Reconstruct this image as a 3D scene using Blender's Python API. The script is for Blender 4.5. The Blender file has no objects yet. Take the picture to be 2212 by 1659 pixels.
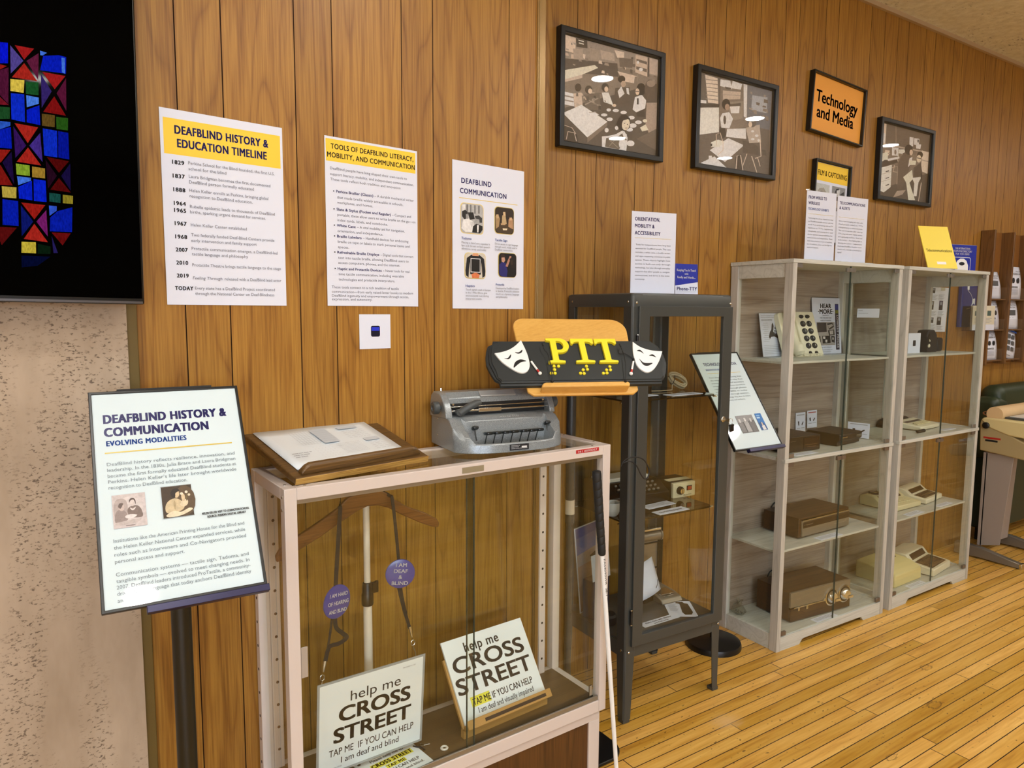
import bpy, math, random
from mathutils import Matrix, Vector, Euler
from math import sin, cos, pi, radians
random.seed(7)
SC = bpy.context.scene
COL = SC.collection

# ------------------------------------------------------------ camera, view, world
FOC, YAW, PITCH, ROLL, EYE = 1551.6, .5799, .1023, .0054, 1.4887
def _camera():
    f = Vector((sin(YAW)*cos(PITCH), cos(YAW)*cos(PITCH), -sin(PITCH)))
    r = Vector((cos(YAW), -sin(YAW), 0)); u = r.cross(f)
    r2 = cos(ROLL)*r + sin(ROLL)*u; u2 = -sin(ROLL)*r + cos(ROLL)*u
    cd = bpy.data.cameras.new('camera'); co = bpy.data.objects.new('camera', cd); COL.objects.link(co)
    cd.sensor_width = 36; cd.lens = FOC/2212*36; cd.clip_start = .02
    m = Matrix((r2, u2, -f)).transposed().to_4x4(); m.translation = (0, 0, EYE)
    co.matrix_world = m
    SC.camera = co
_camera()
VS = SC.view_settings
VS.view_transform = 'Standard'; VS.look = 'None'; VS.gamma = 1.0; VS.use_curve_mapping = False
VS.exposure = 0.0
wd = bpy.data.worlds.new('world'); SC.world = wd; wd.use_nodes = True
wd.node_tree.nodes['Background'].inputs[0].default_value = (1, .95, .88, 1)
wd.node_tree.nodes['Background'].inputs[1].default_value = .25
LAMP_STRENGTH = 228.0          # radiance of every recessed ceiling lamp
FILL_GLOW = 9.0                     # glow of the fill window added behind the camera
LAMP_COLOUR = (1.0, .96, .90)
LAMP_SPOTS = [(-1.7, .45), (-.05, .45), (1.62, .45), (3.28, .48), (4.97, .40), (6.80, .50), (8.5, .45),
              (-1.8, -.75), (.20, -.50), (1.4, -.75), (2.95, -.75), (4.5, -.75), (5.98, -.77), (7.5, -.75),
              (-1.0, -2.6), (1.2, -2.6), (3.4, -2.6), (5.6, -2.6), (7.8, -2.6)]
CEIL = 3.066
A1, Y1, Y2 = .1297, 1.7595, 2.2176

# ------------------------------------------------------------ materials
def lin(h):
    if not isinstance(h, str): return tuple(h)[:3]
    o = []
    for i in (0, 2, 4):
        c = int(h[i:i+2], 16)/255
        o.append(c/12.92 if c <= .04045 else ((c+.055)/1.055)**2.4)
    return tuple(o)
_MC = {}
def M(name, col='808080', rough=.5, metal=0., spec=.5, emit=None, alpha=1., coat=0., trans=0., es=1.):
    if name in _MC: return _MC[name]
    m = bpy.data.materials.new(name); m.use_nodes = True
    b = m.node_tree.nodes['Principled BSDF']
    c = lin(col)
    b.inputs['Base Color'].default_value = (*c, 1); b.inputs['Roughness'].default_value = rough
    b.inputs['Metallic'].default_value = metal; b.inputs['Specular IOR Level'].default_value = spec
    b.inputs['Coat Weight'].default_value = coat; b.inputs['Coat Roughness'].default_value = .3; b.inputs['Transmission Weight'].default_value = trans
    b.inputs['Alpha'].default_value = alpha
    if emit:
        b.inputs['Emission Color'].default_value = (*lin(emit), 1); b.inputs['Emission Strength'].default_value = es
    _MC[name] = m
    return m
class NT:
    def __init__(s, m): s.m = m; s.t = m.node_tree; s.b = s.t.nodes.get('Principled BSDF')
    def n(s, typ, inp=None, **kw):
        x = s.t.nodes.new('ShaderNode'+typ)
        for k, v in kw.items(): setattr(x, k, v)
        for k, v in (inp or {}).items():
            if hasattr(v, 'is_output'): s.t.links.new(v, x.inputs[k])
            else: x.inputs[k].default_value = v
        return x
    def l(s, a, b): s.t.links.new(a, b)
    def ramp(s, fac, stops, interp='LINEAR'):
        r = s.t.nodes.new('ShaderNodeValToRGB'); r.color_ramp.interpolation = interp
        e = r.color_ramp.elements
        while len(e) < len(stops): e.new(.5)
        for q, (p, c) in zip(e, stops): q.position = p; q.color = (*lin(c), 1)
        s.l(fac, r.inputs[0]); return r.outputs[0]
    def math(s, op, a, b=0.):
        x = s.t.nodes.new('ShaderNodeMath'); x.operation = op
        for i, v in enumerate((a, b)):
            if hasattr(v, 'is_output'): s.l(v, x.inputs[i])
            else: x.inputs[i].default_value = v
        return x.outputs[0]
    def mix(s, fac, a, b, blend='MIX'):
        x = s.t.nodes.new('ShaderNodeMix'); x.data_type = 'RGBA'; x.blend_type = blend
        for i, v in ((0, fac), (6, a), (7, b)):
            if hasattr(v, 'is_output'): s.l(v, x.inputs[i])
            elif i == 0: x.inputs[i].default_value = v
            else: x.inputs[i].default_value = (*lin(v), 1)
        return x.outputs[2]
    def vec(s, v, sc, off=None):
        x = s.t.nodes.new('ShaderNodeVectorMath'); x.operation = 'MULTIPLY'; s.l(v, x.inputs[0]); x.inputs[1].default_value = sc
        if off is None: return x.outputs[0]
        y = s.t.nodes.new('ShaderNodeVectorMath'); y.operation = 'ADD'; s.l(x.outputs[0], y.inputs[0]); s.l(off, y.inputs[1])
        return y.outputs[0]
def grain_wood(name, dark, mid, light, rough=.45, axis='z', scale=1., plank=True, tone=.25, bump=.02, coat=.1, line=1., ring=.16):
    """Wood whose grain runs along one axis; 'rnd' per-board attribute shifts the figure and the tone."""
    m = M(name, mid, rough, coat=coat); t = NT(m)
    co = t.n('TexCoord').outputs['Object']
    at = t.n('Attribute', attribute_name='rnd')
    off = t.vec(at.outputs['Color'], (37., 53., 71.)) if plank else None
    ax = 'xyz'.index(axis)
    def st(a, b):
        v = [a*scale]*3; v[ax] = b*scale; return tuple(v)
    fig = t.n('TexNoise', {'Vector': t.vec(co, st(5.5, .55), off), 'Scale': 1., 'Detail': 2., 'Roughness': .45}).outputs[0]
    rings = t.math('FRACT', t.math('MULTIPLY', fig, 16.*line))
    rings = t.math('POWER', t.math('ABSOLUTE', t.math('SUBTRACT', t.math('MULTIPLY', rings, 2.), 1.)), 4.5)
    fine = t.n('TexNoise', {'Vector': t.vec(co, st(230., 5.), off), 'Scale': 1., 'Detail': 3., 'Roughness': .6}).outputs[0]
    broad = t.n('TexNoise', {'Vector': t.vec(co, st(26., .8), off), 'Scale': 1., 'Detail': 2.}).outputs[0]
    f = t.math('ADD', t.math('MULTIPLY', rings, ring), t.math('ADD', t.math('MULTIPLY', fine, .62), t.math('MULTIPLY', broad, .22)))
    c = t.ramp(f, [(.34, light), (.52, mid), (.74, dark)])
    if plank:
        k = t.math('ADD', t.math('MULTIPLY', at.outputs['Fac'], tone), 1-tone*.55)
        hv = t.n('HueSaturation', {'Color': c, 'Value': k}); c = hv.outputs[0]
    t.l(c, t.b.inputs['Base Color'])
    if bump:
        bp = t.n('Bump', {'Height': f, 'Strength': bump*4, 'Distance': .002}); t.l(bp.outputs[0], t.b.inputs['Normal'])
    return m
def glass(name, tint='fcfefc', base=.035, edge=.75):
    if name in _MC: return _MC[name]
    m = bpy.data.materials.new(name); m.use_nodes = True; t = NT(m); t.t.nodes.clear()
    lw = t.n('LayerWeight', {'Blend': .5}).outputs['Facing']
    fac = t.math('ADD', t.math('MULTIPLY', t.math('POWER', lw, 4.5), edge), base)
    tr = t.n('BsdfTransparent', {'Color': (*lin(tint), 1)}); gl = t.n('BsdfGlossy', {'Color': (1, 1, 1, 1), 'Roughness': .0})
    mx = t.n('MixShader', {0: fac, 1: tr.outputs[0], 2: gl.outputs[0]}); o = t.n('OutputMaterial'); t.l(mx.outputs[0], o.inputs[0])
    _MC[name] = m
    return m

OAK = grain_wood('oak_panelling', '64400f', '8f6123', 'ab7d33', rough=.42, tone=.20, coat=.1, ring=.15)
WOODY = grain_wood('honey_maple', 'cf9845', 'dba650', 'e2b05a', rough=.38, axis='x', scale=.8, plank=False, bump=.0, ring=.10)
STANDWOOD = grain_wood('dark_worn_board', '37250f', '523a1b', '6e5128', rough=.4, axis='x', scale=1.5, plank=False)
WALNUT = grain_wood('walnut_laminate', '2e1a0c', '46290f', '5c3a1a', rough=.4, axis='z', scale=1.2, plank=False, bump=0.)
BROWNBOX = grain_wood('brown_woodgrain_vinyl', '24150a', '352110', '432c17', rough=.42, axis='x', scale=1.6, plank=False, bump=0.)
ASH = grain_wood('grey_washed_ash', '99968c', 'b3b0a6', 'c4c1b8', rough=.55, axis='z', scale=1.5, plank=False, bump=0., line=.7)
ASHX = grain_wood('grey_washed_ash_shelf', 'a3a59c', 'bcbdb4', 'cbccc4', rough=.5, axis='x', scale=1.5, plank=False, bump=0., line=.7)
ASHBACK = grain_wood('grey_mauve_back_panel', '76695f', '928478', 'a99c90', rough=.6, axis='x', scale=.9, plank=False, bump=0., line=.6)
RACKWOOD = grain_wood('rack_wood', '4b2f14', '66441f', '7a552b', rough=.45, axis='z', scale=1.3, plank=False, bump=0.)
HANGERWOOD = grain_wood('hanger_wood', '4a2b12', '633c1a', '774b24', rough=.4, axis='x', scale=2, plank=False, bump=0.)
PAPER = M('white_paper', 'dfe4f3', .6, spec=.3); PAPERB = M('glossy_white_sheet', 'e6eef2', .25, spec=.5)
INKB = M('ink_black', '15151a', .6); INKG = M('ink_grey', '6d6f78', .6); NAVY = M('ink_navy', '1c1972', .55); BLUE = M('ink_blue', '1b4fa8', .55)
INKLG = M('ink_light_grey', 'a3a6ac', .6)
YEL = M('print_yellow', 'f7cf3c', .55); GOLDL = M('thin_gold_rule', 'e6d07a', .55); WHITE = M('white_print', 'f2f2f2', .5)
ORANGE = M('orange_print', 'f0a741', .45)
BLKFR = M('black_frame', '0d1011', .32, spec=.5); BLKPL = M('black_plastic', '101112', .35); BLKMAT = M('black_rubber', '161718', .6)
ANTH = M('anthracite_steel', '3e413f', .38, metal=.0, spec=.5, coat=.15)
STEEL = M('bright_steel', 'cfcfca', .22, metal=1.); CHROME = M('chrome', 'dedede', .12, metal=1.); ALU = M('brushed_aluminium', '9d9a92', .35, metal=.8)
CREAMFR = M('pinkish_white_enamel', 'd2c7c0', .4); TRIMM = M('tan_metal_trim', '9b7d4c', .3, metal=.35)
GLASS = glass('clear_glass'); ACRYL = glass('clear_acrylic', 'fefefe', .02, .6); GLASSPIC = glass('picture_glass', 'fdfdfd', .05, .75)
GLASSTINT = glass('smoked_shelf_glass', 'b9b3a4', .06, .85)
GREENEDGE = M('green_glass_edge', '33403a', .25)
CREAM = M('cream_plastic', 'd9cfa6', .45); CREAM2 = M('ivory_plastic', 'e2dcc2', .4); BEIGE = M('beige_putty_metal', 'a8976d', .5)
DKKEY = M('brown_keys', '3b2f28', .5); LCD = M('dark_display_window', '2a1f1e', .2)
GREENV = M('green_vinyl', '2e3a26', .42); GREYP = M('grey_painted_panel', '9b9088', .5)
DECK = M('brown_deck', '5c4a30', .45)
BLUEP = M('royal_blue_cover', '1f2f9e', .35)
PEWTER = M('pewter_plastic', '8c8478', .35, metal=.5)
DARKBR = M('dark_brown_case', '231c16', .45)

# printed pictures: colours held per face
PRINT = M('printed_picture', 'ffffff', .5)
_t = NT(PRINT); _n = _t.n('TexNoise', {'Vector': _t.n('TexCoord').outputs['Object'], 'Scale': 140., 'Detail': 4., 'Roughness': .7})
_t.l(_t.mix(.4, _t.n('Attribute', attribute_name='tint').outputs['Color'], _t.ramp(_n.outputs[0], [(.3, 'b4b4b4'), (.62, 'ffffff')]), 'MULTIPLY'), _t.b.inputs['Base Color'])
SCREEN = M('glowing_screen_reflection', '000000', .5, spec=0.); _t = NT(SCREEN); _t.b.inputs['Emission Strength'].default_value = .9  # reflection on the television, put in as glowing colour
_n = _t.n('TexNoise', {'Scale': 60., 'Detail': 3.})
_t.l(_t.mix(.55, _t.n('Attribute', attribute_name='tint').outputs['Color'], _t.ramp(_n.outputs[0], [(.3, '777777'), (.7, 'ffffff')]), 'MULTIPLY'), _t.b.inputs['Emission Color'])

# ------------------------------------------------------------ mesh building
class MB:
    def __init__(s): s.v = []; s.f = []; s.mi = []; s.col = {}; s.rnd = {}
    def add(s, v, f, mi=0, col=None, rnd=None):
        o = len(s.v); s.v += [tuple(p) for p in v]
        for q in f:
            if col is not None: s.col[len(s.f)] = col
            if rnd is not None: s.rnd[len(s.f)] = rnd
            s.f.append([i+o for i in q]); s.mi.append(mi)
        return s
    def box(s, x0, x1, y0, y1, z0, z1, mi=0, rnd=None):
        return s.add([(x0,y0,z0),(x1,y0,z0),(x1,y1,z0),(x0,y1,z0),(x0,y0,z1),(x1,y0,z1),(x1,y1,z1),(x0,y1,z1)],
                     [(0,3,2,1),(4,5,6,7),(0,1,5,4),(1,2,6,5),(2,3,7,6),(3,0,4,7)], mi, rnd=rnd)
    def prism(s, poly, axis, a, b, mi=0, poly2=None):
        """2-D outline pushed along an axis: 'x' takes (y,z), 'y' takes (x,z), 'z' takes (x,y)."""
        f = {'x': lambda p, t: (t, p[0], p[1]), 'y': lambda p, t: (p[0], t, p[1]), 'z': lambda p, t: (p[0], p[1], t)}[axis]
        n = len(poly); p2 = poly2 or poly
        v = [f(p, a) for p in poly]+[f(p, b) for p in p2]
        return s.add(v, [tuple(range(n))[::-1], tuple(range(n, 2*n))]+[(i, (i+1) % n, n+(i+1) % n, n+i) for i in range(n)], mi)
    def ring(s, outer, inner, axis, a, b, mi=0):
        """frame between two outlines with the same number of points"""
        f = {'x': lambda p, t: (t, p[0], p[1]), 'y': lambda p, t: (p[0], t, p[1]), 'z': lambda p, t: (p[0], p[1], t)}[axis]
        n = len(outer); v = [f(p, a) for p in outer]+[f(p, a) for p in inner]+[f(p, b) for p in outer]+[f(p, b) for p in inner]
        F = []
        for i in range(n):
            j = (i+1) % n
            F += [(i, j, n+j, n+i), (2*n+i, 3*n+i, 3*n+j, 2*n+j), (i, 2*n+i, 2*n+j, j), (n+i, n+j, 3*n+j, 3*n+i)]
        return s.add(v, F, mi)
    def tube(s, path, r, n=8, closed=False, mi=0, flat=1.):
        P = [Vector(p) for p in path]; R = r if isinstance(r, (list, tuple)) else [r]*len(P)
        V = []; N = len(P); up = None
        for i, p in enumerate(P):
            if closed: d = P[(i+1) % N]-P[i-1]
            else: d = P[min(i+1, N-1)]-P[max(i-1, 0)]
            d.normalize()
            if up is None:
                up = Vector((0, 0, 1)) if abs(d.z) < .9 else Vector((0, 1, 0))
            a = up-d*up.dot(d)
            if a.length < 1e-5: a = d.orthogonal()
            a.normalize(); up = a; b = d.cross(a)
            for k in range(n):
                t = 2*pi*k/n; V.append(p+a*(cos(t)*R[i])+b*(sin(t)*R[i]*flat))
        F = []
        for i in range(N if closed else N-1):
            for k in range(n):
                i2 = (i+1) % N; F.append((i*n+k, i*n+(k+1) % n, i2*n+(k+1) % n, i2*n+k))
        if not closed: F += [tuple(range(n))[::-1], tuple(range((N-1)*n, N*n))]
        return s.add(V, F, mi)
    def cyl(s, p0, p1, r0, r1=None, n=20, mi=0): return s.tube([p0, p1], [r0, r0 if r1 is None else r1], n, mi=mi)
    def lathe(s, prof, n=32, c=(0, 0, 0), mi=0, sx=1., sy=1., cap=True):
        V = []
        for r, z in prof:
            for k in range(n): V.append((c[0]+r*cos(2*pi*k/n)*sx, c[1]+r*sin(2*pi*k/n)*sy, c[2]+z))
        F = [(i*n+k, i*n+(k+1) % n, (i+1)*n+(k+1) % n, (i+1)*n+k) for i in range(len(prof)-1) for k in range(n)]
        if cap: F += [tuple(range(n))[::-1], tuple(range((len(prof)-1)*n, len(prof)*n))]
        return s.add(V, F, mi)
    def ell(s, c, r, n=16, m=8, mi=0):
        V = [(c[0], c[1], c[2]-r[2])]
        for j in range(1, m):
            a = -pi/2+pi*j/m
            V += [(c[0]+r[0]*cos(a)*cos(2*pi*k/n), c[1]+r[1]*cos(a)*sin(2*pi*k/n), c[2]+r[2]*sin(a)) for k in range(n)]
        V.append((c[0], c[1], c[2]+r[2])); F = []
        for k in range(n):
            F.append((0, 1+(k+1) % n, 1+k)); q = 1+(m-2)*n; F.append((len(V)-1, q+k, q+(k+1) % n))
            for j in range(m-2): F.append((1+j*n+k, 1+j*n+(k+1) % n, 1+(j+1)*n+(k+1) % n, 1+(j+1)*n+k))
        return s.add(V, F, mi)
    def loft(s, rings, mi=0, cap=True):
        n = len(rings[0]); V = [p for r in rings for p in r]
        F = [(i*n+k, i*n+(k+1) % n, (i+1)*n+(k+1) % n, (i+1)*n+k) for i in range(len(rings)-1) for k in range(n)]
        if cap: F += [tuple(range(n))[::-1], tuple(range((len(rings)-1)*n, len(rings)*n))]
        return s.add(V, F, mi)
    def xf(s, m, start=0):
        s.v[start:] = [tuple(m @ Vector(p)) for p in s.v[start:]]; return s
    def build(s, name, mats, parent=None, bevel=0., smooth=True, xf=None, seg=2):
        if xf is not None: s.xf(xf)
        me = bpy.data.meshes.new(name); me.from_pydata(s.v, [], s.f)
        for m in (mats if isinstance(mats, (list, tuple)) else [mats]): me.materials.append(m)
        for i, p in enumerate(me.polygons): p.material_index = s.mi[i]
        if s.col:
            a = me.attributes.new('tint', 'FLOAT_COLOR', 'FACE')
            for i, c in s.col.items(): a.data[i].color = (*lin(c), 1)
        if s.rnd:
            a = me.attributes.new('rnd', 'FLOAT_COLOR', 'FACE')
            for i, c in s.rnd.items(): a.data[i].color = (c, (c*7.3) % 1, (c*3.7) % 1, 1)
        me.validate()
        if not s.col:
            import bmesh
            b = bmesh.new(); b.from_mesh(me); bmesh.ops.recalc_face_normals(b, faces=b.faces); b.to_mesh(me); b.free()
        if smooth: me.shade_smooth(); me.set_sharp_from_angle(angle=.61)
        o = bpy.data.objects.new(name, me); COL.objects.link(o)
        if parent is not None: o.parent = parent
        if bevel:
            md = o.modifiers.new('bevel', 'BEVEL'); md.width = bevel; md.segments = seg; md.limit_method = 'ANGLE'; md.angle_limit = .7
        return o
def tag(o, label=None, cat=None, group=None, kind=None):
    if label: o['label'] = label
    if cat: o['category'] = cat
    if group: o['group'] = group
    if kind: o['kind'] = kind
    return o
def thing(name, label, cat, loc=(0, 0, 0), rz=0., group=None, rot=None):
    o = bpy.data.objects.new(name, None); COL.objects.link(o); o.empty_display_size = .05
    o.location = loc; o.rotation_euler = rot or (0, 0, rz)
    return tag(o, label, cat, group)
def structure(name, mb, mats, **k): return tag(mb.build(name, mats, **k), kind='structure')
def rrect(x0, x1, y0, y1, r, n=5):
    P = []
    for cx, cy, a in ((x1-r, y1-r, 0), (x0+r, y1-r, 90), (x0+r, y0+r, 180), (x1-r, y0+r, 270)):
        for k in range(n+1):
            t = radians(a+90*k/n); P.append((cx+r*cos(t), cy+r*sin(t)))
    return P
def elli(cx, cy, rx, ry, n=16, rot=0.):
    c, s_ = cos(rot), sin(rot)
    return [(cx+rx*cos(2*pi*k/n)*c-ry*sin(2*pi*k/n)*s_, cy+rx*cos(2*pi*k/n)*s_+ry*sin(2*pi*k/n)*c) for k in range(n)]
def smoothpath(P, n=6, closed=False):
    P = [Vector(p) for p in P]; o = []; N = len(P)
    for i in range(N if closed else N-1):
        g = (lambda k: P[k % N]) if closed else (lambda k: P[max(0, min(N-1, k))])
        a, b, c, d = g(i-1), g(i), g(i+1), g(i+2)
        for k in range(n):
            t = k/n; o.append(.5*((2*b)+(c-a)*t+(2*a-5*b+4*c-d)*t*t+(3*b-a-3*c+d)*t**3))
    if not closed: o.append(P[-1])
    return o

# ------------------------------------------------------------ lettering
_TC = {}
def text_geo(s, bold, res):
    k = (s, bold, res)
    if k not in _TC:
        cu = bpy.data.curves.new('t', 'FONT'); cu.body = s; cu.size = 1.; cu.space_character = 1.+bold; cu.resolution_u = res
        ob = bpy.data.objects.new('t', cu); me = ob.to_mesh()
        v = [(p.co.x, p.co.y) for p in me.vertices]; f = [tuple(p.vertices) for p in me.polygons]
        ob.to_mesh_clear(); bpy.data.objects.remove(ob); bpy.data.curves.remove(cu)
        _TC[k] = (v, f)
    return _TC[k]
_v, _ = text_geo('H', 0, 2); CAPH = max(p[1] for p in _v)-min(p[1] for p in _v)
class Page:
    """Printing on an upright sheet that faces -y: x from its left edge, d downward from its top edge."""
    def __init__(s, parent, w, h, y=0., x0=None, z0=0., xf=None, step=.00025):
        s.p, s.w, s.h, s.y, s.x0, s.z0, s.m, s.st = parent, w, h, y, (-w/2 if x0 is None else x0), z0, xf, step; s.lay = 1
    def P(s, x, d): return (s.x0+x, s.y-s.st*s.lay, s.z0+s.h-d)
    def done(s, name, mb, mats):
        s.lay += 1
        return mb.build(name, mats, s.p, smooth=False, xf=s.m)
    def rects(s, name, mat, *R):
        mb = MB()
        for x0, d0, x1, d1 in R: mb.add([s.P(x0, d1), s.P(x1, d1), s.P(x1, d0), s.P(x0, d0)], [(0, 1, 2, 3)])
        return s.done(name, mb, mat)
    def polys(s, name, mat, *Q):
        mb = MB()
        for q in Q: mb.add([s.P(*p) for p in q], [tuple(range(len(q)))])
        return s.done(name, mb, mat)
    def text(s, name, mat, lines, res=2):
        """lines of (string, x, baseline d, cap height, width or None, bold, align, slant)"""
        mb = MB()
        for L in lines:
            st, x, d, h = L[:4]; wd_ = L[4] if len(L) > 4 else None; bold = L[5] if len(L) > 5 else 0.; al = L[6] if len(L) > 6 else 'l'; sl = L[7] if len(L) > 7 else 0.
            v, f = text_geo(st, (.10 if bold >= .015 and h < .03 else .0), res)
            if not v: continue
            xa, xb = min(p[0] for p in v), max(p[0] for p in v); ky = h/CAPH
            kx = wd_/(xb-xa) if wd_ else ky*.95
            W = (xb-xa)*kx; xs = x if al == 'l' else (x-W/2 if al == 'c' else x-W)
            e = bold*ky*(1.35 if h < .021 else 1.0)
            for ox, oz in (((-e, -e*.5), (e, -e*.5), (-e, e*.5), (e, e*.5), (0, 0)) if bold else ((0, 0),)):
                mb.add([s.P(xs+ox+(p[0]-xa)*kx+p[1]*ky*sl, d+oz-p[1]*ky) for p in v], f)
        return s.done(name, mb, mat)
    def picture(s, name, src, x0, d0, w, h, mat=None, gain=1.):
        """picture made of flat printed patches, each in (u, v) of the picture"""
        mb = MB(); k = 0
        for it in src.split('|'):
            a = it.split(); q = [tuple(map(float, c.split(','))) for c in a[1:]]
            z = s.lay; s.lay = z+k*.1; mb.add([s.P(x0+u*w, d0+v*h) for u, v in q], [tuple(range(len(q)))], col=[min(1, c*gain) for c in lin(a[0])]); s.lay = z; k += 1
        s.lay += k*.1
        return s.done(name, mb, mat or PRINT)
def sheet(name, w, h, t=.0006, mat=None, parent=None, xf=None, curl=0.):
    """a sheet of paper standing on its lower edge, face at y = -t"""
    mb = MB(); n = 8
    if not curl: mb.box(-w/2, w/2, -t, 0, 0, h)
    else:
        for i in range(n): pass
        mb.box(-w/2, w/2, -t, 0, 0, h)
    return mb.build(name, mat or PAPER, parent, smooth=False, xf=xf)
def tilt_xf(loc, tilt, yaw=0.): return Matrix.Translation(loc) @ Matrix.Rotation(yaw, 4, 'Z') @ Matrix.Rotation(-tilt, 4, 'X')
def body(t, s, x, d, h, w, lead, mat, pg, name='body_text'):
    pass
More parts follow.
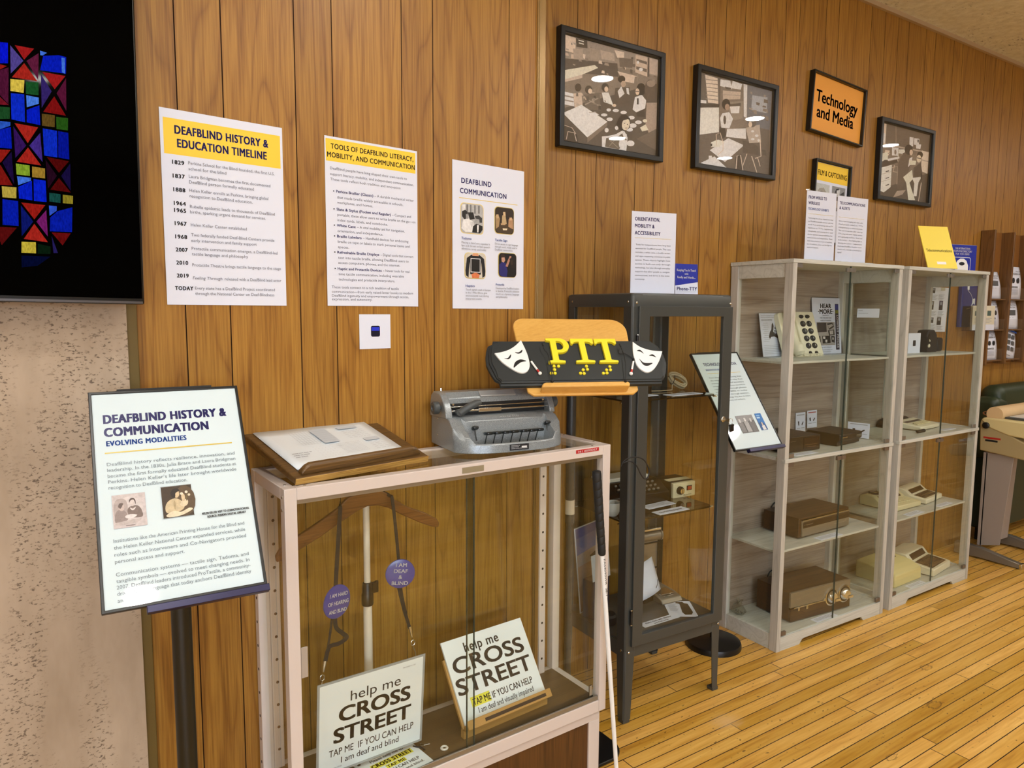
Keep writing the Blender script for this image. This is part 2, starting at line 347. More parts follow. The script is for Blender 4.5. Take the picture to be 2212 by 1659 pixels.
PIC_CIRCLE="""6f665c 0,0 1,0 1,1 0,1|4a443d 0.004,0.691 0.997,0.248 1,1 0,1|7f766c 0,0 1,0 1,0.178 0.625,0.172 0.002,0.293|b8a898 0,0 0.121,0.005 0.118,0.151 0.002,0.148|4b453e 0,0.222 0.55,0.145 0.566,0.274 0,0.346|857b70 0.418,0.167 0.456,0.167 0.464,0.19 0.413,0.193|7a7168 0.758,0.144 0.789,0.144 0.785,0.16 0.75,0.162|7a7168 0.766,0.198 0.777,0.198 0.782,0.241 0.77,0.241|5a5148 0.148,0.044 0.172,0.043 0.179,0.052 0.15,0.054|5a5148 0.731,0.108 0.761,0.107 0.764,0.123 0.731,0.124|b7aa9c 0.618,0.141 0.637,0.141 0.645,0.183 0.623,0.184|a89a8c 0.29,0.091 0.308,0.091 0.301,0.103 0.283,0.103|5a5148 0.267,0.053 0.277,0.053 0.272,0.086 0.275,0.083|968b7f 0.437,0.267 0.459,0.267 0.454,0.279 0.441,0.277|b7aa9c 0.31,0.11 0.32,0.109 0.313,0.134 0.306,0.133|8f8478 0.099,0.055 0.131,0.054 0.125,0.07 0.099,0.069|7a7168 0.946,0.216 0.972,0.216 0.971,0.24 0.941,0.241|b7aa9c 0.253,0.264 0.286,0.264 0.278,0.285 0.247,0.284|5a5148 0.956,0.174 0.987,0.174 0.981,0.186 0.951,0.186|4a443d 0.725,0.109 0.745,0.108 0.74,0.121 0.729,0.119|8f8478 0.026,0.126 0.053,0.126 0.053,0.138 0.028,0.138|a89a8c 0.819,0.071 0.834,0.071 0.838,0.112 0.825,0.112|7a7168 0.152,0.185 0.177,0.184 0.184,0.214 0.154,0.216|5a5148 0.386,0.06 0.397,0.06 0.403,0.1 0.386,0.102|b7aa9c 0.391,0.249 0.415,0.249 0.42,0.274 0.383,0.277|6f665c 0.213,0.168 0.248,0.168 0.243,0.198 0.222,0.196|4a443d 0.7,0.046 0.723,0.045 0.718,0.064 0.698,0.064|6f665c 0.528,0.064 0.55,0.063 0.554,0.102 0.533,0.103|b7aa9c 0.54,0.066 0.551,0.066 0.549,0.076 0.537,0.076|6f665c 0.043,0.178 0.054,0.178 0.051,0.189 0.052,0.186|a89a8c 0.078,0.166 0.109,0.166 0.114,0.203 0.073,0.206|4a443d 0.919,0.109 0.933,0.109 0.942,0.134 0.919,0.136|7a7168 0.748,0.239 0.777,0.239 0.776,0.271 0.739,0.273|7a7168 0.074,0.062 0.086,0.062 0.09,0.078 0.072,0.08|4a443d 0.69,0.17 0.715,0.17 0.716,0.209 0.692,0.209|5a5148 0.285,0.058 0.294,0.058 0.295,0.099 0.288,0.098|968b7f 0.874,0.089 0.885,0.088 0.888,0.108 0.875,0.108|5a5148 0.707,0.112 0.748,0.112 0.745,0.139 0.711,0.138|b7aa9c 0.186,0.139 0.219,0.138 0.215,0.179 0.182,0.179|b7aa9c 0.874,0.077 0.889,0.077 0.897,0.097 0.879,0.098|6f665c 0.905,0.093 0.921,0.093 0.931,0.117 0.913,0.117|b7aa9c 0.353,0.158 0.383,0.158 0.393,0.189 0.353,0.191|a89a8c 0.076,0.049 0.11,0.048 0.106,0.059 0.073,0.059|5a5148 0.606,0.167 0.637,0.167 0.628,0.192 0.613,0.188|7a7168 0.219,0.071 0.23,0.071 0.223,0.102 0.221,0.101|a89a8c 0.595,0.12 0.608,0.12 0.608,0.135 0.589,0.137|6f665c 0.023,0.15 0.052,0.149 0.057,0.162 0.023,0.164|b7aa9c 0.904,0.149 0.949,0.149 0.956,0.162 0.913,0.162|857b70 0.09,0.254 0.12,0.254 0.115,0.268 0.098,0.265|a89a8c 0.019,0.167 0.047,0.167 0.055,0.19 0.019,0.192|968b7f 0.605,0.08 0.638,0.08 0.648,0.115 0.599,0.119|3c362f 0.121,0.005 0.233,0.002 0.238,0.074 0.128,0.086|cabdaf 0.145,0.014 0.199,0.014 0.2,0.024 0.146,0.024|cabdaf 0.149,0.039 0.2,0.039 0.2,0.049 0.15,0.049|8f8478 0.095,0.11 0.19,0.092 0.198,0.195 0.102,0.207|847a6e 0.257,0.059 0.356,0.061 0.359,0.168 0.272,0.178|968b7f 0.368,0.058 0.511,0.056 0.519,0.13 0.382,0.141|b7aa9c 0.516,0.022 0.62,0.018 0.622,0.073 0.548,0.09|5a524a 0.567,0.086 0.722,0.06 0.712,0.152 0.576,0.172|c4b5a6 0.006,0.334 0.313,0.216 0.349,0.235 0.189,0.335 0.002,0.424|a89b8e 0.002,0.424 0.189,0.335 0.19,0.367 0.002,0.45|b0a294 0.552,0.221 0.772,0.223 0.749,0.301 0.617,0.307|6e655b 0.741,0.235 0.772,0.223 0.757,0.345 0.731,0.327|9d9084 0.894,0.008 1,0.006 1,0.167 0.904,0.165|a89a8c 0.746,0.01 0.881,0.006 0.882,0.204 0.745,0.189|5a5148 0.755,0.05 0.874,0.053 0.875,0.081 0.756,0.077|5a5148 0.755,0.125 0.875,0.126 0.876,0.16 0.756,0.155|d8cabb 0.786,0.079 0.785,0.086 0.782,0.092 0.777,0.096 0.771,0.098 0.766,0.096 0.762,0.091 0.761,0.085 0.762,0.078 0.765,0.071 0.77,0.067 0.776,0.066 0.781,0.068 0.785,0.072|d8cabb 0.831,0.142 0.829,0.15 0.823,0.158 0.814,0.163 0.804,0.166 0.794,0.164 0.788,0.159 0.785,0.152 0.787,0.144 0.793,0.136 0.802,0.131 0.813,0.128 0.822,0.13 0.829,0.134|4c443c 0.881,0.006 0.901,0.006 0.905,0.199 0.882,0.204|d8cabb 0.003,0.533 0.103,0.534 0.114,0.654 0.003,0.654|7a7066 0.004,0.564 0.106,0.565 0.106,0.578 0.004,0.577|7a7066 0.005,0.606 0.107,0.605 0.107,0.618 0.005,0.619|a89a8c 0.103,0.534 0.182,0.507 0.198,0.633 0.119,0.675|3a332c 0.181,0.459 0.178,0.477 0.169,0.492 0.157,0.502 0.143,0.505 0.13,0.5 0.121,0.488 0.118,0.472 0.12,0.455 0.129,0.44 0.141,0.43 0.155,0.427 0.168,0.432 0.177,0.443|5c554c 0.205,0.524 0.366,0.47 0.385,0.641 0.231,0.659|3a332c 0.292,0.458 0.289,0.476 0.279,0.492 0.264,0.503 0.248,0.507 0.233,0.502 0.222,0.49 0.218,0.473 0.222,0.455 0.232,0.438 0.246,0.427 0.262,0.424 0.277,0.429 0.288,0.441|b5a594 0.291,0.472 0.289,0.484 0.284,0.494 0.276,0.5 0.266,0.502 0.258,0.499 0.252,0.491 0.25,0.48 0.252,0.469 0.257,0.459 0.265,0.452 0.275,0.45 0.283,0.453 0.289,0.461|857b70 0.214,0.559 0.367,0.606 0.372,0.595 0.219,0.549|857b70 0.221,0.623 0.359,0.531 0.353,0.522 0.216,0.614|cfc2b4 0.39,0.465 0.462,0.45 0.52,0.577 0.417,0.569|3a332c 0.463,0.4 0.459,0.42 0.449,0.438 0.434,0.449 0.417,0.453 0.402,0.447 0.391,0.434 0.386,0.416 0.39,0.397 0.4,0.379 0.415,0.368 0.432,0.364 0.447,0.369 0.458,0.382|b7a796 0.457,0.418 0.455,0.43 0.45,0.441 0.442,0.448 0.433,0.45 0.425,0.446 0.419,0.438 0.416,0.427 0.418,0.414 0.424,0.404 0.432,0.397 0.441,0.395 0.449,0.398 0.455,0.407|4a4239 0.398,0.551 0.501,0.564 0.49,0.611 0.394,0.629|968b7f 0.205,0.539 0.217,0.537 0.225,0.555 0.201,0.559|5a5148 0.364,0.473 0.389,0.47 0.391,0.48 0.37,0.482|968b7f 0.286,0.483 0.32,0.48 0.312,0.492 0.287,0.494|a89a8c 0.357,0.592 0.381,0.589 0.386,0.632 0.364,0.634|3c362f 0.358,0.595 0.382,0.593 0.388,0.634 0.358,0.637|6f665c 0.313,0.585 0.339,0.582 0.346,0.595 0.314,0.599|4a443d 0.228,0.535 0.263,0.531 0.26,0.572 0.223,0.576|3c362f 0.306,0.513 0.331,0.51 0.331,0.533 0.309,0.535|968b7f 0.136,0.62 0.16,0.618 0.17,0.638 0.13,0.644|a89a8c 0.156,0.515 0.192,0.511 0.201,0.534 0.164,0.538|968b7f 0.214,0.548 0.227,0.547 0.236,0.569 0.223,0.57|5a5148 0.299,0.492 0.321,0.49 0.314,0.501 0.304,0.501|5a5148 0.133,0.521 0.148,0.52 0.153,0.551 0.129,0.554|857b70 0.291,0.544 0.318,0.541 0.315,0.58 0.287,0.583|7a7168 0.302,0.535 0.323,0.532 0.325,0.555 0.303,0.557|7a7168 0.416,0.535 0.433,0.534 0.435,0.55 0.424,0.55|4a4239 0.533,0.391 0.687,0.348 0.685,0.546 0.519,0.55|d9cdbf 0.558,0.419 0.596,0.361 0.633,0.426 0.579,0.482|d9cdbf 0.65,0.367 0.675,0.362 0.686,0.427 0.658,0.421|2d2721 0.637,0.28 0.634,0.296 0.623,0.311 0.608,0.321 0.59,0.325 0.574,0.322 0.563,0.312 0.558,0.297 0.562,0.281 0.572,0.267 0.588,0.256 0.605,0.253 0.621,0.256 0.633,0.266|9a8876 0.645,0.327 0.643,0.341 0.635,0.353 0.625,0.361 0.613,0.364 0.601,0.36 0.594,0.351 0.59,0.338 0.593,0.324 0.6,0.312 0.611,0.303 0.623,0.301 0.634,0.304 0.642,0.314|b5a594 0.545,0.561 0.544,0.568 0.538,0.575 0.531,0.579 0.522,0.581 0.514,0.579 0.508,0.575 0.506,0.569 0.508,0.562 0.513,0.555 0.521,0.551 0.53,0.549 0.538,0.55 0.543,0.555|3a342d 0.765,0.571 0.855,0.542 0.868,0.615 0.78,0.631|ddd1c3 0.748,0.437 0.824,0.399 0.875,0.446 0.865,0.529 0.766,0.588 0.724,0.567|241f1a 0.867,0.333 0.863,0.361 0.849,0.386 0.829,0.402 0.806,0.407 0.785,0.399 0.77,0.38 0.764,0.355 0.768,0.327 0.781,0.302 0.802,0.286 0.825,0.281 0.846,0.289 0.861,0.307|b7a594 0.797,0.373 0.795,0.388 0.789,0.401 0.78,0.409 0.77,0.412 0.76,0.407 0.754,0.396 0.751,0.382 0.753,0.367 0.759,0.354 0.767,0.346 0.778,0.343 0.787,0.348 0.794,0.359|2a241f 0.771,0.444 0.789,0.44 0.791,0.503 0.771,0.507|241f1a 0.752,0.375 0.794,0.371 0.794,0.378 0.752,0.382|8a7d71 0.879,0.469 1,0.444 1,0.785 0.932,0.821 0.874,0.69|5b534a 0.775,0.857 1,0.715 1,0.94 0.841,0.882|4d443b 0.989,0.32 0.984,0.37 0.966,0.413 0.939,0.44 0.909,0.446 0.881,0.43 0.86,0.395 0.852,0.348 0.857,0.298 0.874,0.255 0.901,0.228 0.931,0.222 0.959,0.237 0.98,0.272|7d7166 0.974,0.253 0.97,0.269 0.956,0.284 0.936,0.295 0.914,0.3 0.894,0.297 0.88,0.288 0.874,0.274 0.878,0.259 0.892,0.244 0.911,0.233 0.934,0.228 0.954,0.23 0.968,0.239|c4b3a2 0.812,0.735 0.874,0.692 0.909,0.742 0.837,0.771|c4b3a2 0.892,0.652 0.89,0.66 0.883,0.667 0.872,0.672 0.861,0.674 0.85,0.673 0.843,0.668 0.84,0.661 0.842,0.653 0.849,0.646 0.86,0.64 0.871,0.638 0.882,0.64 0.889,0.645|d6c6b6 0.001,0.739 0.184,0.625 0.455,0.739 0.248,0.929|6a6056 0.248,0.929 0.455,0.739 0.453,0.782 0.249,0.981|efe4d6 0.243,0.695 0.324,0.664 0.366,0.689 0.267,0.712|8a8074 0.26,0.689 0.324,0.672 0.358,0.687 0.362,0.682 0.325,0.666 0.26,0.684|35302a 0,0.84 0.086,0.847 0.144,0.913 0.155,0.996 0,0.995|a09589 0.042,0.983 0.056,0.908 0.113,0.909 0.136,0.985 0.144,0.982 0.119,0.903 0.051,0.903 0.035,0.983|a09589 0.008,0.852 0.09,0.865 0.13,0.917 0.136,0.912 0.094,0.859 0.01,0.846|e6dacc 0.491,0.616 0.488,0.623 0.482,0.63 0.472,0.635 0.461,0.637 0.452,0.636 0.445,0.631 0.442,0.625 0.444,0.618 0.451,0.611 0.461,0.607 0.471,0.605 0.481,0.606 0.488,0.61|e6dacc 0.576,0.606 0.573,0.613 0.564,0.62 0.55,0.626 0.535,0.629 0.521,0.628 0.511,0.625 0.508,0.619 0.511,0.611 0.52,0.604 0.534,0.598 0.549,0.596 0.563,0.596 0.573,0.6|e6dacc 0.662,0.609 0.658,0.617 0.649,0.625 0.635,0.631 0.619,0.633 0.605,0.633 0.595,0.629 0.592,0.622 0.595,0.614 0.604,0.607 0.618,0.601 0.634,0.598 0.648,0.598 0.658,0.603|e6dacc 0.453,0.673 0.45,0.68 0.441,0.687 0.427,0.693 0.413,0.695 0.399,0.695 0.39,0.691 0.386,0.685 0.389,0.678 0.398,0.671 0.412,0.665 0.427,0.663 0.44,0.663 0.45,0.667|e6dacc 0.511,0.705 0.508,0.713 0.499,0.721 0.485,0.727 0.47,0.73 0.457,0.729 0.447,0.724 0.443,0.717 0.447,0.709 0.456,0.701 0.469,0.695 0.484,0.692 0.498,0.693 0.508,0.698|e6dacc 0.75,0.646 0.746,0.654 0.737,0.662 0.722,0.668 0.707,0.671 0.692,0.67 0.682,0.666 0.678,0.658 0.682,0.65 0.691,0.642 0.705,0.636 0.721,0.633 0.736,0.634 0.746,0.638|e6dacc 0.831,0.677 0.828,0.687 0.817,0.695 0.802,0.702 0.784,0.705 0.769,0.704 0.758,0.699 0.754,0.691 0.757,0.682 0.768,0.673 0.783,0.667 0.8,0.664 0.816,0.665 0.827,0.67|e6dacc 0.773,0.722 0.769,0.733 0.758,0.743 0.742,0.75 0.724,0.753 0.707,0.751 0.695,0.745 0.691,0.736 0.695,0.725 0.706,0.716 0.722,0.708 0.74,0.705 0.757,0.707 0.768,0.713|e6dacc 0.733,0.769 0.73,0.779 0.719,0.788 0.704,0.794 0.687,0.797 0.672,0.795 0.661,0.79 0.657,0.782 0.661,0.772 0.671,0.763 0.686,0.757 0.703,0.754 0.718,0.755 0.729,0.761|e6dacc 0.469,0.821 0.467,0.831 0.462,0.84 0.453,0.845 0.443,0.847 0.435,0.844 0.428,0.837 0.426,0.828 0.428,0.818 0.434,0.809 0.442,0.804 0.452,0.802 0.461,0.805 0.467,0.811|e6dacc 0.753,0.907 0.75,0.92 0.738,0.933 0.72,0.941 0.701,0.944 0.684,0.941 0.671,0.932 0.667,0.92 0.67,0.906 0.682,0.894 0.699,0.886 0.718,0.883 0.736,0.886 0.749,0.894|e6dacc 0.574,0.781 0.572,0.79 0.567,0.798 0.559,0.803 0.551,0.805 0.543,0.802 0.537,0.796 0.535,0.787 0.536,0.778 0.542,0.77 0.549,0.765 0.558,0.764 0.566,0.766 0.572,0.772|d3c6b7 0.399,0.894 0.473,0.876 0.546,0.848 0.632,0.788 0.675,0.861 0.664,1 0.401,0.996|575046 0.444,0.903 0.572,0.866 0.633,0.811 0.667,0.885 0.582,0.996 0.434,0.991|7d7468 0.472,0.918 0.573,0.982 0.578,0.976 0.477,0.912|7d7468 0.545,0.891 0.473,0.981 0.479,0.984 0.551,0.894|dcd0c2 0.667,0.926 0.663,0.952 0.652,0.975 0.635,0.989 0.616,0.991 0.599,0.982 0.586,0.964 0.581,0.939 0.585,0.912 0.596,0.89 0.613,0.876 0.632,0.873 0.649,0.882 0.662,0.9|26201b 0.573,0.685 0.602,0.646 0.646,0.629 0.698,0.663 0.701,0.754 0.645,0.803 0.582,0.796 0.55,0.746|c2b09f 0.695,0.731 0.686,0.758 0.67,0.779 0.65,0.791 0.632,0.79 0.617,0.778 0.61,0.756 0.611,0.729 0.62,0.702 0.636,0.681 0.655,0.669 0.674,0.669 0.689,0.682 0.696,0.704|26201b 0.607,0.702 0.64,0.65 0.691,0.664 0.66,0.681|3a3029 0.646,0.721 0.646,0.723 0.644,0.725 0.641,0.726 0.637,0.727 0.634,0.727 0.632,0.725 0.631,0.724 0.632,0.721 0.634,0.719 0.637,0.718 0.64,0.718 0.643,0.718 0.645,0.719|3a3029 0.678,0.726 0.677,0.728 0.675,0.73 0.672,0.731 0.669,0.732 0.666,0.731 0.664,0.73 0.663,0.728 0.664,0.726 0.666,0.724 0.669,0.723 0.672,0.722 0.675,0.723 0.677,0.724|8a7566 0.669,0.765 0.668,0.767 0.665,0.769 0.66,0.771 0.654,0.772 0.649,0.772 0.645,0.771 0.644,0.769 0.645,0.767 0.649,0.765 0.654,0.763 0.659,0.762 0.664,0.762 0.668,0.763|d3c6b7 0.608,0.809 0.665,0.828 0.67,0.879 0.634,0.868"""
PIC_TABLE="""6b6259 0,0 1,0 1,1 0,1|55504a 0,0 0.284,0 0.282,0.31 0,0.356|58514a 0.001,0.69 0.98,0.384 1,1 0,1|5f6166 0.641,0 0.997,0.001 0.985,0.464 0.662,0.455|8d9298 0.717,0.106 0.936,0.086 0.93,0.273 0.71,0.276|7a7168 0.738,0.267 0.787,0.267 0.792,0.314 0.751,0.313|6f665c 0.729,0.279 0.75,0.279 0.741,0.295 0.719,0.295|5a5148 0.774,0.172 0.829,0.172 0.823,0.206 0.779,0.204|7a7168 0.879,0.065 0.918,0.065 0.909,0.092 0.881,0.091|5a5148 0.876,0.192 0.92,0.192 0.921,0.211 0.864,0.213|6f665c 0.879,0.227 0.933,0.227 0.926,0.259 0.873,0.259|5a5148 0.907,0.346 0.963,0.346 0.954,0.363 0.913,0.359|7a7168 0.686,0.069 0.716,0.069 0.716,0.097 0.69,0.096|857b70 0.679,0.255 0.729,0.255 0.726,0.273 0.677,0.273|7a7168 0.923,0.224 0.941,0.224 0.954,0.266 0.933,0.266|6f665c 0.868,0.305 0.909,0.305 0.911,0.332 0.882,0.33|5a5148 0.884,0.116 0.938,0.115 0.95,0.155 0.884,0.158|6f665c 0.921,0.311 0.966,0.311 0.966,0.355 0.929,0.353|7a7168 0.688,0.144 0.722,0.144 0.735,0.152 0.699,0.153|5a5148 0.059,0.756 0.107,0.752 0.112,0.773 0.061,0.777|4a443d 0.48,0.742 0.534,0.738 0.543,0.774 0.494,0.777|5a5148 0.038,0.808 0.078,0.805 0.079,0.825 0.045,0.827|5a5148 0.582,0.675 0.606,0.673 0.608,0.695 0.583,0.697|4a443d 0.891,0.74 0.949,0.736 0.953,0.774 0.897,0.777|4a443d 0.877,0.712 0.933,0.707 0.945,0.733 0.88,0.739|5a5148 0.538,0.744 0.572,0.741 0.575,0.763 0.536,0.766|5a5148 0.262,0.798 0.297,0.796 0.286,0.819 0.27,0.819|4a443d 0.53,0.776 0.56,0.774 0.572,0.811 0.538,0.814|5a5148 0.063,0.862 0.111,0.859 0.11,0.872 0.063,0.875|b9ada0 0.077,0.014 0.24,0.017 0.259,0.296 0.125,0.311|7d7368 0.087,0.058 0.241,0.04 0.241,0.049 0.088,0.067|7d7368 0.089,0.1 0.242,0.082 0.243,0.092 0.089,0.109|7d7368 0.091,0.142 0.244,0.125 0.245,0.135 0.091,0.151|7d7368 0.092,0.184 0.246,0.168 0.246,0.177 0.093,0.193|7d7368 0.094,0.226 0.248,0.211 0.248,0.22 0.094,0.236|7d7368 0.095,0.268 0.25,0.253 0.25,0.263 0.096,0.278|d8ccbe 0.277,0.02 0.407,0.009 0.435,0.097 0.273,0.095|4a433c 0.334,0.088 0.358,0.114 0.397,0.111 0.434,0.084|d8ccbe 0.438,0 0.569,0.01 0.553,0.077 0.419,0.088|a3978a 0.313,0.136 0.554,0.103 0.55,0.186 0.318,0.238|8a7f74 0.315,0.179 0.551,0.141 0.552,0.149 0.315,0.186|cfd3d6 0.589,0.006 0.641,0.001 0.649,0.379 0.608,0.374|cbbfb2 0,0.392 0.268,0.332 0.28,0.612 0.001,0.69|3c3731 0.002,0.342 0.274,0.299 0.273,0.335 0,0.389|d5c9bb 0.008,0.302 0.102,0.291 0.104,0.324 0.009,0.338|7a7268 0.342,0.263 0.591,0.197 0.594,0.402 0.475,0.437|4e4740 0.373,0.279 0.56,0.229 0.559,0.267 0.39,0.307|cdd0d2 0.413,0.297 0.546,0.264 0.542,0.348 0.432,0.369|38322c 0.285,0.548 0.356,0.522 0.377,0.64 0.329,0.68 0.281,0.637|e0d6c9 0.317,0.391 0.408,0.361 0.462,0.427 0.417,0.544 0.309,0.556 0.288,0.447|2b2621 0.417,0.271 0.412,0.299 0.398,0.324 0.376,0.34 0.352,0.345 0.329,0.337 0.313,0.319 0.306,0.293 0.31,0.265 0.325,0.24 0.346,0.224 0.371,0.219 0.393,0.226 0.41,0.245|8b7868 0.409,0.304 0.406,0.321 0.398,0.335 0.386,0.345 0.373,0.348 0.36,0.343 0.351,0.332 0.347,0.316 0.349,0.299 0.357,0.285 0.369,0.275 0.383,0.272 0.396,0.277 0.405,0.288|4a4139 0.369,0.457 0.368,0.479 0.364,0.497 0.357,0.508 0.349,0.51 0.341,0.502 0.335,0.485 0.332,0.464 0.333,0.442 0.337,0.423 0.344,0.412 0.352,0.411 0.36,0.419 0.366,0.435|d9d3ca 0.386,0.555 0.64,0.504 0.654,0.626 0.375,0.647|d4c7b8 0.406,0.657 0.625,0.703 0.372,0.936 0.168,0.832|5d554c 0.372,0.936 0.625,0.703 0.623,0.752 0.437,0.985|c9bdaf 0.18,0.742 0.269,0.696 0.365,0.706 0.287,0.778 0.182,0.794|2f2a25 0.173,0.762 0.195,0.752 0.196,0.783 0.177,0.79|b0a599 0.261,0.767 0.248,0.643 0.292,0.618 0.334,0.718 0.338,0.804 0.273,0.864 0.279,0.869 0.347,0.806 0.343,0.715 0.299,0.612 0.239,0.643 0.252,0.768|ddd2c4 0.055,0.992 0.231,0.892 0.403,1 0.13,1|e5dbce 0.156,0.896 0.198,0.89 0.198,0.977 0.162,0.982|4d463f 0.606,0.647 0.73,0.653 0.834,0.69 0.839,0.784 0.613,0.79|9b9288 0.639,0.498 0.836,0.424 0.868,0.631 0.698,0.665|d0c8bd 0.763,0.516 0.761,0.522 0.755,0.527 0.746,0.532 0.735,0.533 0.726,0.532 0.719,0.529 0.717,0.524 0.719,0.518 0.725,0.512 0.734,0.508 0.744,0.506 0.754,0.507 0.761,0.51|d0c8bd 0.825,0.558 0.823,0.566 0.817,0.572 0.807,0.577 0.797,0.579 0.787,0.577 0.78,0.573 0.778,0.566 0.78,0.559 0.786,0.552 0.795,0.548 0.806,0.546 0.815,0.547 0.822,0.552|d0c8bd 0.772,0.607 0.769,0.613 0.762,0.619 0.752,0.623 0.74,0.625 0.729,0.624 0.721,0.621 0.718,0.616 0.721,0.61 0.728,0.604 0.738,0.6 0.75,0.598 0.761,0.598 0.769,0.602|d0c8bd 0.846,0.608 0.845,0.615 0.841,0.622 0.834,0.626 0.827,0.627 0.82,0.625 0.815,0.62 0.813,0.614 0.814,0.606 0.818,0.6 0.825,0.596 0.832,0.595 0.839,0.597 0.844,0.601|57504a 0.789,0.412 0.784,0.437 0.768,0.459 0.743,0.474 0.715,0.479 0.69,0.473 0.671,0.457 0.664,0.435 0.669,0.41 0.685,0.388 0.709,0.373 0.737,0.368 0.763,0.374 0.782,0.389|b6a898 0.729,0.443 0.727,0.458 0.72,0.471 0.71,0.479 0.699,0.481 0.688,0.477 0.68,0.466 0.676,0.452 0.678,0.437 0.685,0.424 0.695,0.416 0.707,0.414 0.718,0.418 0.726,0.429|b5aa9d 0.843,0.596 0.868,0.792 0.788,0.827 0.793,0.835 0.88,0.792 0.855,0.593|b5aa9d 0.734,0.814 0.82,1 0.832,1 0.745,0.809|b5aa9d 0.819,0.814 0.863,0.916 0.872,0.913 0.829,0.811|b5aa9d 0.667,0.794 0.595,1 0.604,1 0.676,0.795|3d3731 0.511,0.858 0.59,0.807 0.635,0.992 0.518,1|b5aa9d 0.532,0.993 0.54,0.842 0.577,0.824 0.619,1 0.63,0.999 0.588,0.819 0.529,0.841 0.52,0.994"""
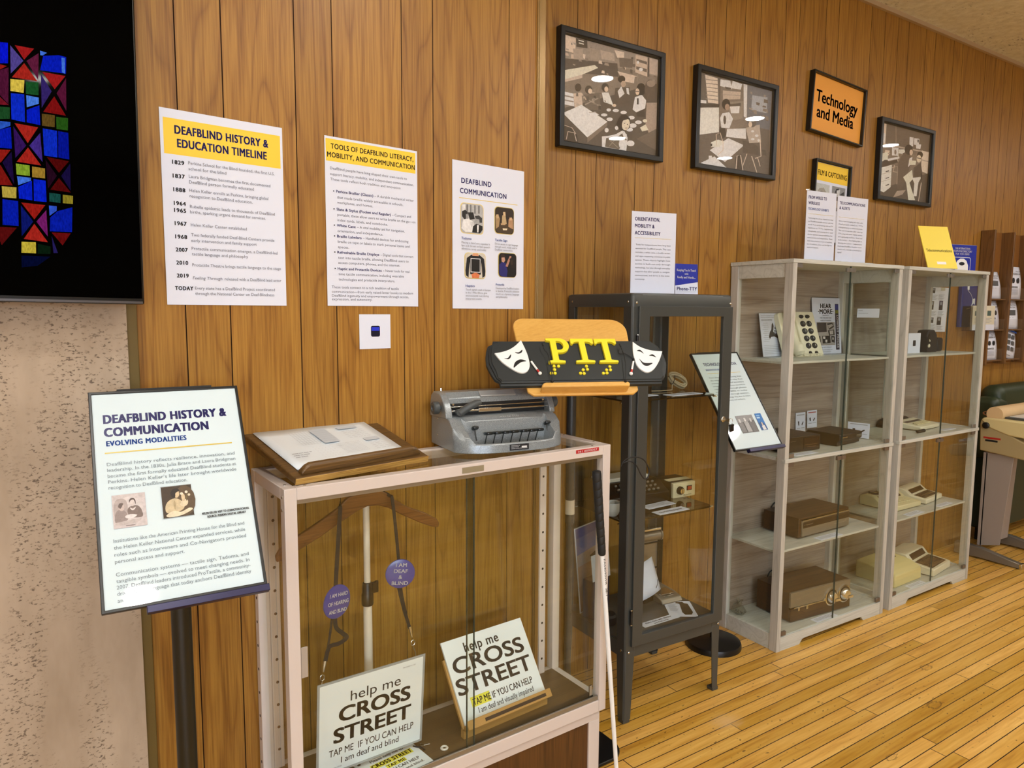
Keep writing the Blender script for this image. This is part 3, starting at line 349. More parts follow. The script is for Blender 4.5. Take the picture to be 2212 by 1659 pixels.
PIC_DESK="""6a6055 0,0 1,0 1,1 0,1|5a5148 0.092,0 1,0 1,0.246 0.096,0.267|8b8175 0.281,0 0.305,0.266 0.316,0.264 0.291,0|b7aa9c 0.441,0.344 0.5,0.342 0.523,0.408 0.43,0.415|8f8478 0.435,0.344 0.508,0.342 0.507,0.359 0.423,0.364|a89a8c 0.049,0.409 0.078,0.408 0.077,0.448 0.055,0.448|c4b5a6 0.3,0.428 0.348,0.427 0.373,0.481 0.324,0.482|c4b5a6 0.336,0.347 0.366,0.346 0.371,0.412 0.356,0.41|6f665c 0.143,0.421 0.215,0.418 0.224,0.472 0.158,0.473|b7aa9c 0.103,0.358 0.192,0.354 0.177,0.424 0.089,0.427|968b7f 0.14,0.388 0.204,0.385 0.196,0.407 0.152,0.406|9b9084 0.097,0.276 1,0.246 1,0.263 0.098,0.294|b9ab9b 0,0.004 0.1,0.003 0.097,0.285 0.018,0.281|d4c8b9 0.022,0.138 0.087,0.135 0.091,0.268 0.026,0.271|d9ccbc 0.575,0.098 0.659,0.092 0.657,0.222 0.578,0.221|e2d7c8 0.673,0.098 0.779,0.092 0.774,0.183 0.672,0.192|2c2620 0.74,0.105 0.768,0.103 0.768,0.146 0.743,0.147|d9ccbc 0.716,0.174 0.825,0.166 0.812,0.232 0.721,0.239|b9ad9f 0.842,0.246 1,0.255 1,0.569 0.858,0.545|8c8175 0.852,0.376 0.999,0.38 1,0.393 0.853,0.389|4a433b 0.008,0.927 0.997,0.561 1,1 0,1|3c352d 0.011,0.569 0.35,0.45 0.367,0.493 0.028,0.623|cfc2b2 0.015,0.622 0.248,0.545 0.248,0.858 0.12,0.948 0.016,0.926|8e8375 0.047,0.709 0.242,0.643 0.24,0.638 0.045,0.704|8e8375 0.044,0.817 0.244,0.742 0.241,0.738 0.041,0.812|2a251f 0.138,0.662 0.203,0.64 0.197,0.628 0.132,0.651|2a251f 0.144,0.755 0.209,0.733 0.204,0.722 0.139,0.744|2a251f 0.152,0.855 0.217,0.828 0.209,0.817 0.144,0.845|c7baab 0.015,0.425 0.157,0.379 0.164,0.486 0.022,0.535|3b342d 0.195,0.521 0.19,0.539 0.172,0.556 0.145,0.568 0.114,0.572 0.087,0.569 0.067,0.559 0.059,0.543 0.065,0.525 0.083,0.508 0.109,0.496 0.14,0.491 0.168,0.494 0.187,0.505|e0d6c9 0.163,0.472 0.388,0.407 0.39,0.434 0.165,0.504|d9cfc2 0.231,0.297 0.361,0.293 0.36,0.402 0.239,0.414|6d6358 0.324,0.354 0.323,0.37 0.318,0.383 0.31,0.392 0.301,0.393 0.291,0.388 0.285,0.376 0.281,0.361 0.283,0.345 0.288,0.332 0.296,0.323 0.305,0.322 0.314,0.327 0.321,0.338|cbbfb0 0.368,0.31 0.518,0.284 0.523,0.356 0.371,0.364|a2978a 0.253,0.589 0.363,0.55 0.366,0.804 0.382,0.802 0.378,0.544 0.249,0.579|a2978a 0.294,0.54 0.275,0.638 0.416,0.637 0.418,0.626 0.288,0.63 0.31,0.539|544a41 0.368,0.511 0.453,0.35 0.533,0.308 0.652,0.39 0.602,0.566 0.558,0.665 0.475,0.872 0.378,0.858|2c2620 0.651,0.266 0.645,0.299 0.624,0.329 0.591,0.348 0.554,0.355 0.52,0.346 0.495,0.325 0.485,0.295 0.491,0.262 0.512,0.232 0.544,0.212 0.581,0.206 0.616,0.214 0.641,0.235|b5a391 0.657,0.306 0.655,0.324 0.647,0.339 0.634,0.35 0.619,0.352 0.605,0.347 0.595,0.334 0.59,0.317 0.592,0.299 0.6,0.284 0.613,0.273 0.628,0.271 0.642,0.276 0.652,0.289|ddd1c3 0.596,0.4 0.656,0.371 0.635,0.468 0.577,0.533|c9bba9 0.49,0.685 0.663,0.556 0.695,0.682 0.626,0.748 0.765,0.982 0.624,1 0.559,0.758|463e36 0.69,0.524 0.841,0.425 0.89,0.587 0.716,0.689|c9b9a8 0.584,0.429 0.739,0.413 0.729,0.475 0.617,0.493|2a241e 0.876,0.306 0.871,0.328 0.855,0.348 0.83,0.361 0.802,0.366 0.776,0.361 0.758,0.347 0.75,0.327 0.755,0.305 0.771,0.286 0.795,0.272 0.823,0.267 0.849,0.272 0.868,0.286|c0ae9c 0.842,0.368 0.839,0.393 0.827,0.415 0.808,0.429 0.787,0.432 0.767,0.425 0.752,0.407 0.745,0.384 0.748,0.359 0.76,0.338 0.779,0.324 0.801,0.32 0.821,0.327 0.836,0.345|2a241e 0.753,0.364 0.845,0.362 0.846,0.373 0.753,0.375|d0c3b2 0.672,0.671 0.876,0.627 0.813,0.721 0.793,0.922 0.724,0.931 0.728,0.743|a2978a 0.867,0.713 0.83,0.992 0.847,0.992 0.885,0.712|8d8276 0.38,0.894 0.558,0.86 0.493,0.934 0.306,1|2a251f 0.887,0.625 0.887,0.65 0.884,0.67 0.878,0.682 0.87,0.683 0.862,0.673 0.856,0.655 0.853,0.631 0.853,0.606 0.856,0.586 0.862,0.574 0.87,0.573 0.878,0.582 0.884,0.601"""
PIC_GLASS="""5a4a9a -0.0392,1.9648 -0.02,1.9415 -0.0405,1.9143|b02020 -0.0321,1.9665 -0.0023,1.9675 -0.0187,1.9441|6a2040 -0.0151,1.9426 0.0046,1.9611 0.002,1.9122|b82a20 -0.019,1.9378 0.0004,1.9095 -0.0389,1.9081|f0d050 -0.0416,1.9043 -0.0198,1.9071 -0.0219,1.8836 -0.0423,1.8829|1f5a2a -0.018,1.9048 0.0023,1.9076 0.0014,1.8841 -0.0186,1.8826|1030d8 -0.0419,1.8791 -0.0212,1.8811 -0.0219,1.8305 -0.0428,1.832|5088f0 -0.0181,1.8803 0.0017,1.8798 0.0012,1.8686 -0.0181,1.8585|0820d0 -0.0184,1.8538 0.0019,1.8658 0.002,1.8295 -0.0193,1.831|b82a20 -0.0386,1.8261 -0.0017,1.8249 -0.0193,1.7932|3a1860 -0.0406,1.8202 -0.0219,1.7882 -0.0398,1.7629|4a3090 -0.017,1.7889 0.0013,1.8152 0.0029,1.7619|b82a20 -0.0192,1.7852 0.0005,1.7548 -0.0379,1.7565|90b030 -0.0395,1.7529 -0.018,1.7524 -0.0185,1.7331 -0.0392,1.7329|b08830 -0.0143,1.7512 0.0062,1.7504 0.0058,1.7316 -0.0148,1.7315|4a80f0 -0.0387,1.7299 -0.0169,1.7299 -0.0172,1.7244 -0.0373,1.7137|0a24d8 -0.0375,1.7106 -0.0157,1.7246 -0.0162,1.6882 -0.0372,1.6894|0a24d8 -0.0129,1.7283 0.0064,1.7275 0.0065,1.6877 -0.0139,1.6874|a82018 -0.0342,1.6823 0.0041,1.6816 -0.0146,1.6531|101a70 -0.035,1.6771 -0.0165,1.6488 -0.0358,1.62|802070 -0.0115,1.6492 0.0054,1.6724 0.0058,1.6228|b82a20 -0.015,1.6448 0.0058,1.6117 -0.0329,1.6151|d8c040 -0.0366,1.6097 -0.0139,1.6104 -0.0144,1.5893 -0.0377,1.5891|0c2010 -0.011,1.6079 0.0096,1.6039 0.0089,1.5899 -0.012,1.5888|060c30 -0.038,1.5839 0.0087,1.5846 -0.0132,1.5661 -0.0383,1.5616|0a20c8 0.0116,1.9578 0.0371,1.9651 0.0491,1.9644 0.0475,1.9333 0.0059,1.9306|4a80f0 0.0071,1.9663 0.0179,1.9648 0.0111,1.9583 0.007,1.958|4a80f0 0.0414,1.9617 0.0468,1.9619 0.046,1.933 0.0409,1.9346|b02020 0.0092,1.928 0.0467,1.9291 0.0278,1.9006|3a2870 0.0069,1.9235 0.0228,1.8956 0.0055,1.862|601838 0.0308,1.8937 0.0474,1.9251 0.0456,1.8641|8a1414 0.0266,1.8872 0.0445,1.8547 0.0078,1.8551|6a5020 0.0052,1.8512 0.0263,1.8522 0.0251,1.8299 0.0049,1.829|2a5a18 0.0282,1.8498 0.0479,1.8508 0.0468,1.8276 0.028,1.827|1030d0 0.0056,1.8244 0.0287,1.8237 0.0274,1.7738 0.0059,1.7742|0818a0 0.0305,1.8236 0.0472,1.8232 0.0471,1.773 0.0289,1.774|5a0c0c 0.0099,1.7721 0.0463,1.7695 0.0289,1.7454|2a0c20 0.0079,1.767 0.0253,1.7391 0.0096,1.7131|1a1040 0.0323,1.7399 0.0483,1.7656 0.0472,1.7138|5a0c0c 0.0284,1.7353 0.0474,1.7103 0.0134,1.7118|1a5048 0.0113,1.7057 0.0299,1.705 0.0291,1.6882 0.011,1.6892|988828 0.0336,1.7046 0.0508,1.7043 0.05,1.6888 0.0331,1.6885|3860e0 0.01,1.6815 0.0227,1.6816 0.0222,1.6729 0.0102,1.6621|0a20b0 0.011,1.659 0.0237,1.6723 0.0488,1.6823 0.0464,1.6345 0.0096,1.6329|701010 0.0122,1.631 0.0441,1.6318 0.0296,1.6076|2a2060 0.0122,1.6243 0.0212,1.5923 0.0139,1.5919|0a18e0 -0.0652,1.9652 -0.0426,1.9679 -0.0438,1.9314 -0.0673,1.9263|a02018 -0.0564,1.9271 -0.046,1.9261 -0.0569,1.9173|581838 -0.057,1.9166 -0.0433,1.9244 -0.0464,1.8583 -0.0594,1.8731|801828 -0.0596,1.8698 -0.0456,1.8568 -0.0632,1.8546|205028 -0.0716,1.8504 -0.0447,1.853 -0.0456,1.8325 -0.0729,1.8269|3060d0 -0.073,1.8252 -0.0448,1.8267 -0.0451,1.8201 -0.0629,1.81|0a20c0 -0.0713,1.806 -0.0444,1.8179 -0.0446,1.7788 -0.073,1.777|a02018 -0.0759,1.7733 -0.0467,1.7762 -0.0629,1.7508|201040 -0.06,1.7519 -0.0454,1.7731 -0.0436,1.714|8a1a14 -0.078,1.7364 -0.0631,1.7465 -0.046,1.712 -0.0795,1.7099|c8b048 -0.063,1.7084 -0.0404,1.7093 -0.0415,1.689 -0.0627,1.6885|0a20b8 -0.0629,1.6852 -0.0389,1.6842 -0.04,1.6384 -0.0646,1.6382|601010 -0.0782,1.6338 -0.043,1.6348 -0.0675,1.601"""
# ------------------------------------------------------------ the room
def wall1_pt(u, off=0., z=0.): return (u*cos(A1)+off*sin(A1), Y1+u*sin(A1)-off*cos(A1), z)
def boards(edges, z0, z1, y=0., g=.0028, dep=.004):
    """grooved panelling: flat boards with V grooves between"""
    mb = MB()
    for i in range(len(edges)-1):
        a, b = edges[i], edges[i+1]; r = random.random()
        mb.add([(a+g/2, y, z0), (b-g/2, y, z0), (b-g/2, y, z1), (a+g/2, y, z1)], [(0, 1, 2, 3)], 0, rnd=r)
        mb.add([(b-g/2, y, z0), (b, y+dep, z0), (b, y+dep, z1), (b-g/2, y, z1)], [(0, 1, 2, 3)], 1)
        mb.add([(b, y+dep, z0), (b+g/2, y, z0), (b+g/2, y, z1), (b, y+dep, z1)], [(0, 1, 2, 3)], 1)
    return mb
GROOVE = M('dark_groove', '34190a', .7)
e1 = [.157, .2827, .384, .5606, .661, .8676, .9702, 1.2515, 1.368]
mb = boards(e1, 0, CEIL)
mb.box(.157, 1.398, .006, .36, 0, CEIL, 0, rnd=.3)
o = structure('wall_front', mb, [OAK, GROOVE], smooth=False); o.location = (0, Y1, 0); o.rotation_euler = (0, 0, A1)
# far panelled wall, four-foot sheets of eight boards
pat = [.101, .203, .104, .279, .127, .125, .104, .1762]
e2 = [1.35, 1.737]; k = 0
while e2[-1] < 13: e2.append(e2[-1]+pat[k % 8]); k += 1
mb = boards(e2, 0, CEIL, Y2); mb.box(1.30, e2[-1], Y2+.006, Y2+.12, 0, CEIL, 0, rnd=.5)
structure('wall_right', mb, [OAK, GROOVE], smooth=False)
XR = e2[-1]
# corner trims
mb = MB(); mb.box(1.366, 1.400, -.006, .30, 0, CEIL); mb.box(1.371, 1.376, -.0085, -.006, 0, CEIL)
o = structure('trim_1', mb, TRIMM, bevel=.002); o.location = (0, Y1, 0); o.rotation_euler = (0, 0, A1)
mb = MB(); mb.box(.155, .178, -.012, .0, 0, CEIL)
o = structure('trim_2', mb, M('olive_bronze_trim', '6b5a30', .45, metal=.2), bevel=.002); o.location = (0, Y1, 0); o.rotation_euler = (0, 0, A1)

def travertine(name, base, light, pit, sc=1., vein=True):
    m = M(name, base, .7); t = NT(m); co = t.n('TexCoord').outputs['Object']
    big = t.n('TexNoise', {'Vector': t.vec(co, (7*sc, 7*sc, 2.2*sc)), 'Scale': 1., 'Detail': 5., 'Roughness': .6}).outputs[0]
    c = t.ramp(big, [(.3, base), (.68, light)])
    band = t.n('TexNoise', {'Vector': t.vec(co, (13*sc, 13*sc, 2.*sc)), 'Scale': 1., 'Detail': 2.}).outputs[0]
    p1 = t.n('TexNoise', {'Vector': t.vec(co, (120*sc, 120*sc, 230*sc)), 'Scale': 1., 'Detail': 3., 'Roughness': .6, 'Distortion': .2}).outputs[0]
    msk = t.math('MULTIPLY', t.ramp(p1, [(.565, '000000'), (.64, 'ffffff')]), t.ramp(band, [(.43, '000000'), (.56, 'ffffff')]))
    c = t.mix(t.math('MULTIPLY', msk, .8), c, pit)
    t.l(c, t.b.inputs['Base Color'])
    bp = t.n('Bump', {'Height': msk, 'Strength': -.5, 'Distance': .004}); t.l(bp.outputs[0], t.b.inputs['Normal'])
    return m
STONE = travertine('travertine', '9c8973', 'bba994', '4a3a2c')
mb = MB(); mb.box(-4.2, .155, -.02, .35, 0, CEIL); mb.box(-4.2, .155, -.0203, -.0198, .862, .864)
o = structure('wall_left', mb, STONE, smooth=False); o.location = (0, Y1, 0); o.rotation_euler = (0, 0, A1)

def floor_mat():
    m = M('maple_strip_floor', 'c99444', .33, coat=.25); t = NT(m); co = t.n('TexCoord').outputs['Object']
    br = t.n('TexBrick', {'Vector': t.vec(co, (1, 1, 1)), 'Color1': (0, 0, 0, 1), 'Color2': (1, 1, 1, 1), 'Mortar': (.5, .5, .5, 1), 'Scale': 1., 'Mortar Size': .0018, 'Mortar Smooth': .2, 'Bias': 0., 'Brick Width': 1.55, 'Row Height': .0525}, offset=.37, offset_frequency=2, squash=.8, squash_frequency=3)
    rn = br.outputs['Color']
    sh = t.vec(rn, (41., 17., 9.))
    g1 = t.n('TexNoise', {'Vector': t.vec(co, (2.4, 34., 1.), sh), 'Scale': 1., 'Detail': 4., 'Roughness': .6, 'Distortion': .4}).outputs[0]
    g2 = t.n('TexNoise', {'Vector': t.vec(co, (9., 130., 1.), sh), 'Scale': 1., 'Detail': 3.}).outputs[0]
    f = t.math('ADD', t.math('MULTIPLY', g1, .65), t.math('MULTIPLY', g2, .35))
    c = t.ramp(f, [(.26, 'b27a2a'), (.47, 'dba84a'), (.70, 'edc268')])
    s = t.n('SeparateColor', {0: rn}).outputs[0]
    hv = t.n('HueSaturation', {'Color': c, 'Value': t.math('ADD', t.math('MULTIPLY', s, .40), .76), 'Saturation': t.math('ADD', t.math('MULTIPLY', s, -.1), 1.05)}).outputs[0]
    sp = t.n('TexNoise', {'Vector': t.vec(co, (48., 80., 1.)), 'Scale': 1., 'Detail': 2., 'Roughness': .5}).outputs[0]
    sp2 = t.n('TexNoise', {'Vector': t.vec(co, (3., 3., 1.)), 'Scale': 1., 'Detail': 1.}).outputs[0]
    spk = t.math('MULTIPLY', t.ramp(sp, [(.66, '000000'), (.71, 'ffffff')]), t.ramp(sp2, [(.38, '000000'), (.55, 'ffffff')]))
    c = t.mix(t.math('MULTIPLY', spk, .75), hv, '4a2a0e')
    c = t.mix(br.outputs['Fac'], c, '2b1505')
    # oval knots and a scuffed patch, where the boards really have them
    for (kx, ky, rx, ry, colr, w) in ((3.05, 1.46, .035, .020, '5d3d18', .75), (2.78, 1.29, .040, .022, '5d3d18', .8), (2.32, 1.20, .030, .014, '6d4a1e', .7), (2.02, 1.64, .075, .055, 'e9c58f', .55)):
        v = t.n('VectorMath', {0: co, 1: (kx, ky, 0)}, operation='SUBTRACT').outputs[0]
        v = t.n('VectorMath', {0: v, 1: (1/rx, 1/ry, 0)}, operation='MULTIPLY').outputs[0]
        d = t.n('VectorMath', {0: v}, operation='LENGTH').outputs['Value']
        d = t.math('ADD', d, t.math('MULTIPLY', t.math('SUBTRACT', g2, .5), 1.6))
        if w > .6: k_ = t.ramp(d, [(.25, '777777'), (.62, '222222'), (.8, 'ffffff'), (1.0, '000000')])
        else: k_ = t.ramp(d, [(.2, 'ffffff'), (1.0, '000000')])
        c = t.mix(t.math('MULTIPLY', k_, w), c, colr)
    t.l(c, t.b.inputs['Base Color'])
    bp = t.n('Bump', {'Height': t.math('SUBTRACT', 1., br.outputs['Fac']), 'Strength': .5, 'Distance': .0015}); t.l(bp.outputs[0], t.b.inputs['Normal'])
    return m
mb = MB(); mb.add([(-5, -6, 0), (XR, -6, 0), (XR, 2.5, 0), (-5, 2.5, 0)], [(0, 1, 2, 3)])
structure('floor', mb, floor_mat(), smooth=False)
def ceil_mat():
    m = M('rough_tan_ceiling', 'c9b288', .85); t = NT(m); co = t.n('TexCoord').outputs['Object']
    n1 = t.n('TexNoise', {'Vector': co, 'Scale': 26., 'Detail': 4., 'Roughness': .6}).outputs[0]
    n2 = t.n('TexNoise', {'Vector': t.vec(co, (40., 75., 1.)), 'Scale': 1., 'Detail': 3., 'Distortion': .8}).outputs[0]
    n3 = t.n('TexNoise', {'Vector': co, 'Scale': 3.5, 'Detail': 2.}).outputs[0]
    pit = t.math('MULTIPLY', t.ramp(n2, [(.60, '000000'), (.68, 'ffffff')]), t.ramp(n3, [(.42, '000000'), (.58, 'ffffff')]))
    c = t.mix(t.math('MULTIPLY', pit, .6), t.ramp(n1, [(.3, 'd3d0c0'), (.7, 'e9e8dc')]), '5e4a2c')
    t.l(c, t.b.inputs['Base Color'])
    bp = t.n('Bump', {'Height': t.math('SUBTRACT', n1, pit), 'Strength': .4, 'Distance': .008}); t.l(bp.outputs[0], t.b.inputs['Normal'])
    return m
mb = MB(); mb.add([(-5, -6, CEIL), (XR, -6, CEIL), (XR, 2.5, CEIL), (-5, 2.5, CEIL)], [(3, 2, 1, 0)])
structure('ceiling', mb, ceil_mat(), smooth=False)
mb = MB(); mb.box(1.35, XR, Y2-.018, Y2, CEIL-.022, CEIL)
structure('trim_3', mb, M('ceiling_angle_trim', 'b39b7a', .5), smooth=False)
PLAST = M('plaster_cream', 'd9cfbe', .8)
for nm, a in (('wall_back', (-5, XR, -6.1, -6, 0, CEIL)), ('wall_side_west', (-5.1, -5, -6, 2.5, 0, CEIL)), ('wall_side_east', (XR, XR+.1, -6, 2.5, 0, CEIL))):
    mb = MB(); mb.box(*a); structure(nm, mb, PLAST, smooth=False)

# made-up glowing window and frame, added behind the camera as fill light
mb = MB(); mb.box(-4.6, .4, -6.0, -5.97, .9, 2.75)
structure('added_fill_window', mb, M('added_fill_glow', 'ffffff', .5, emit='dceaff', es=FILL_GLOW), smooth=False)
mb = MB()
for x in (-4.7, -3.0, -1.3, .4): mb.box(x, x+.08, -6.0, -5.94, .85, 2.8)
for z in (.85, 1.85, 2.74): mb.box(-4.7, .48, -6.0, -5.94, z, z+.06)
structure('trim_4', mb, M('fill_window_frame_white', 'd8d4c8', .5), smooth=False)
# ------------------------------------------------------------ recessed lamps
LENS = M('lamp_lens', 'ffffff', .3, emit='ffffff', es=LAMP_STRENGTH); LENS.node_tree.nodes['Principled BSDF'].inputs['Emission Color'].default_value = (*LAMP_COLOUR, 1)
TRIMW = M('lamp_trim_white', 'e8e4da', .4)
lab0 = 'round recessed ceiling lamp with white trim ring'
lamp0 = None
for i, (x, y) in enumerate(LAMP_SPOTS):
    if lamp0 is None:
        t = thing('ceiling_light', lab0, 'ceiling light', (x, y, CEIL-.012), group='recessed ceiling lamps')
        mb = MB(); mb.lathe([(.072, .002), (.075, 0), (.098, .004), (.100, .0115), (.072, .0115), (.072, .002)], 32, cap=False); mb.build('trim_ring', TRIMW, t)
        mb = MB(); mb.lathe([(.0715, .004), (.0715, .0112)], 32); mb.build('lens', LENS, t)
        lamp0 = t
    else:
        c = lamp0.copy(); COL.objects.link(c); c.location = (x, y, CEIL-.012)
        for ch in list(lamp0.children):
            d = ch.copy(); COL.objects.link(d); d.parent = c

# ------------------------------------------------------------ television
t = thing('television', 'huge black wall-mounted television with a stained glass reflection painted on its dark screen', 'television', wall1_pt(.173, .10, 1.4965), 0); t.rotation_euler = (0, .012, A1)
mb = MB(); mb.box(-1.46, 0, 0, .055, 0, .84); mb.build('housing', M('television_black', '050506', .3), t, bevel=.004)
mb = MB(); mb.box(-1.455, -.005, -.0012, 0, .012, .836); mb.build('screen', M('dark_screen', '010101', .04, spec=.03), t, smooth=False)
mb = MB(); mb.box(-1.455, -.004, -.0022, .001, .0015, .0062); mb.build('lower_trim', M('satin_trim', '6c6c70', .3, metal=.8), t)
pg = Page(t, 1.46, .84, -.0014, x0=-1.46, step=.0002)
mb = MB(); kk = 0
for it in PIC_GLASS.split('|'):
    a = it.split(); q = [tuple(map(float, c.split(','))) for c in a[1:]]; kk += 1
    mb.add([(u-.173, -.0015-.00001*kk, z-1.4965) for u, z in q], [tuple(range(len(q)))], col=a[0])
mb.build('painted_glass_reflection', SCREEN, t, smooth=False)  # stained glass reflected in the screen, drawn as glowing patches
mb = MB(); mb.box(-1.0, -.5, .055, .0785, .25, .6); mb.build('wall_mount', BLKPL, t)

# ------------------------------------------------------------ posters on the near panelling
def poster(u, ztop, w, h, label, name='poster', cat='poster', rot=0.):
    o = sheet(name, w, h, .0007); o.location = wall1_pt(u+w/2, .0015, ztop-h); o.rotation_euler = (0, 0, A1)
    tag(o, label, cat); return o
PW, PH = .2794, .4318
INCH = 1.
o = poster(.2434, 1.9289, PW, PH, 'white timeline poster with yellow title band, leftmost of the three wall posters')
pg = Page(o, PW, PH, -.0007)
pg.rects('header_band', YEL, (.007, .020, PW-.006, .098))
pg.text('heading', NAVY, [('DEAFBLIND HISTORY &', .137, .052, .0175, .212, .025, 'c'), ('EDUCATION TIMELINE', .137, .081, .0175, .203, .025, 'c')], 3)
yr = [('1829', .119), ('1837', .149), ('1888', .179), ('1964', .209), ('1965', .2245), ('1967', .2535), ('1968', .283), ('2007', .312), ('2010', .341), ('2019', .370), ('TODAY', .3985)]
pg.text('year_column', INKB, [(a, (.023 if a != 'TODAY' else .018), d, .0085, (.025 if a != 'TODAY' else .039), .025) for a, d in yr])
tl = [('Perkins School for the Blind founded, the first U.S.', .116, .2), ('school for the blind', .1285, .084), ('Laura Bridgman becomes the first documented', .1455, .189), ('DeafBlind person formally educated', .158, .148),
      ('Helen Keller enrolls at Perkins, bringing global', .1765, .183), ('recognition to DeafBlind education.', .189, .144), ('Rubella epidemic leads to thousands of DeafBlind', .2125, .198), ('births, sparking urgent demand for services.', .2245, .175),
      ('Helen Keller Center established', .2535, .128), ('Two federally funded Deaf-Blind Centers provide', .276, .195), ('early intervention and family support', .2885, .151), ('Protactile communication emerges, a DeafBlind-led', .3065, .202), ('tactile language and philosophy', .319, .129),
      ('Protactile Theatre brings tactile language to the stage', .344, .21), ('Feeling Through', .3735, .066, .15), ('released with a DeafBlind lead actor', .3735, .138), ('Every state has a DeafBlind Project coordinated', .3965, .189), ('through the National Center on Deaf-Blindness', .409, .187)]
pg.text('body_text', INKG, [(a[0], (.057 if i < 15 else (.129 if i == 15 else .061)), a[1], .0068, a[2], 0, 'l', a[3] if len(a) > 3 else 0) for i, a in enumerate(tl)])

o = poster(.6344, 1.9297, PW, PH, 'white poster with bulleted text under a yellow band, middle of the three wall posters')
pg = Page(o, PW, PH, -.0007)
pg.rects('header_band', YEL, (.003, .006, PW-.006, .062))
pg.text('heading', INKB, [('TOOLS OF DEAFBLIND LITERACY,', .142, .030, .0125, .249, .016, 'c'), ('MOBILITY, AND COMMUNICATION', .139, .052, .0125, .264, .016, 'c')], 3)
B = [('DeafBlind people have long shaped their own tools to', .014, .084, .231), ('support literacy, mobility, and independent communication.', .014, .0985, .253), ('These tools reflect both tradition and innovation', .014, .112, .21),
     ('– A durable mechanical writer', .142, .142, .125), ('that made braille widely accessible in schools,', .032, .157, .2), ('workplaces, and homes.', .032, .170, .105),
     ('– Compact and', .196, .188, .061), ('portable, these allow users to write braille on the go—on', .032, .202, .24), ('index cards, labels, and notebooks.', .032, .216, .15),
     ('– A vital mobility aid for navigation,', .088, .230, .148), ('orientation, and independence.', .032, .244, .135), ('– Handheld devices for embossing', .105, .258, .143), ('braille on tape or labels to mark personal items and', .032, .272, .22), ('spaces.', .032, .286, .032),
     ('– Digital tools that convert', .158, .300, .106), ('text into tactile braille, allowing DeafBlind users to', .032, .314, .216), ('access computers, phones, and the internet.', .032, .327, .188), ('– Newer tools for real-', .165, .343, .088), ('time tactile communication, including wearable', .032, .357, .2), ('technologies and protactile interpreters.', .032, .371, .171),
     ('These tools connect to a rich tradition of tactile', .012, .392, .203), ('communication—from early raised-letter books to modern', .012, .404, .25), ('DeafBlind ingenuity and empowerment through access,', .012, .4145, .236), ('expression, and autonomy.', .012, .424, .119)]
B = [(a, b, c*.985, .0066, e) for a, b, c, e in B]
pg.text('body_text', INKG, B)
pg.text('bullet_titles', NAVY, [(a, .03, d*.985, .0066, w, .012) for a, d, w in (('Perkins Brailler (Classic)', .142, .108), ('Slate & Stylus (Pocket and Regular)', .188, .162), ('White Cane', .230, .054), ('Braille Labelers', .258, .071), ('Refreshable Braille Displays', .300, .124), ('Haptic and Protactile Devices', .343, .131))])
pg.polys('bullets', INKB, *[elli(.0225, d*.985-.003, .0018, .0018, 8) for d in (.142, .188, .230, .258, .300, .343)])

o = poster(1.0352, 1.9248, PW, PH, 'white poster with four small rounded photographs, rightmost of the three wall posters')
pg = Page(o, PW, PH, -.0007)
pg.text('heading', NAVY, [('DEAFBLIND', .033, .063, .0145, .113, .02), ('COMMUNICATION', .028, .0925, .0145, .178, .02)], 3)
pg.rects('rule', GOLDL, (.024, .1055, .252, .1075))
def rp(x, d, w, h): return [(a, b) for a, b in rrect(x, x+w, d, d+h, .013, 4)]
spots = ((.030, .121, .084, .086), (.160, .120, .076, .079), (.045, .266, .078, .074), (.175, .259, .072, .073))
pg.polys('photo_borders', GOLDL, *[rp(x-.0018, d-.0018, w+.0036, h+.0036) for x, d, w, h in spots])
RC = ' '.join('%.3f,%.3f' % p for p in rrect(0, 1, 0, 1, .16, 4))
PT1 = 'b9b9b9 '+RC+'|e8e8e8 .05,.05 .2,.03 .2,.3 .08,.3|5a5a5a .25,.03 .3,.03 .3,.3 .25,.3|5a5a5a .42,.03 .46,.03 .46,.3 .42,.3|5a5a5a .6,.03 .65,.03 .65,.32 .6,.32|5a5a5a .78,.03 .83,.03 .83,.3 .78,.3|ededed .1,.55 .35,.5 .55,.6 .5,.95 .2,.97 .03,.85|222222 .05,.28 .2,.22 .3,.3 .3,.5 .15,.55 .05,.45|1c1c1c .3,.3 .55,.28 .62,.5 .4,.55|a0a0a0 .22,.36 .34,.38 .32,.52 .22,.52|3c3c3c .62,.4 .8,.36 .95,.45 .95,.6 .7,.62|a8a8a8 .62,.48 .82,.5 .84,.66 .7,.7 .6,.62|161616 .55,.72 .7,.66 .97,.72 .97,.85 .85,.98 .5,.97|f0f0f0 .72,.7 .8,.7 .78,.95 .72,.95|d5d5d5 .4,.62 .56,.6 .6,.72 .45,.8'
PT2 = '2e2216 '+RC+'|4a3a26 .02,.6 .98,.62 .96,.9 .84,.99 .16,.99 .03,.88|a98b62 .02,.35 .18,.3 .26,.45 .2,.75 .04,.85|c9ab80 .05,.3 .18,.28 .2,.42 .08,.45|c2a87e .38,.3 .55,.28 .62,.62 .35,.64|d8bd92 .42,.17 .54,.16 .56,.3 .44,.31|b9906a .72,.42 .95,.38 .97,.8 .7,.72|d3ae84 .76,.33 .9,.32 .9,.45 .77,.47|3a2a1c .74,.3 .92,.27 .93,.34 .76,.36|e6d6b4 .4,.8 .66,.79 .62,.86 .42,.87|caa77c .3,.62 .55,.6 .55,.66 .32,.68'
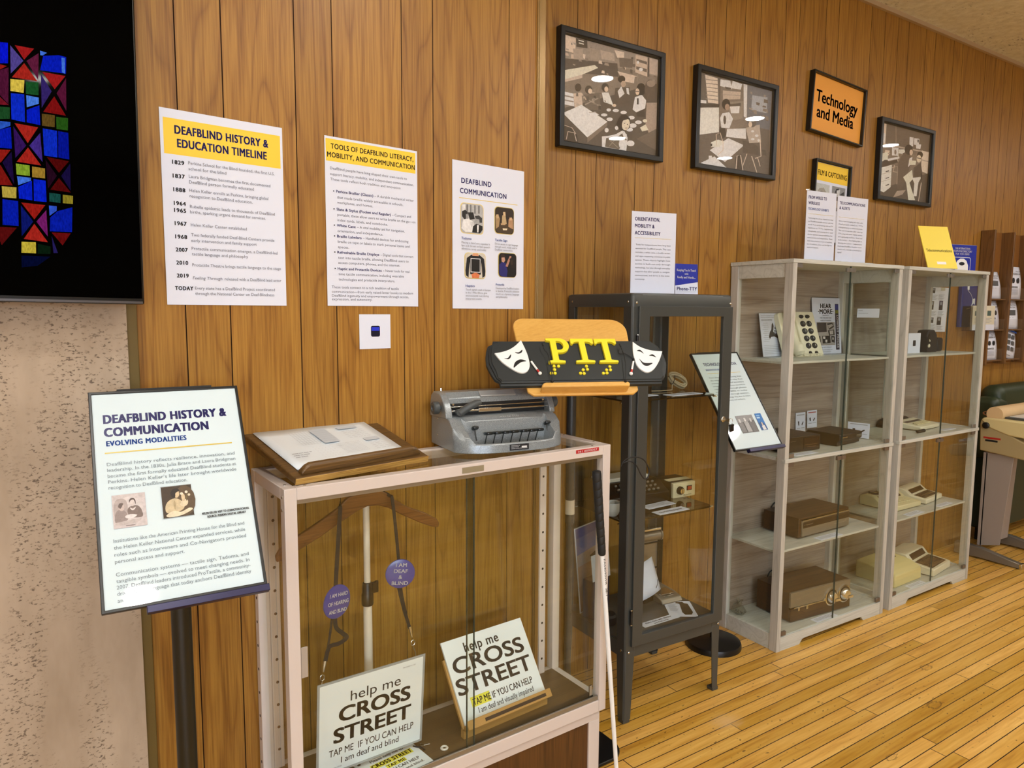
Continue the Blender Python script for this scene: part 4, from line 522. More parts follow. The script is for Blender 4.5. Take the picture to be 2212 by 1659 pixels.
PT3 = 'd8d0c0 '+RC+'|17181c .08,.2 .3,.06 .7,.06 .92,.2 .99,.7 .97,.9 .84,.98 .8,.35 .76,.85 .24,.85 .2,.35 .16,.98 .03,.9 .01,.7|e2a27a .38,.0 .62,.0 .66,.1 .34,.1|e9e9e9 .26,.2 .74,.2 .74,.77 .26,.77|101114 .29,.23 .71,.23 .71,.74 .29,.74|e07f50 .3,.85 .45,.78 .55,.78 .7,.85 .66,1 .34,1'
PT4 = '0c0c10 '+RC+'|23236e .02,.5 .2,.36 .38,.42 .5,.75 .45,1 .16,1 .03,.88|c99a84 .14,.14 .3,.12 .36,.3 .28,.4 .16,.36|3a2418 .12,.06 .3,.04 .38,.16 .3,.18 .14,.2|b98672 .38,.55 .5,.3 .62,.1 .72,.12 .6,.35 .5,.58|1d1612 .6,.22 .8,.14 .95,.3 .92,.6 .7,.62|39291f .66,.3 .78,.26 .8,.46 .7,.5'
for (x, d, w, h), pc in zip(spots, (PT1, PT2, PT3, PT4)): pg.picture('photo', pc, x, d, w, h)
pg.text('captions', BLUE, [('Tadoma', .031, .2265, .0065, .037, .012), ('Tactile Sign', .159, .2235, .0065, .05, .012), ('Haptics', .046, .3665, .0065, .034, .012), ('Protactile', .163, .3595, .0060, .034, .012)])
pg.text('body_text', INKG, [('Placing a hand on a speaker’s', .031, .2385, .0055, .108), ('lips and throat to feel speech', .031, .2475, .0055, .108), ('vibrations; rarely used today.', .031, .2565, .0055, .094),
    ('Direct access to sign language', .159, .2345, .0055, .094), ('through touch, widely used in', .159, .2435, .0055, .09), ('DeafBlind communities.', .159, .2525, .0055, .072),
    ('Touch signals used in Europe', .046, .3775, .0055, .096), ('in the 1990s–00s to give', .046, .3865, .0055, .082), ('environmental cues during', .046, .3955, .0055, .088), ('interpreted events.', .046, .4045, .0055, .062),
    ('Developed by DeafBlind leaders', .163, .3705, .0055, .096), ('in Seattle, Protactile advances', .163, .3795, .0055, .096), ('touch as a dynamic language', .163, .3885, .0055, .096), ('and philosophy.', .163, .3975, .0055, .048),
    ('________________', .176, .207, .003, .042), ('__________________________', .178, .341, .003, .056)])
o = poster(.7252, 1.4756, .0964, .094, 'small square white card with a dark tile at its centre, taped below the middle poster', 'card', 'card')
pg = Page(o, .0964, .094, -.0007)
pg.polys('dark_tile', M('navy_tile', '10132c', .3), rrect(.035, .063, .031, .061, .005, 4)); pg.rects('tile_stripe', M('tile_blue', '2a3bd0', .3), (.037, .035, .061, .045))
# ------------------------------------------------------------ framed pictures on the far panelling
def wall_frame(x, z0, w, h, label, pic=None, border=.022, depth=.03, name='framed_photograph', cat='picture', roll=0., glassy=True):
    t = thing(name, label, cat, (x+w/2, Y2-.001, z0)); t.rotation_euler = (0, roll, 0)
    mb = MB(); o = [(-w/2, 0), (w/2, 0), (w/2, h), (-w/2, h)]; b = border
    i_ = [(-w/2+b, b), (w/2-b, b), (w/2-b, h-b), (-w/2+b, h-b)]
    mb.ring(o, i_, 'y', -depth, 0); mb.build('frame', BLKFR, t, bevel=.003)
    mb = MB(); mb.box(-w/2+b, w/2-b, -.010, -.004, b, h-b); mb.build('backing', M('frame_backing', '1a1917', .7), t, smooth=False)
    if pic:
        pg = Page(t, w-2*b-.008, h-2*b-.006, -.0101, z0=b+.003, step=.0001); pg.picture('print', pic, 0, 0, pg.w, pg.h, None, 2.1)
    if glassy:
        mb = MB(); mb.box(-w/2+b-.001, w/2-b+.001, -.0235, -.0215, b-.001, h-b+.001); mb.build('glass', GLASSPIC, t, smooth=False)
    return t
wall_frame(1.637, 2.094, .530, .430, 'black framed black and white photo of children in a circle on the floor, leftmost frame', PIC_CIRCLE)
wall_frame(2.354, 2.094, .5345, .425, 'black framed black and white photo of a figure standing by a classroom table', PIC_TABLE)
wall_frame(3.738, 2.084, .544, .425, 'black framed black and white photo of two seated people beside a desk, rightmost frame', PIC_DESK)
t = wall_frame(3.134, 2.345, .446, .285, 'black framed orange sign reading Technology and Media', None, .009, .028, 'framed_sign', 'sign', .060, False)
mb = MB(); mb.box(-.205, .214, -.0112, -.0101, .010, .275); mb.build('orange_card', ORANGE, t, smooth=False)
pg = Page(t, .446, .285, -.0113)
INKP = M('plum_ink', '2c1a24', .5)
pg.text('lettering', INKP, [('Technology', .222, .134, .054, .345, .024, 'c'), ('and Media', .216, .207, .054, .305, .024, 'c')], 4)
t = wall_frame(3.188, 1.83, .300, .400, 'small black framed sheet titled Film and Captioning, below the orange sign', None, .009, .028, 'framed_sign', 'sign', .030, False)
mb = MB(); mb.box(-.137, .139, -.0112, -.0101, .012, .388); mb.build('sheet', PAPER, t, smooth=False)
pg = Page(t, .30, .40, -.0113)
pg.rects('header_band', YEL, (.014, .013, .288, .098)); pg.text('heading', INKB, [('FILM & CAPTIONING', .158, .072, .025, .240, .012, 'c')], 3)
FP1 = 'c9cdc9 0,0 1,0 1,1 0,1|a9a498 0,.55 .3,.2 .6,.15 1,.5 1,1 0,1|5d5648 .1,.5 .4,.3 .7,.32 .95,.6 .6,.7 .2,.72|8a7d68 .0,.75 .4,.6 .8,.7 1,.9 1,1 0,1|3b362d .2,.4 .35,.34 .4,.46 .22,.5|d8cfbc .3,.85 .7,.8 .9,.95 .4,.97'
FP2 = '8f9296 0,0 1,0 1,1 0,1|22232a .0,.6 .3,.1 .5,.05 .55,.5 .3,.95 0,1|d2d5d8 .35,.15 .6,.1 .55,.45 .38,.4|2a2b30 .6,.3 .9,.15 1,.6 .8,.95 .55,.8|b9a79a .62,.45 .78,.4 .8,.7 .64,.75|c9bdb4 .3,.6 .5,.55 .55,.8 .35,.9'
pg.picture('photo', FP1, .020, .112, .118, .12); pg.picture('photo', FP2, .160, .112, .112, .12)
pg.text('body_text', INKG, [('_ _ _ _ _ _ _ _ _ _ _ _ _', .03, .26, .006, .24), ('_ _ _ _ _ _ _ _ _ _ _ _', .03, .28, .006, .24)])

# ------------------------------------------------------------ signs standing on the cabinets
class Loc:
    """a cabinet's own frame: place things by their position on it"""
    def __init__(s, x, y, r): s.x, s.y, s.r = x, y, r
    def w(s, a, b, z=0.): return (s.x+a*cos(s.r)-b*sin(s.r), s.y+a*sin(s.r)+b*cos(s.r), z)
RU, CA, CB = Loc(1.6944, 1.8323, -.0379), Loc(2.6248, 1.8822, -.0234), Loc(3.4873, 1.8637, .0017)
DC = Loc(.4243, 1.5498, .0353)
RUH, CAH, DCH = 1.55, 1.7086, 1.0978
def acrylic_sign(loc, rz, w, h, label, foot=.022, tilt=0.):
    """clear upright holder on a foot plate with a printed sheet inside"""
    t = thing('acrylic_sign_holder', label, 'sign', loc, rz); X = tilt_xf((0, 0, .003), tilt)
    mb = MB(); mb.box(-w/2-.006, w/2+.006, -.0040, -.0020, 0, h+.004); mb.box(-w/2-.006, w/2+.006, .0020, .0040, 0, h+.002)
    mb.build('acrylic_panels', ACRYL, t, smooth=False, xf=X)
    mb = MB(); mb.box(-w/2-foot, w/2+foot, -.035, .035, 0, .003); mb.build('foot_plate', M('clear_foot', 'dfe3e6', .15, alpha=.55), t, bevel=.001)
    mb = MB(); mb.box(-w/2, w/2, -.0006, .0006, .001, h); mb.build('sheet', PAPERB if False else PAPER, t, smooth=False, xf=X)
    return t, Page(t, w, h, -.0006, z0=.0, xf=X)
def para(lines, x, d, w, h, lead, last=None):
    return [(s, x, d+i*lead, h, (w if i < len(lines)-1 or last is None else last)) for i, s in enumerate(lines)]
t, pg = acrylic_sign((1.895, 1.951, RUH), -.196, .190, .294, 'white sign in clear holder headed Orientation, Mobility and Accessibility, on the dark cabinet')
pg.text('heading', NAVY, [('ORIENTATION,', .014, .033, .0125, .105, .022), ('MOBILITY &', .014, .0575, .0125, .082, .022), ('ACCESSIBILITY', .014, .083, .0125, .108, .022)], 3)
pg.rects('rule', GOLDL, (.014, .094, .170, .0952))
pg.text('body_text', INKG, para(['Tools for independence have long been', 'essential for DeafBlind people. This case', 'includes a white cane, a braille writer,', 'and signs requesting assistance in public', 'spaces. These objects highlight how', 'access is built not only through', 'technology, but also through everyday', 'supports that allow people to navigate,', 'communicate, and thrive in the wider', 'community.'], .018, .121, .150, .0055, .0138, .042))
t, pg = acrylic_sign(CA.w(.236, .05, CAH), -.06, .195, .294, 'white sign headed From Wires to Wireless, left of the pair on the grey cabinet', .008)
pg.text('heading', NAVY, [('FROM WIRES TO', .012, .034, .0125, .118, .022), ('WIRELESS', .012, .058, .0125, .072, .022)], 3); pg.text('subheading', BLUE, [('TECHNOLOGY EXHIBITS', .012, .081, .0095, .134, .016)])
pg.rects('rule', GOLDL, (.012, .097, .178, .0982))
pg.text('body_text', INKG, para(['Technology has always shaped how Deaf', 'and DeafBlind people connect with the', 'world. From early hearing aids and TV', 'captions to TTYs, captioning', 'videophones, and amazing alerts, each', 'device opened new possibilities for', 'communication and independence. These', 'tools were a history not just of machines,', 'but of resilience, action, and the fight for', 'equal participation.'], .014, .118, .165, .0055, .0138, .075))
t, pg = acrylic_sign(CA.w(.462, .05, CAH), -.06, .215, .290, 'white sign headed Telecommunications and Alerts, right of the pair on the grey cabinet', .012)
pg.text('heading', NAVY, [('TELECOMMUNICATIONS', .014, .036, .0115, .180, .022), ('& ALERTS', .014, .058, .0115, .070, .022)], 3)
pg.rects('rule', GOLDL, (.012, .092, .190, .0932))
pg.text('body_text', INKG, para(['Before text messaging and video calls,', 'Deaf people relied on TTYs', '(teletypewriters) to connect by phone.', 'This case shows how older stand-up', 'TTYs, along with newer desktop versions', 'and captioning machines. Visual and', 'tactile devices — from flashing lights to', 'vibrating alert systems — helped ensure', 'Deaf and DeafBlind families never', 'missed a call, a doorbell, or an emergency', 'signal.'], .014, .112, .170, .0055, .0138, .03))
# yellow card
t = thing('table_sign', 'yellow leaning card reading Telecommunications on the right-hand grey cabinet', 'sign', (3.835, 1.905, CAH), -.328)
X = tilt_xf((0, -.03, .002), .356)
mb = MB(); mb.box(-.091, .091, 0, .004, 0, .232); mb.build('card', M('yellow_card', 'f4dc48', .5), t, smooth=False, xf=X)
pg = Page(t, .182, .232, 0, xf=X); pg.text('lettering', INKB, [('Telecommunications', .093, .142, .0155, .158, .006, 'c')], 3)
pg.rects('white_label', WHITE, (.062, .196, .118, .210))
mb = MB(); mb.prism([(-.026, .002), (.075, .002), (.045, .16)], 'x', -.004, .004); mb.box(-.06, .06, -.03, .05, 0, .002); mb.build('prop', M('clear_prop', 'c9ccd0', .2, alpha=.5), t, smooth=False)
# blue directory
t = thing('book', 'dark blue telephone directory standing on the right-hand grey cabinet', 'book', CB.w(.815, .15, CAH), -.22)
mb = MB(); mb.box(-.115, .115, .0, .030, 0, .155); mb.build('cover', BLUEP, t, bevel=.003)
mb = MB(); mb.box(-.112, .1155, .003, .027, .002, .1555); mb.build('pages', M('page_edges', 'd8d2c0', .7), t, smooth=False)
pg = Page(t, .23, .155, 0); pg.text('lettering', WHITE, [('THE INTERNATIONAL', .12, .026, .0105, .118, .012, 'c'), ('TELEPHONE DIRECTORY', .12, .041, .0105, .146, .012, 'c'), ('FOR TDD USERS', .12, .056, .0105, .105, .012, 'c')], 3)
pg.polys('emblem_border', WHITE, [p for p in rrect(.05, .185, .068, .152, .012, 4)]); pg.polys('emblem_field', BLUEP, rrect(.053, .182, .071, .149, .010, 4))
pg.polys('telephone_emblem', WHITE, [(.066, .149), (.068, .112), (.082, .088), (.104, .076), (.131, .076), (.153, .088), (.167, .112), (.169, .149)])
pg.polys('telephone_dial', INKB, elli(.1175, .104, .022, .010, 16))
# phone booklet
t = thing('booklet', 'small blue and white booklet reading Phone-TTY, standing on the dark cabinet', 'booklet', RU.w(.372, .13, RUH), -.10)
X = tilt_xf((0, 0, 0), .06)
mb = MB(); mb.box(-.056, .056, 0, .004, 0, .118); mb.build('leaves', PAPER, t, smooth=False, xf=X)
mb = MB(); mb.prism([(.004, 0), (.045, 0), (.006, .08)], 'x', -.02, .02); mb.build('prop', M('clear_prop', 'c9ccd0'), t, smooth=False)
pg = Page(t, .112, .118, 0, xf=X); pg.polys('blue_field', BLUEP, [(0, 0), (.112, 0), (.112, .068), (0, .083)])
pg.text('slogan', WHITE, [('Keeping You In Touch', .056, .028, .0085, .092, .018, 'c'), ('with', .056, .041, .0075, .018, .018, 'c'), ('Family and Friends...', .056, .055, .0085, .088, .018, 'c')], 3)
mb_t = [('Phone-TTY', .058, .1, .0125, .098, .022, 'c')]
pg.text('title', NAVY, mb_t, 3); pg.rects('rules', INKLG, (.004, .104, .104, .1046), (.004, .109, .100, .1096), (.004, .114, .096, .1146))
# ------------------------------------------------------------ glazed display case by the near wall
W_, D_, ZB, ZF, H_ = .962, .2565, .278, .318, DCH
t = thing('display_case', 'white-framed glass display case with sliding doors on a walnut base', 'display case', DC.w(0, 0), DC.r); case = t
mb = MB(); p = .028
for (x, y) in ((0, 0), (W_-p, 0), (0, D_-p), (W_-p, D_-p)): mb.box(x, x+p, y, y+p, ZB, H_)
for (y) in (0, D_-p): mb.box(p, W_-p, y, y+p, H_-.028, H_); mb.box(p, W_-p, y, y+p, ZB, ZB+.036)
for x in (0, W_-p): mb.box(x, x+p, p, D_-p, H_-.028, H_); mb.box(x, x+p, p, D_-p, ZB, ZB+.036)
mb.build('frame', CREAMFR, t, bevel=.0015)
mb = MB()
mb.box(p, W_-p, .004, .024, H_-.038, H_-.028); mb.build('door_track', ALU, t, bevel=.001)
mb = MB(); mb.box(p, W_-p, .004, .008, ZB+.034, ZB+.050); mb.box(p, W_-p, .004, .024, ZB+.034, ZB+.038); mb.build('door_track', ALU, t, bevel=.001)
mb = MB(); mb.box(p-.002, W_-p+.002, p-.002, D_-p+.002, H_-.009, H_-.003); mb.build('top_glass', GLASS, t, smooth=False)
mb = MB(); mb.box(.010, .016, p-.004, D_-p+.004, ZB+.034, H_-.027); mb.build('side_glass', GLASS, t, smooth=False)
mb = MB(); mb.box(W_-.016, W_-.010, p-.004, D_-p+.004, ZB+.034, H_-.027); mb.build('side_glass', GLASS, t, smooth=False)
mb = MB(); mb.box(p-.004, W_-p+.004, D_-.016, D_-.010, ZB+.034, H_-.027); mb.build('back_glass', GLASS, t, smooth=False)
for a, b, y in ((p, .494, .0085), (.476, W_-p, .0155)):
    mb = MB(); mb.box(a, b, y, y+.005, ZB+.040, H_-.030); g = mb.build('sliding_door', GLASS, t, smooth=False)
    mb = MB(); e = b if a < .1 else a; mb.box(e-.0007, e+.0007, y-.0003, y+.0053, ZB+.040, H_-.030); mb.build('polished_edge', GREENEDGE, g, smooth=False)
mb = MB(); mb.box(p, W_-p, p, D_-p, ZF-.014, ZF); mb.build('deck', DECK, t, smooth=False)
mb = MB(); mb.add([], [])
for x in (.028, .874):
    mb.box(x, x+.024, D_-p-.006, D_-p, ZF, H_-.03)
mb.build('shelf_standard', CREAMFR, t)
mb = MB()
for x in (.040, .886):
    for k in range(12): mb.cyl((x, D_-p-.0064, ZF+.05+k*.06), (x, D_-p-.005, ZF+.05+k*.06), .0038, n=10)
for k in range(12): mb.cyl((-.0004, D_-.014, ZF+.02+k*.062), (.001, D_-.014, ZF+.02+k*.062), .0038, n=10)
mb.build('standard_holes', M('dark_hole', '1d1510', .8), t)
mb = MB()
for z in (H_-.02, H_-.05): mb.cyl((-.0012, .016, z), (.001, .016, z), .0035, n=10)
for x, y in ((.014, .04), (.05, .012), (.9, .012), (.948, .06), (.948, .2)): mb.cyl((x, y, H_-.001), (x, y, H_+.0012), .0035, n=10)
mb.build('screws', STEEL, t)
mb = MB(); mb.box(.030, .046, .0055, .0085, .655, .728); mb.build('finger_pull', M('frosted_pull', 'b9ada0', .3, alpha=.8), t, bevel=.003)
mb = MB(); mb.box(.906, .916, .0115, .0155, ZB+.05, ZB+.085); mb.build('door_stop', STEEL, t)
mb = MB(); mb.box(.452, .517, -.0012, .001, 1.0755, 1.0905); mb.build('maker_plate', M('worn_grey_plate', '8d8268', .6), t, smooth=False)
mb = MB(); mb.box(.829, .915, -.0009, .001, 1.0845, 1.0945); tp = mb.build('label_tape', M('red_tape', 'b81f22', .35), t, smooth=False)
pg = Page(t, .086, .010, -.0009, x0=.829, z0=1.0845); pg.text('tape_lettering', WHITE, [('161 0000057', .043, .0080, .0058, .072, .01, 'c')])
mb = MB(); x0, x1, y0, y1 = .012, .949, .012, D_-.006; z1 = ZB-.002
mb.box(x0, x1, y0, y1, 0, .05); mb.box(x0, x1, y0, y1, z1-.03, z1); mb.box(x0, x0+.042, y0, y0+.04, .05, z1-.03); mb.box(x1-.042, x1, y0, y0+.04, .05, z1-.03); mb.box(x0, x0+.042, y1-.04, y1, .05, z1-.03); mb.box(x1-.042, x1, y1-.04, y1, .05, z1-.03)
mb.build('base_frame', CREAMFR, t, bevel=.0015)
mb = MB(); mb.box(x0+.042, x1-.042, y0+.006, y0+.012, .05, z1-.03); mb.box(x0+.004, x0+.008, y0+.04, y1-.04, .05, z1-.03); mb.box(x1-.008, x1-.004, y0+.04, y1-.04, .05, z1-.03); mb.box(x0+.042, x1-.042, y1-.008, y1-.004, .05, z1-.03); mb.build('base_panel', WALNUT, t, smooth=False)

# --- inside the case: stand, hanger, hung sign, badges
def dcp(x, y, z): return Vector(DC.w(x, y, z))
t = thing('telescoping_stand', 'white telescoping pole with a black clamp inside the display case', 'stand', DC.w(.262, .165, ZF), DC.r)
mb = MB(); mb.cyl((0, 0, .006), (0, 0, .44), .0115); mb.build('lower_tube', M('white_tube', 'd8d0c2', .3), t)
mb = MB(); mb.cyl((0, 0, .43), (0, 0, .725), .0085); mb.build('upper_tube', M('white_tube', 'd8d0c2'), t)
mb = MB(); mb.lathe([(.0145, .40), (.0155, .405), (.0155, .43), (.0135, .435), (.0135, .455), (.011, .462)], 20); mb.box(.012, .026, -.005, .005, .43, .458); mb.cyl((.026, 0, .43), (.026, 0, .46), .005, n=10); mb.build('clamp', BLKPL, t, bevel=.001)
mb = MB(); mb.lathe([(.055, 0), (.055, .004), (.015, .008)], 28); mb.build('base', M('white_tube', 'd8d0c2'), t)
mb = MB(); mb.tube([(0, 0, .723), (0, -.022, .738), (0, -.035, .735)], .003, 8); mb.build('hook', STEEL, t)
t = thing('coat_hanger', 'dark brown wooden coat hanger hung inside the display case', 'coat hanger', DC.w(.252, .138, .985), DC.r)
up = [(.018, .906), (.028, .921), (.072, .946), (.130, .974), (.175, .999), (.198, .028+.992), (.225, 1.032), (.252, 1.036), (.280, 1.032), (.305, 1.018), (.328, .997), (.370, .970), (.416, .949), (.452, .926), (.460, .914)]
lo = [(.458, .901), (.440, .905), (.405, .921), (.350, .952), (.310, .978), (.280, .989), (.252, .991), (.225, .983), (.190, .966), (.130, .935), (.076, .911), (.035, .893), (.020, .891)]
mb = MB(); mb.prism([(x-.252, z-.985) for x, z in up+lo], 'y', -.006, .006); mb.build('hanger_body', HANGERWOOD, t, bevel=.003)
mb = MB(); mb.tube(smoothpath([(0, 0, .05), (0, 0, .062), (.012, 0, .070), (.016, .01, .062), (.006, .018, .054)], 4), .0018, 8); mb.build('hanger_hook', STEEL, t)
t = thing('lanyard_sign', 'white help me cross street sign hanging from black lanyards in the case', 'sign', (.656, 1.6555, .3405), .03)
Wc, Hc = .2794, .2444; X = tilt_xf((0, 0, 0), -.10)
mb = MB(); mb.box(-Wc/2, Wc/2, -.001, 0, .0, Hc); card = mb.build('card', PAPERB, t, smooth=False, xf=X)
pg = Page(t, Wc, Hc, -.001, xf=X)
pg.text('large_lettering', INKB, [('help me', .148, .062, .027, .137, 0, 'c'), ('CROSS', .148, .112, .0385, .193, .035, 'c'), ('STREET', .143, .167, .0385, .209, .035, 'c'), ('TAP ME  IF YOU CAN HELP', .142, .202, .0185, .232, .004, 'c'), ('I am deaf and blind', .137, .227, .0165, .158, .004, 'c')], 4)
pg.text('small_lettering', INKG, [('PROPERTY OF', .222, .018, .0035, .036), ('FAA ARCHIVES', .028, .237, .0035, .032)])
mb = MB(); o = [(-Wc/2-.006, -.006), (Wc/2+.006, -.006), (Wc/2+.006, Hc+.006), (-Wc/2-.006, Hc+.006)]; i_ = [(-Wc/2, 0), (Wc/2, 0), (Wc/2, Hc), (-Wc/2, Hc)]
mb.ring(o, i_, 'y', -.0014, .0004); mb.build('laminate_edge', M('clear_laminate', 'c9ced0', .15, alpha=.45), t, smooth=False, xf=X)
inv = (Matrix.Translation((.656, 1.6555, .3405)) @ Matrix.Rotation(.03, 4, 'Z')).inverted()
def TL(x, y, z): return inv @ dcp(x, y, z)
STRAP = M('black_webbing', '15161a', .7)
mb = MB()
pl = [(.186, .150, 1.006), (.178, .127, 1.003), (.172, .118, .985), (.156, .113, .813), (.152, .111, .734), (.154, .110, .705), (.168, .110, .688), (.181, .110, .672), (.160, .110, .662), (.135, .110, .659), (.124, .110, .625)]
def ribbon(mb, P, w, th=.0012):
    P = smoothpath(P, 5); L = []
    for i, p_ in enumerate(P):
        d = P[min(i+1, len(P)-1)]-P[max(i-1, 0)]; d.normalize(); s_ = d.cross(Vector((0, 1, 0)))
        s_ = s_.normalized() if s_.length > .2 else Vector((1, 0, 0)); n_ = s_.cross(d)
        L.append([p_+s_*w/2-n_*th/2, p_+s_*w/2+n_*th/2, p_-s_*w/2+n_*th/2, p_-s_*w/2-n_*th/2])
    mb.loft(L)
ribbon(mb, [TL(*q) for q in pl], .0105); mb.build('strap', STRAP, t)
mb = MB(); ribbon(mb, [TL(.146, .112, .74), TL(.136, .111, .68), TL(.124, .110, .622)], .006); mb.build('strap', STRAP, t)
mb = MB(); ribbon(mb, [TL(*q) for q in [(.300, .150, 1.018), (.310, .127, 1.012), (.315, .118, .995), (.327, .113, .845), (.331, .112, .77), (.343, .111, .70), (.356, .110, .650)]], .0085); mb.build('strap', STRAP, t)
mb = MB(); ribbon(mb, [TL(.322, .113, .78), TL(.340, .111, .70), TL(.356, .110, .650)], .006); mb.build('strap', STRAP, t)
for (a, b, c, d) in (((.124, .110, .628), (.119, .110, .600), (.116, .110, .586), (.112, .110, .562)), ((.356, .110, .656), (.362, .110, .624), (.365, .110, .608), (.372, .110, .580))):
    mb = MB(); mb.cyl(TL(*a), (TL(*a)+TL(*b))/2, .0042, .0038, 10); mb.cyl((TL(*a)+TL(*b))/2, TL(*b), .003, .0022, 10)
    q = TL(*c); mb.tube([(q.x+.0055*cos(2*pi*k/14), q.y, q.z+.0075*sin(2*pi*k/14)) for k in range(14)], .0011, 6, True); mb.tube([q-Vector((0, 0, .007)), TL(*d), TL(*d)-Vector((0, .002, .010))], .0013, 6); mb.build('swivel_clip', STEEL, t)
NAVYB = M('badge_blue', '3a3f93', .22, coat=.3)
def badge(x, y, z, r, yaw, roll, lines, label):
    t = thing('round_badge', label, 'badge', DC.w(x, y, z)); t.rotation_euler = (Matrix.Rotation(DC.r+yaw, 4, 'Z') @ Matrix.Rotation(roll, 4, 'Y')).to_euler()
    prof = [(r*.93, .003), (r, .0005), (r*.985, -.0022), (r*.8, -.0042), (r*.45, -.0054), (.0006, -.0058)]
    mb = MB(); mb.loft([[(q*cos(2*pi*k/40), y_, q*sin(2*pi*k/40)) for k in range(40)] for q, y_ in prof]); mb.build('button_face', NAVYB, t)
    pg = Page(t, 2*r, 2*r, -.0063, z0=-r, step=.0001); pg.text('lettering', WHITE, [(s, r, r-dz, h, w, .012, 'c') for s, dz, h, w in lines], 3)
    return t
badge(.154, .103, .774, .042, .34, .12, [('I AM HARD', .014, .009, .056), ('OF HEARING', -.006, .009, .064), ('AND BLIND', -.026, .009, .056)], 'round blue badge reading I am hard of hearing and blind, on the left lanyard')
badge(.327, .104, .808, .0385, -.28, .10, [('I AM', .020, .0095, .028), ('DEAF', .004, .0095, .036), ('&', -.012, .0095, .009), ('BLIND', -.028, .0095, .042)], 'round blue badge reading I am deaf and blind, on the right lanyard')

# --- second sign on its small wooden easel
t = thing('book_easel', 'small wooden easel holding a leaning sign inside the display case', 'easel', (1.06, 1.640, ZF), .075); ez = ZF
X = tilt_xf((0, 0, .040), .593)
mb = MB(); mb.box(-.150, .150, .002, .012, -.012, .175); mb.build('back_board', M('pale_pine', 'b48a4c', .5), t, bevel=.002, xf=X)
mb = MB(); mb.box(-.148, .150, -.022, .002, -.020, -.006); mb.box(-.148, .150, -.024, -.018, -.020, .004); mb.build('ledge', M('pale_pine', 'b48a4c'), t, bevel=.002, xf=X)
mb = MB(); mb.box(-.090, .128, -.0246, -.0238, -.0135, -.0045); mb.build('ledge_slot', M('dark_slot', '2a1a10', .5), t, smooth=False, xf=X)
mb = MB(); mb.tube([(-.06, .092, .14), (-.06, .122, .004)], .004, 8); mb.tube([(.06, .092, .14), (.06, .122, .004)], .004, 8); mb.tube([(-.06, .122, .004), (.06, .122, .004)], .004, 8); mb.box(-.148, .15, -.006, .01, 0, .024); mb.build('prop', M('pale_pine', 'b48a4c'), t)
t = thing('placard', 'white help me cross street card with yellow highlight, leaning on the easel', 'sign', (1.06, 1.640, ZF+.040), .075, rot=None)
X = tilt_xf((0, 0, 0), .593); Wc, Hc = .288, .226
mb = MB(); mb.box(-Wc/2, Wc/2, -.004, .0015, -.005, Hc-.005); mb.build('card', PAPERB, t, smooth=False, xf=X)
pg = Page(t, Wc, Hc, -.004, z0=-.005, xf=X)
pg.rects('highlight', M('highlighter_yellow', 'e2dd44', .5), (.038, .163, .104, .190))
GR = M('ink_charcoal', '3e3c3c', .5)
pg.text('lettering', GR, [('help me', .128, .044, .026, .120, .018, 'c'), ('CROSS', .140, .094, .0415, .248, .03, 'c'), ('STREET', .140, .150, .0415, .262, .03, 'c'), ('TAP ME IF YOU CAN HELP', .150, .186, .0175, .212, .010, 'c'), ('I am deaf and visually impaired', .152, .209, .0145, .196, .006, 'c')], 4)
# --- cards lying on the case floor
t = thing('card', 'small white card asking help to cross street, flat on the display case floor', 'card', DC.w(.285, .075, ZF+.0005), DC.r+.10)
mb = MB(); mb.box(-.085, .085, -.062, .062, 0, .0015); mb.build('card_sheet', PAPERB, t, smooth=False)
X = Matrix.Translation((0, .062, .0015)) @ Matrix.Rotation(-pi/2, 4, 'X'); X = Matrix(((1, 0, 0, 0), (0, 0, 1, -.062), (0, -1, 0, .0016), (0, 0, 0, 1)))
pg = Page(t, .17, .124, 0, xf=X)
pg.rects('highlight', M('highlighter_yellow', 'e2dd44'), (.030, .040, .152, .060), (.062, .063, .120, .078))
pg.text('lettering', INKB, [('Please help me to', .088, .032, .011, .098, .006, 'c'), ('CROSS STREET', .091, .056, .0135, .118, .03, 'c'), ('TAP ME', .091, .076, .011, .052, .016, 'c'), ('IF YOU CAN HELP', .095, .094, .011, .108, .006, 'c'), ('I am deaf and blind.', .097, .110, .009, .11, .004, 'c')], 3)
pg.polys('punched_hole', INKB, elli(.012, .018, .005, .004, 12), elli(.158, .016, .003, .003, 12))
t = thing('snap_clip', 'short black cord with a steel clip beside the small card', 'clip', DC.w(.372, .085, ZF), DC.r)
mb = MB(); mb.tube(smoothpath([(-.012, .02, .003), (-.004, .008, .004), (.004, .0, .003), (.006, -.012, .003)], 4), .0022, 8); mb.build('cord', BLKMAT, t)
mb = MB(); mb.tube([(.010+.005*cos(2*pi*k/12), .012+.006*sin(2*pi*k/12), .003) for k in range(12)], .0012, 6, True); mb.cyl((.014, .008, .003), (.03, .004, .003), .0026, .002, 8); mb.build('clip', STEEL, t)
t = thing('ring', 'small white plastic ring on the display case floor', 'ring', DC.w(.425, .050, ZF), 0)
mb = MB(); mb.tube([(.008*cos(2*pi*k/20), .008*sin(2*pi*k/20), .003) for k in range(20)], .003, 8, True); mb.build('ring_body', M('white_plastic', 'e6e4dc', .3), t)
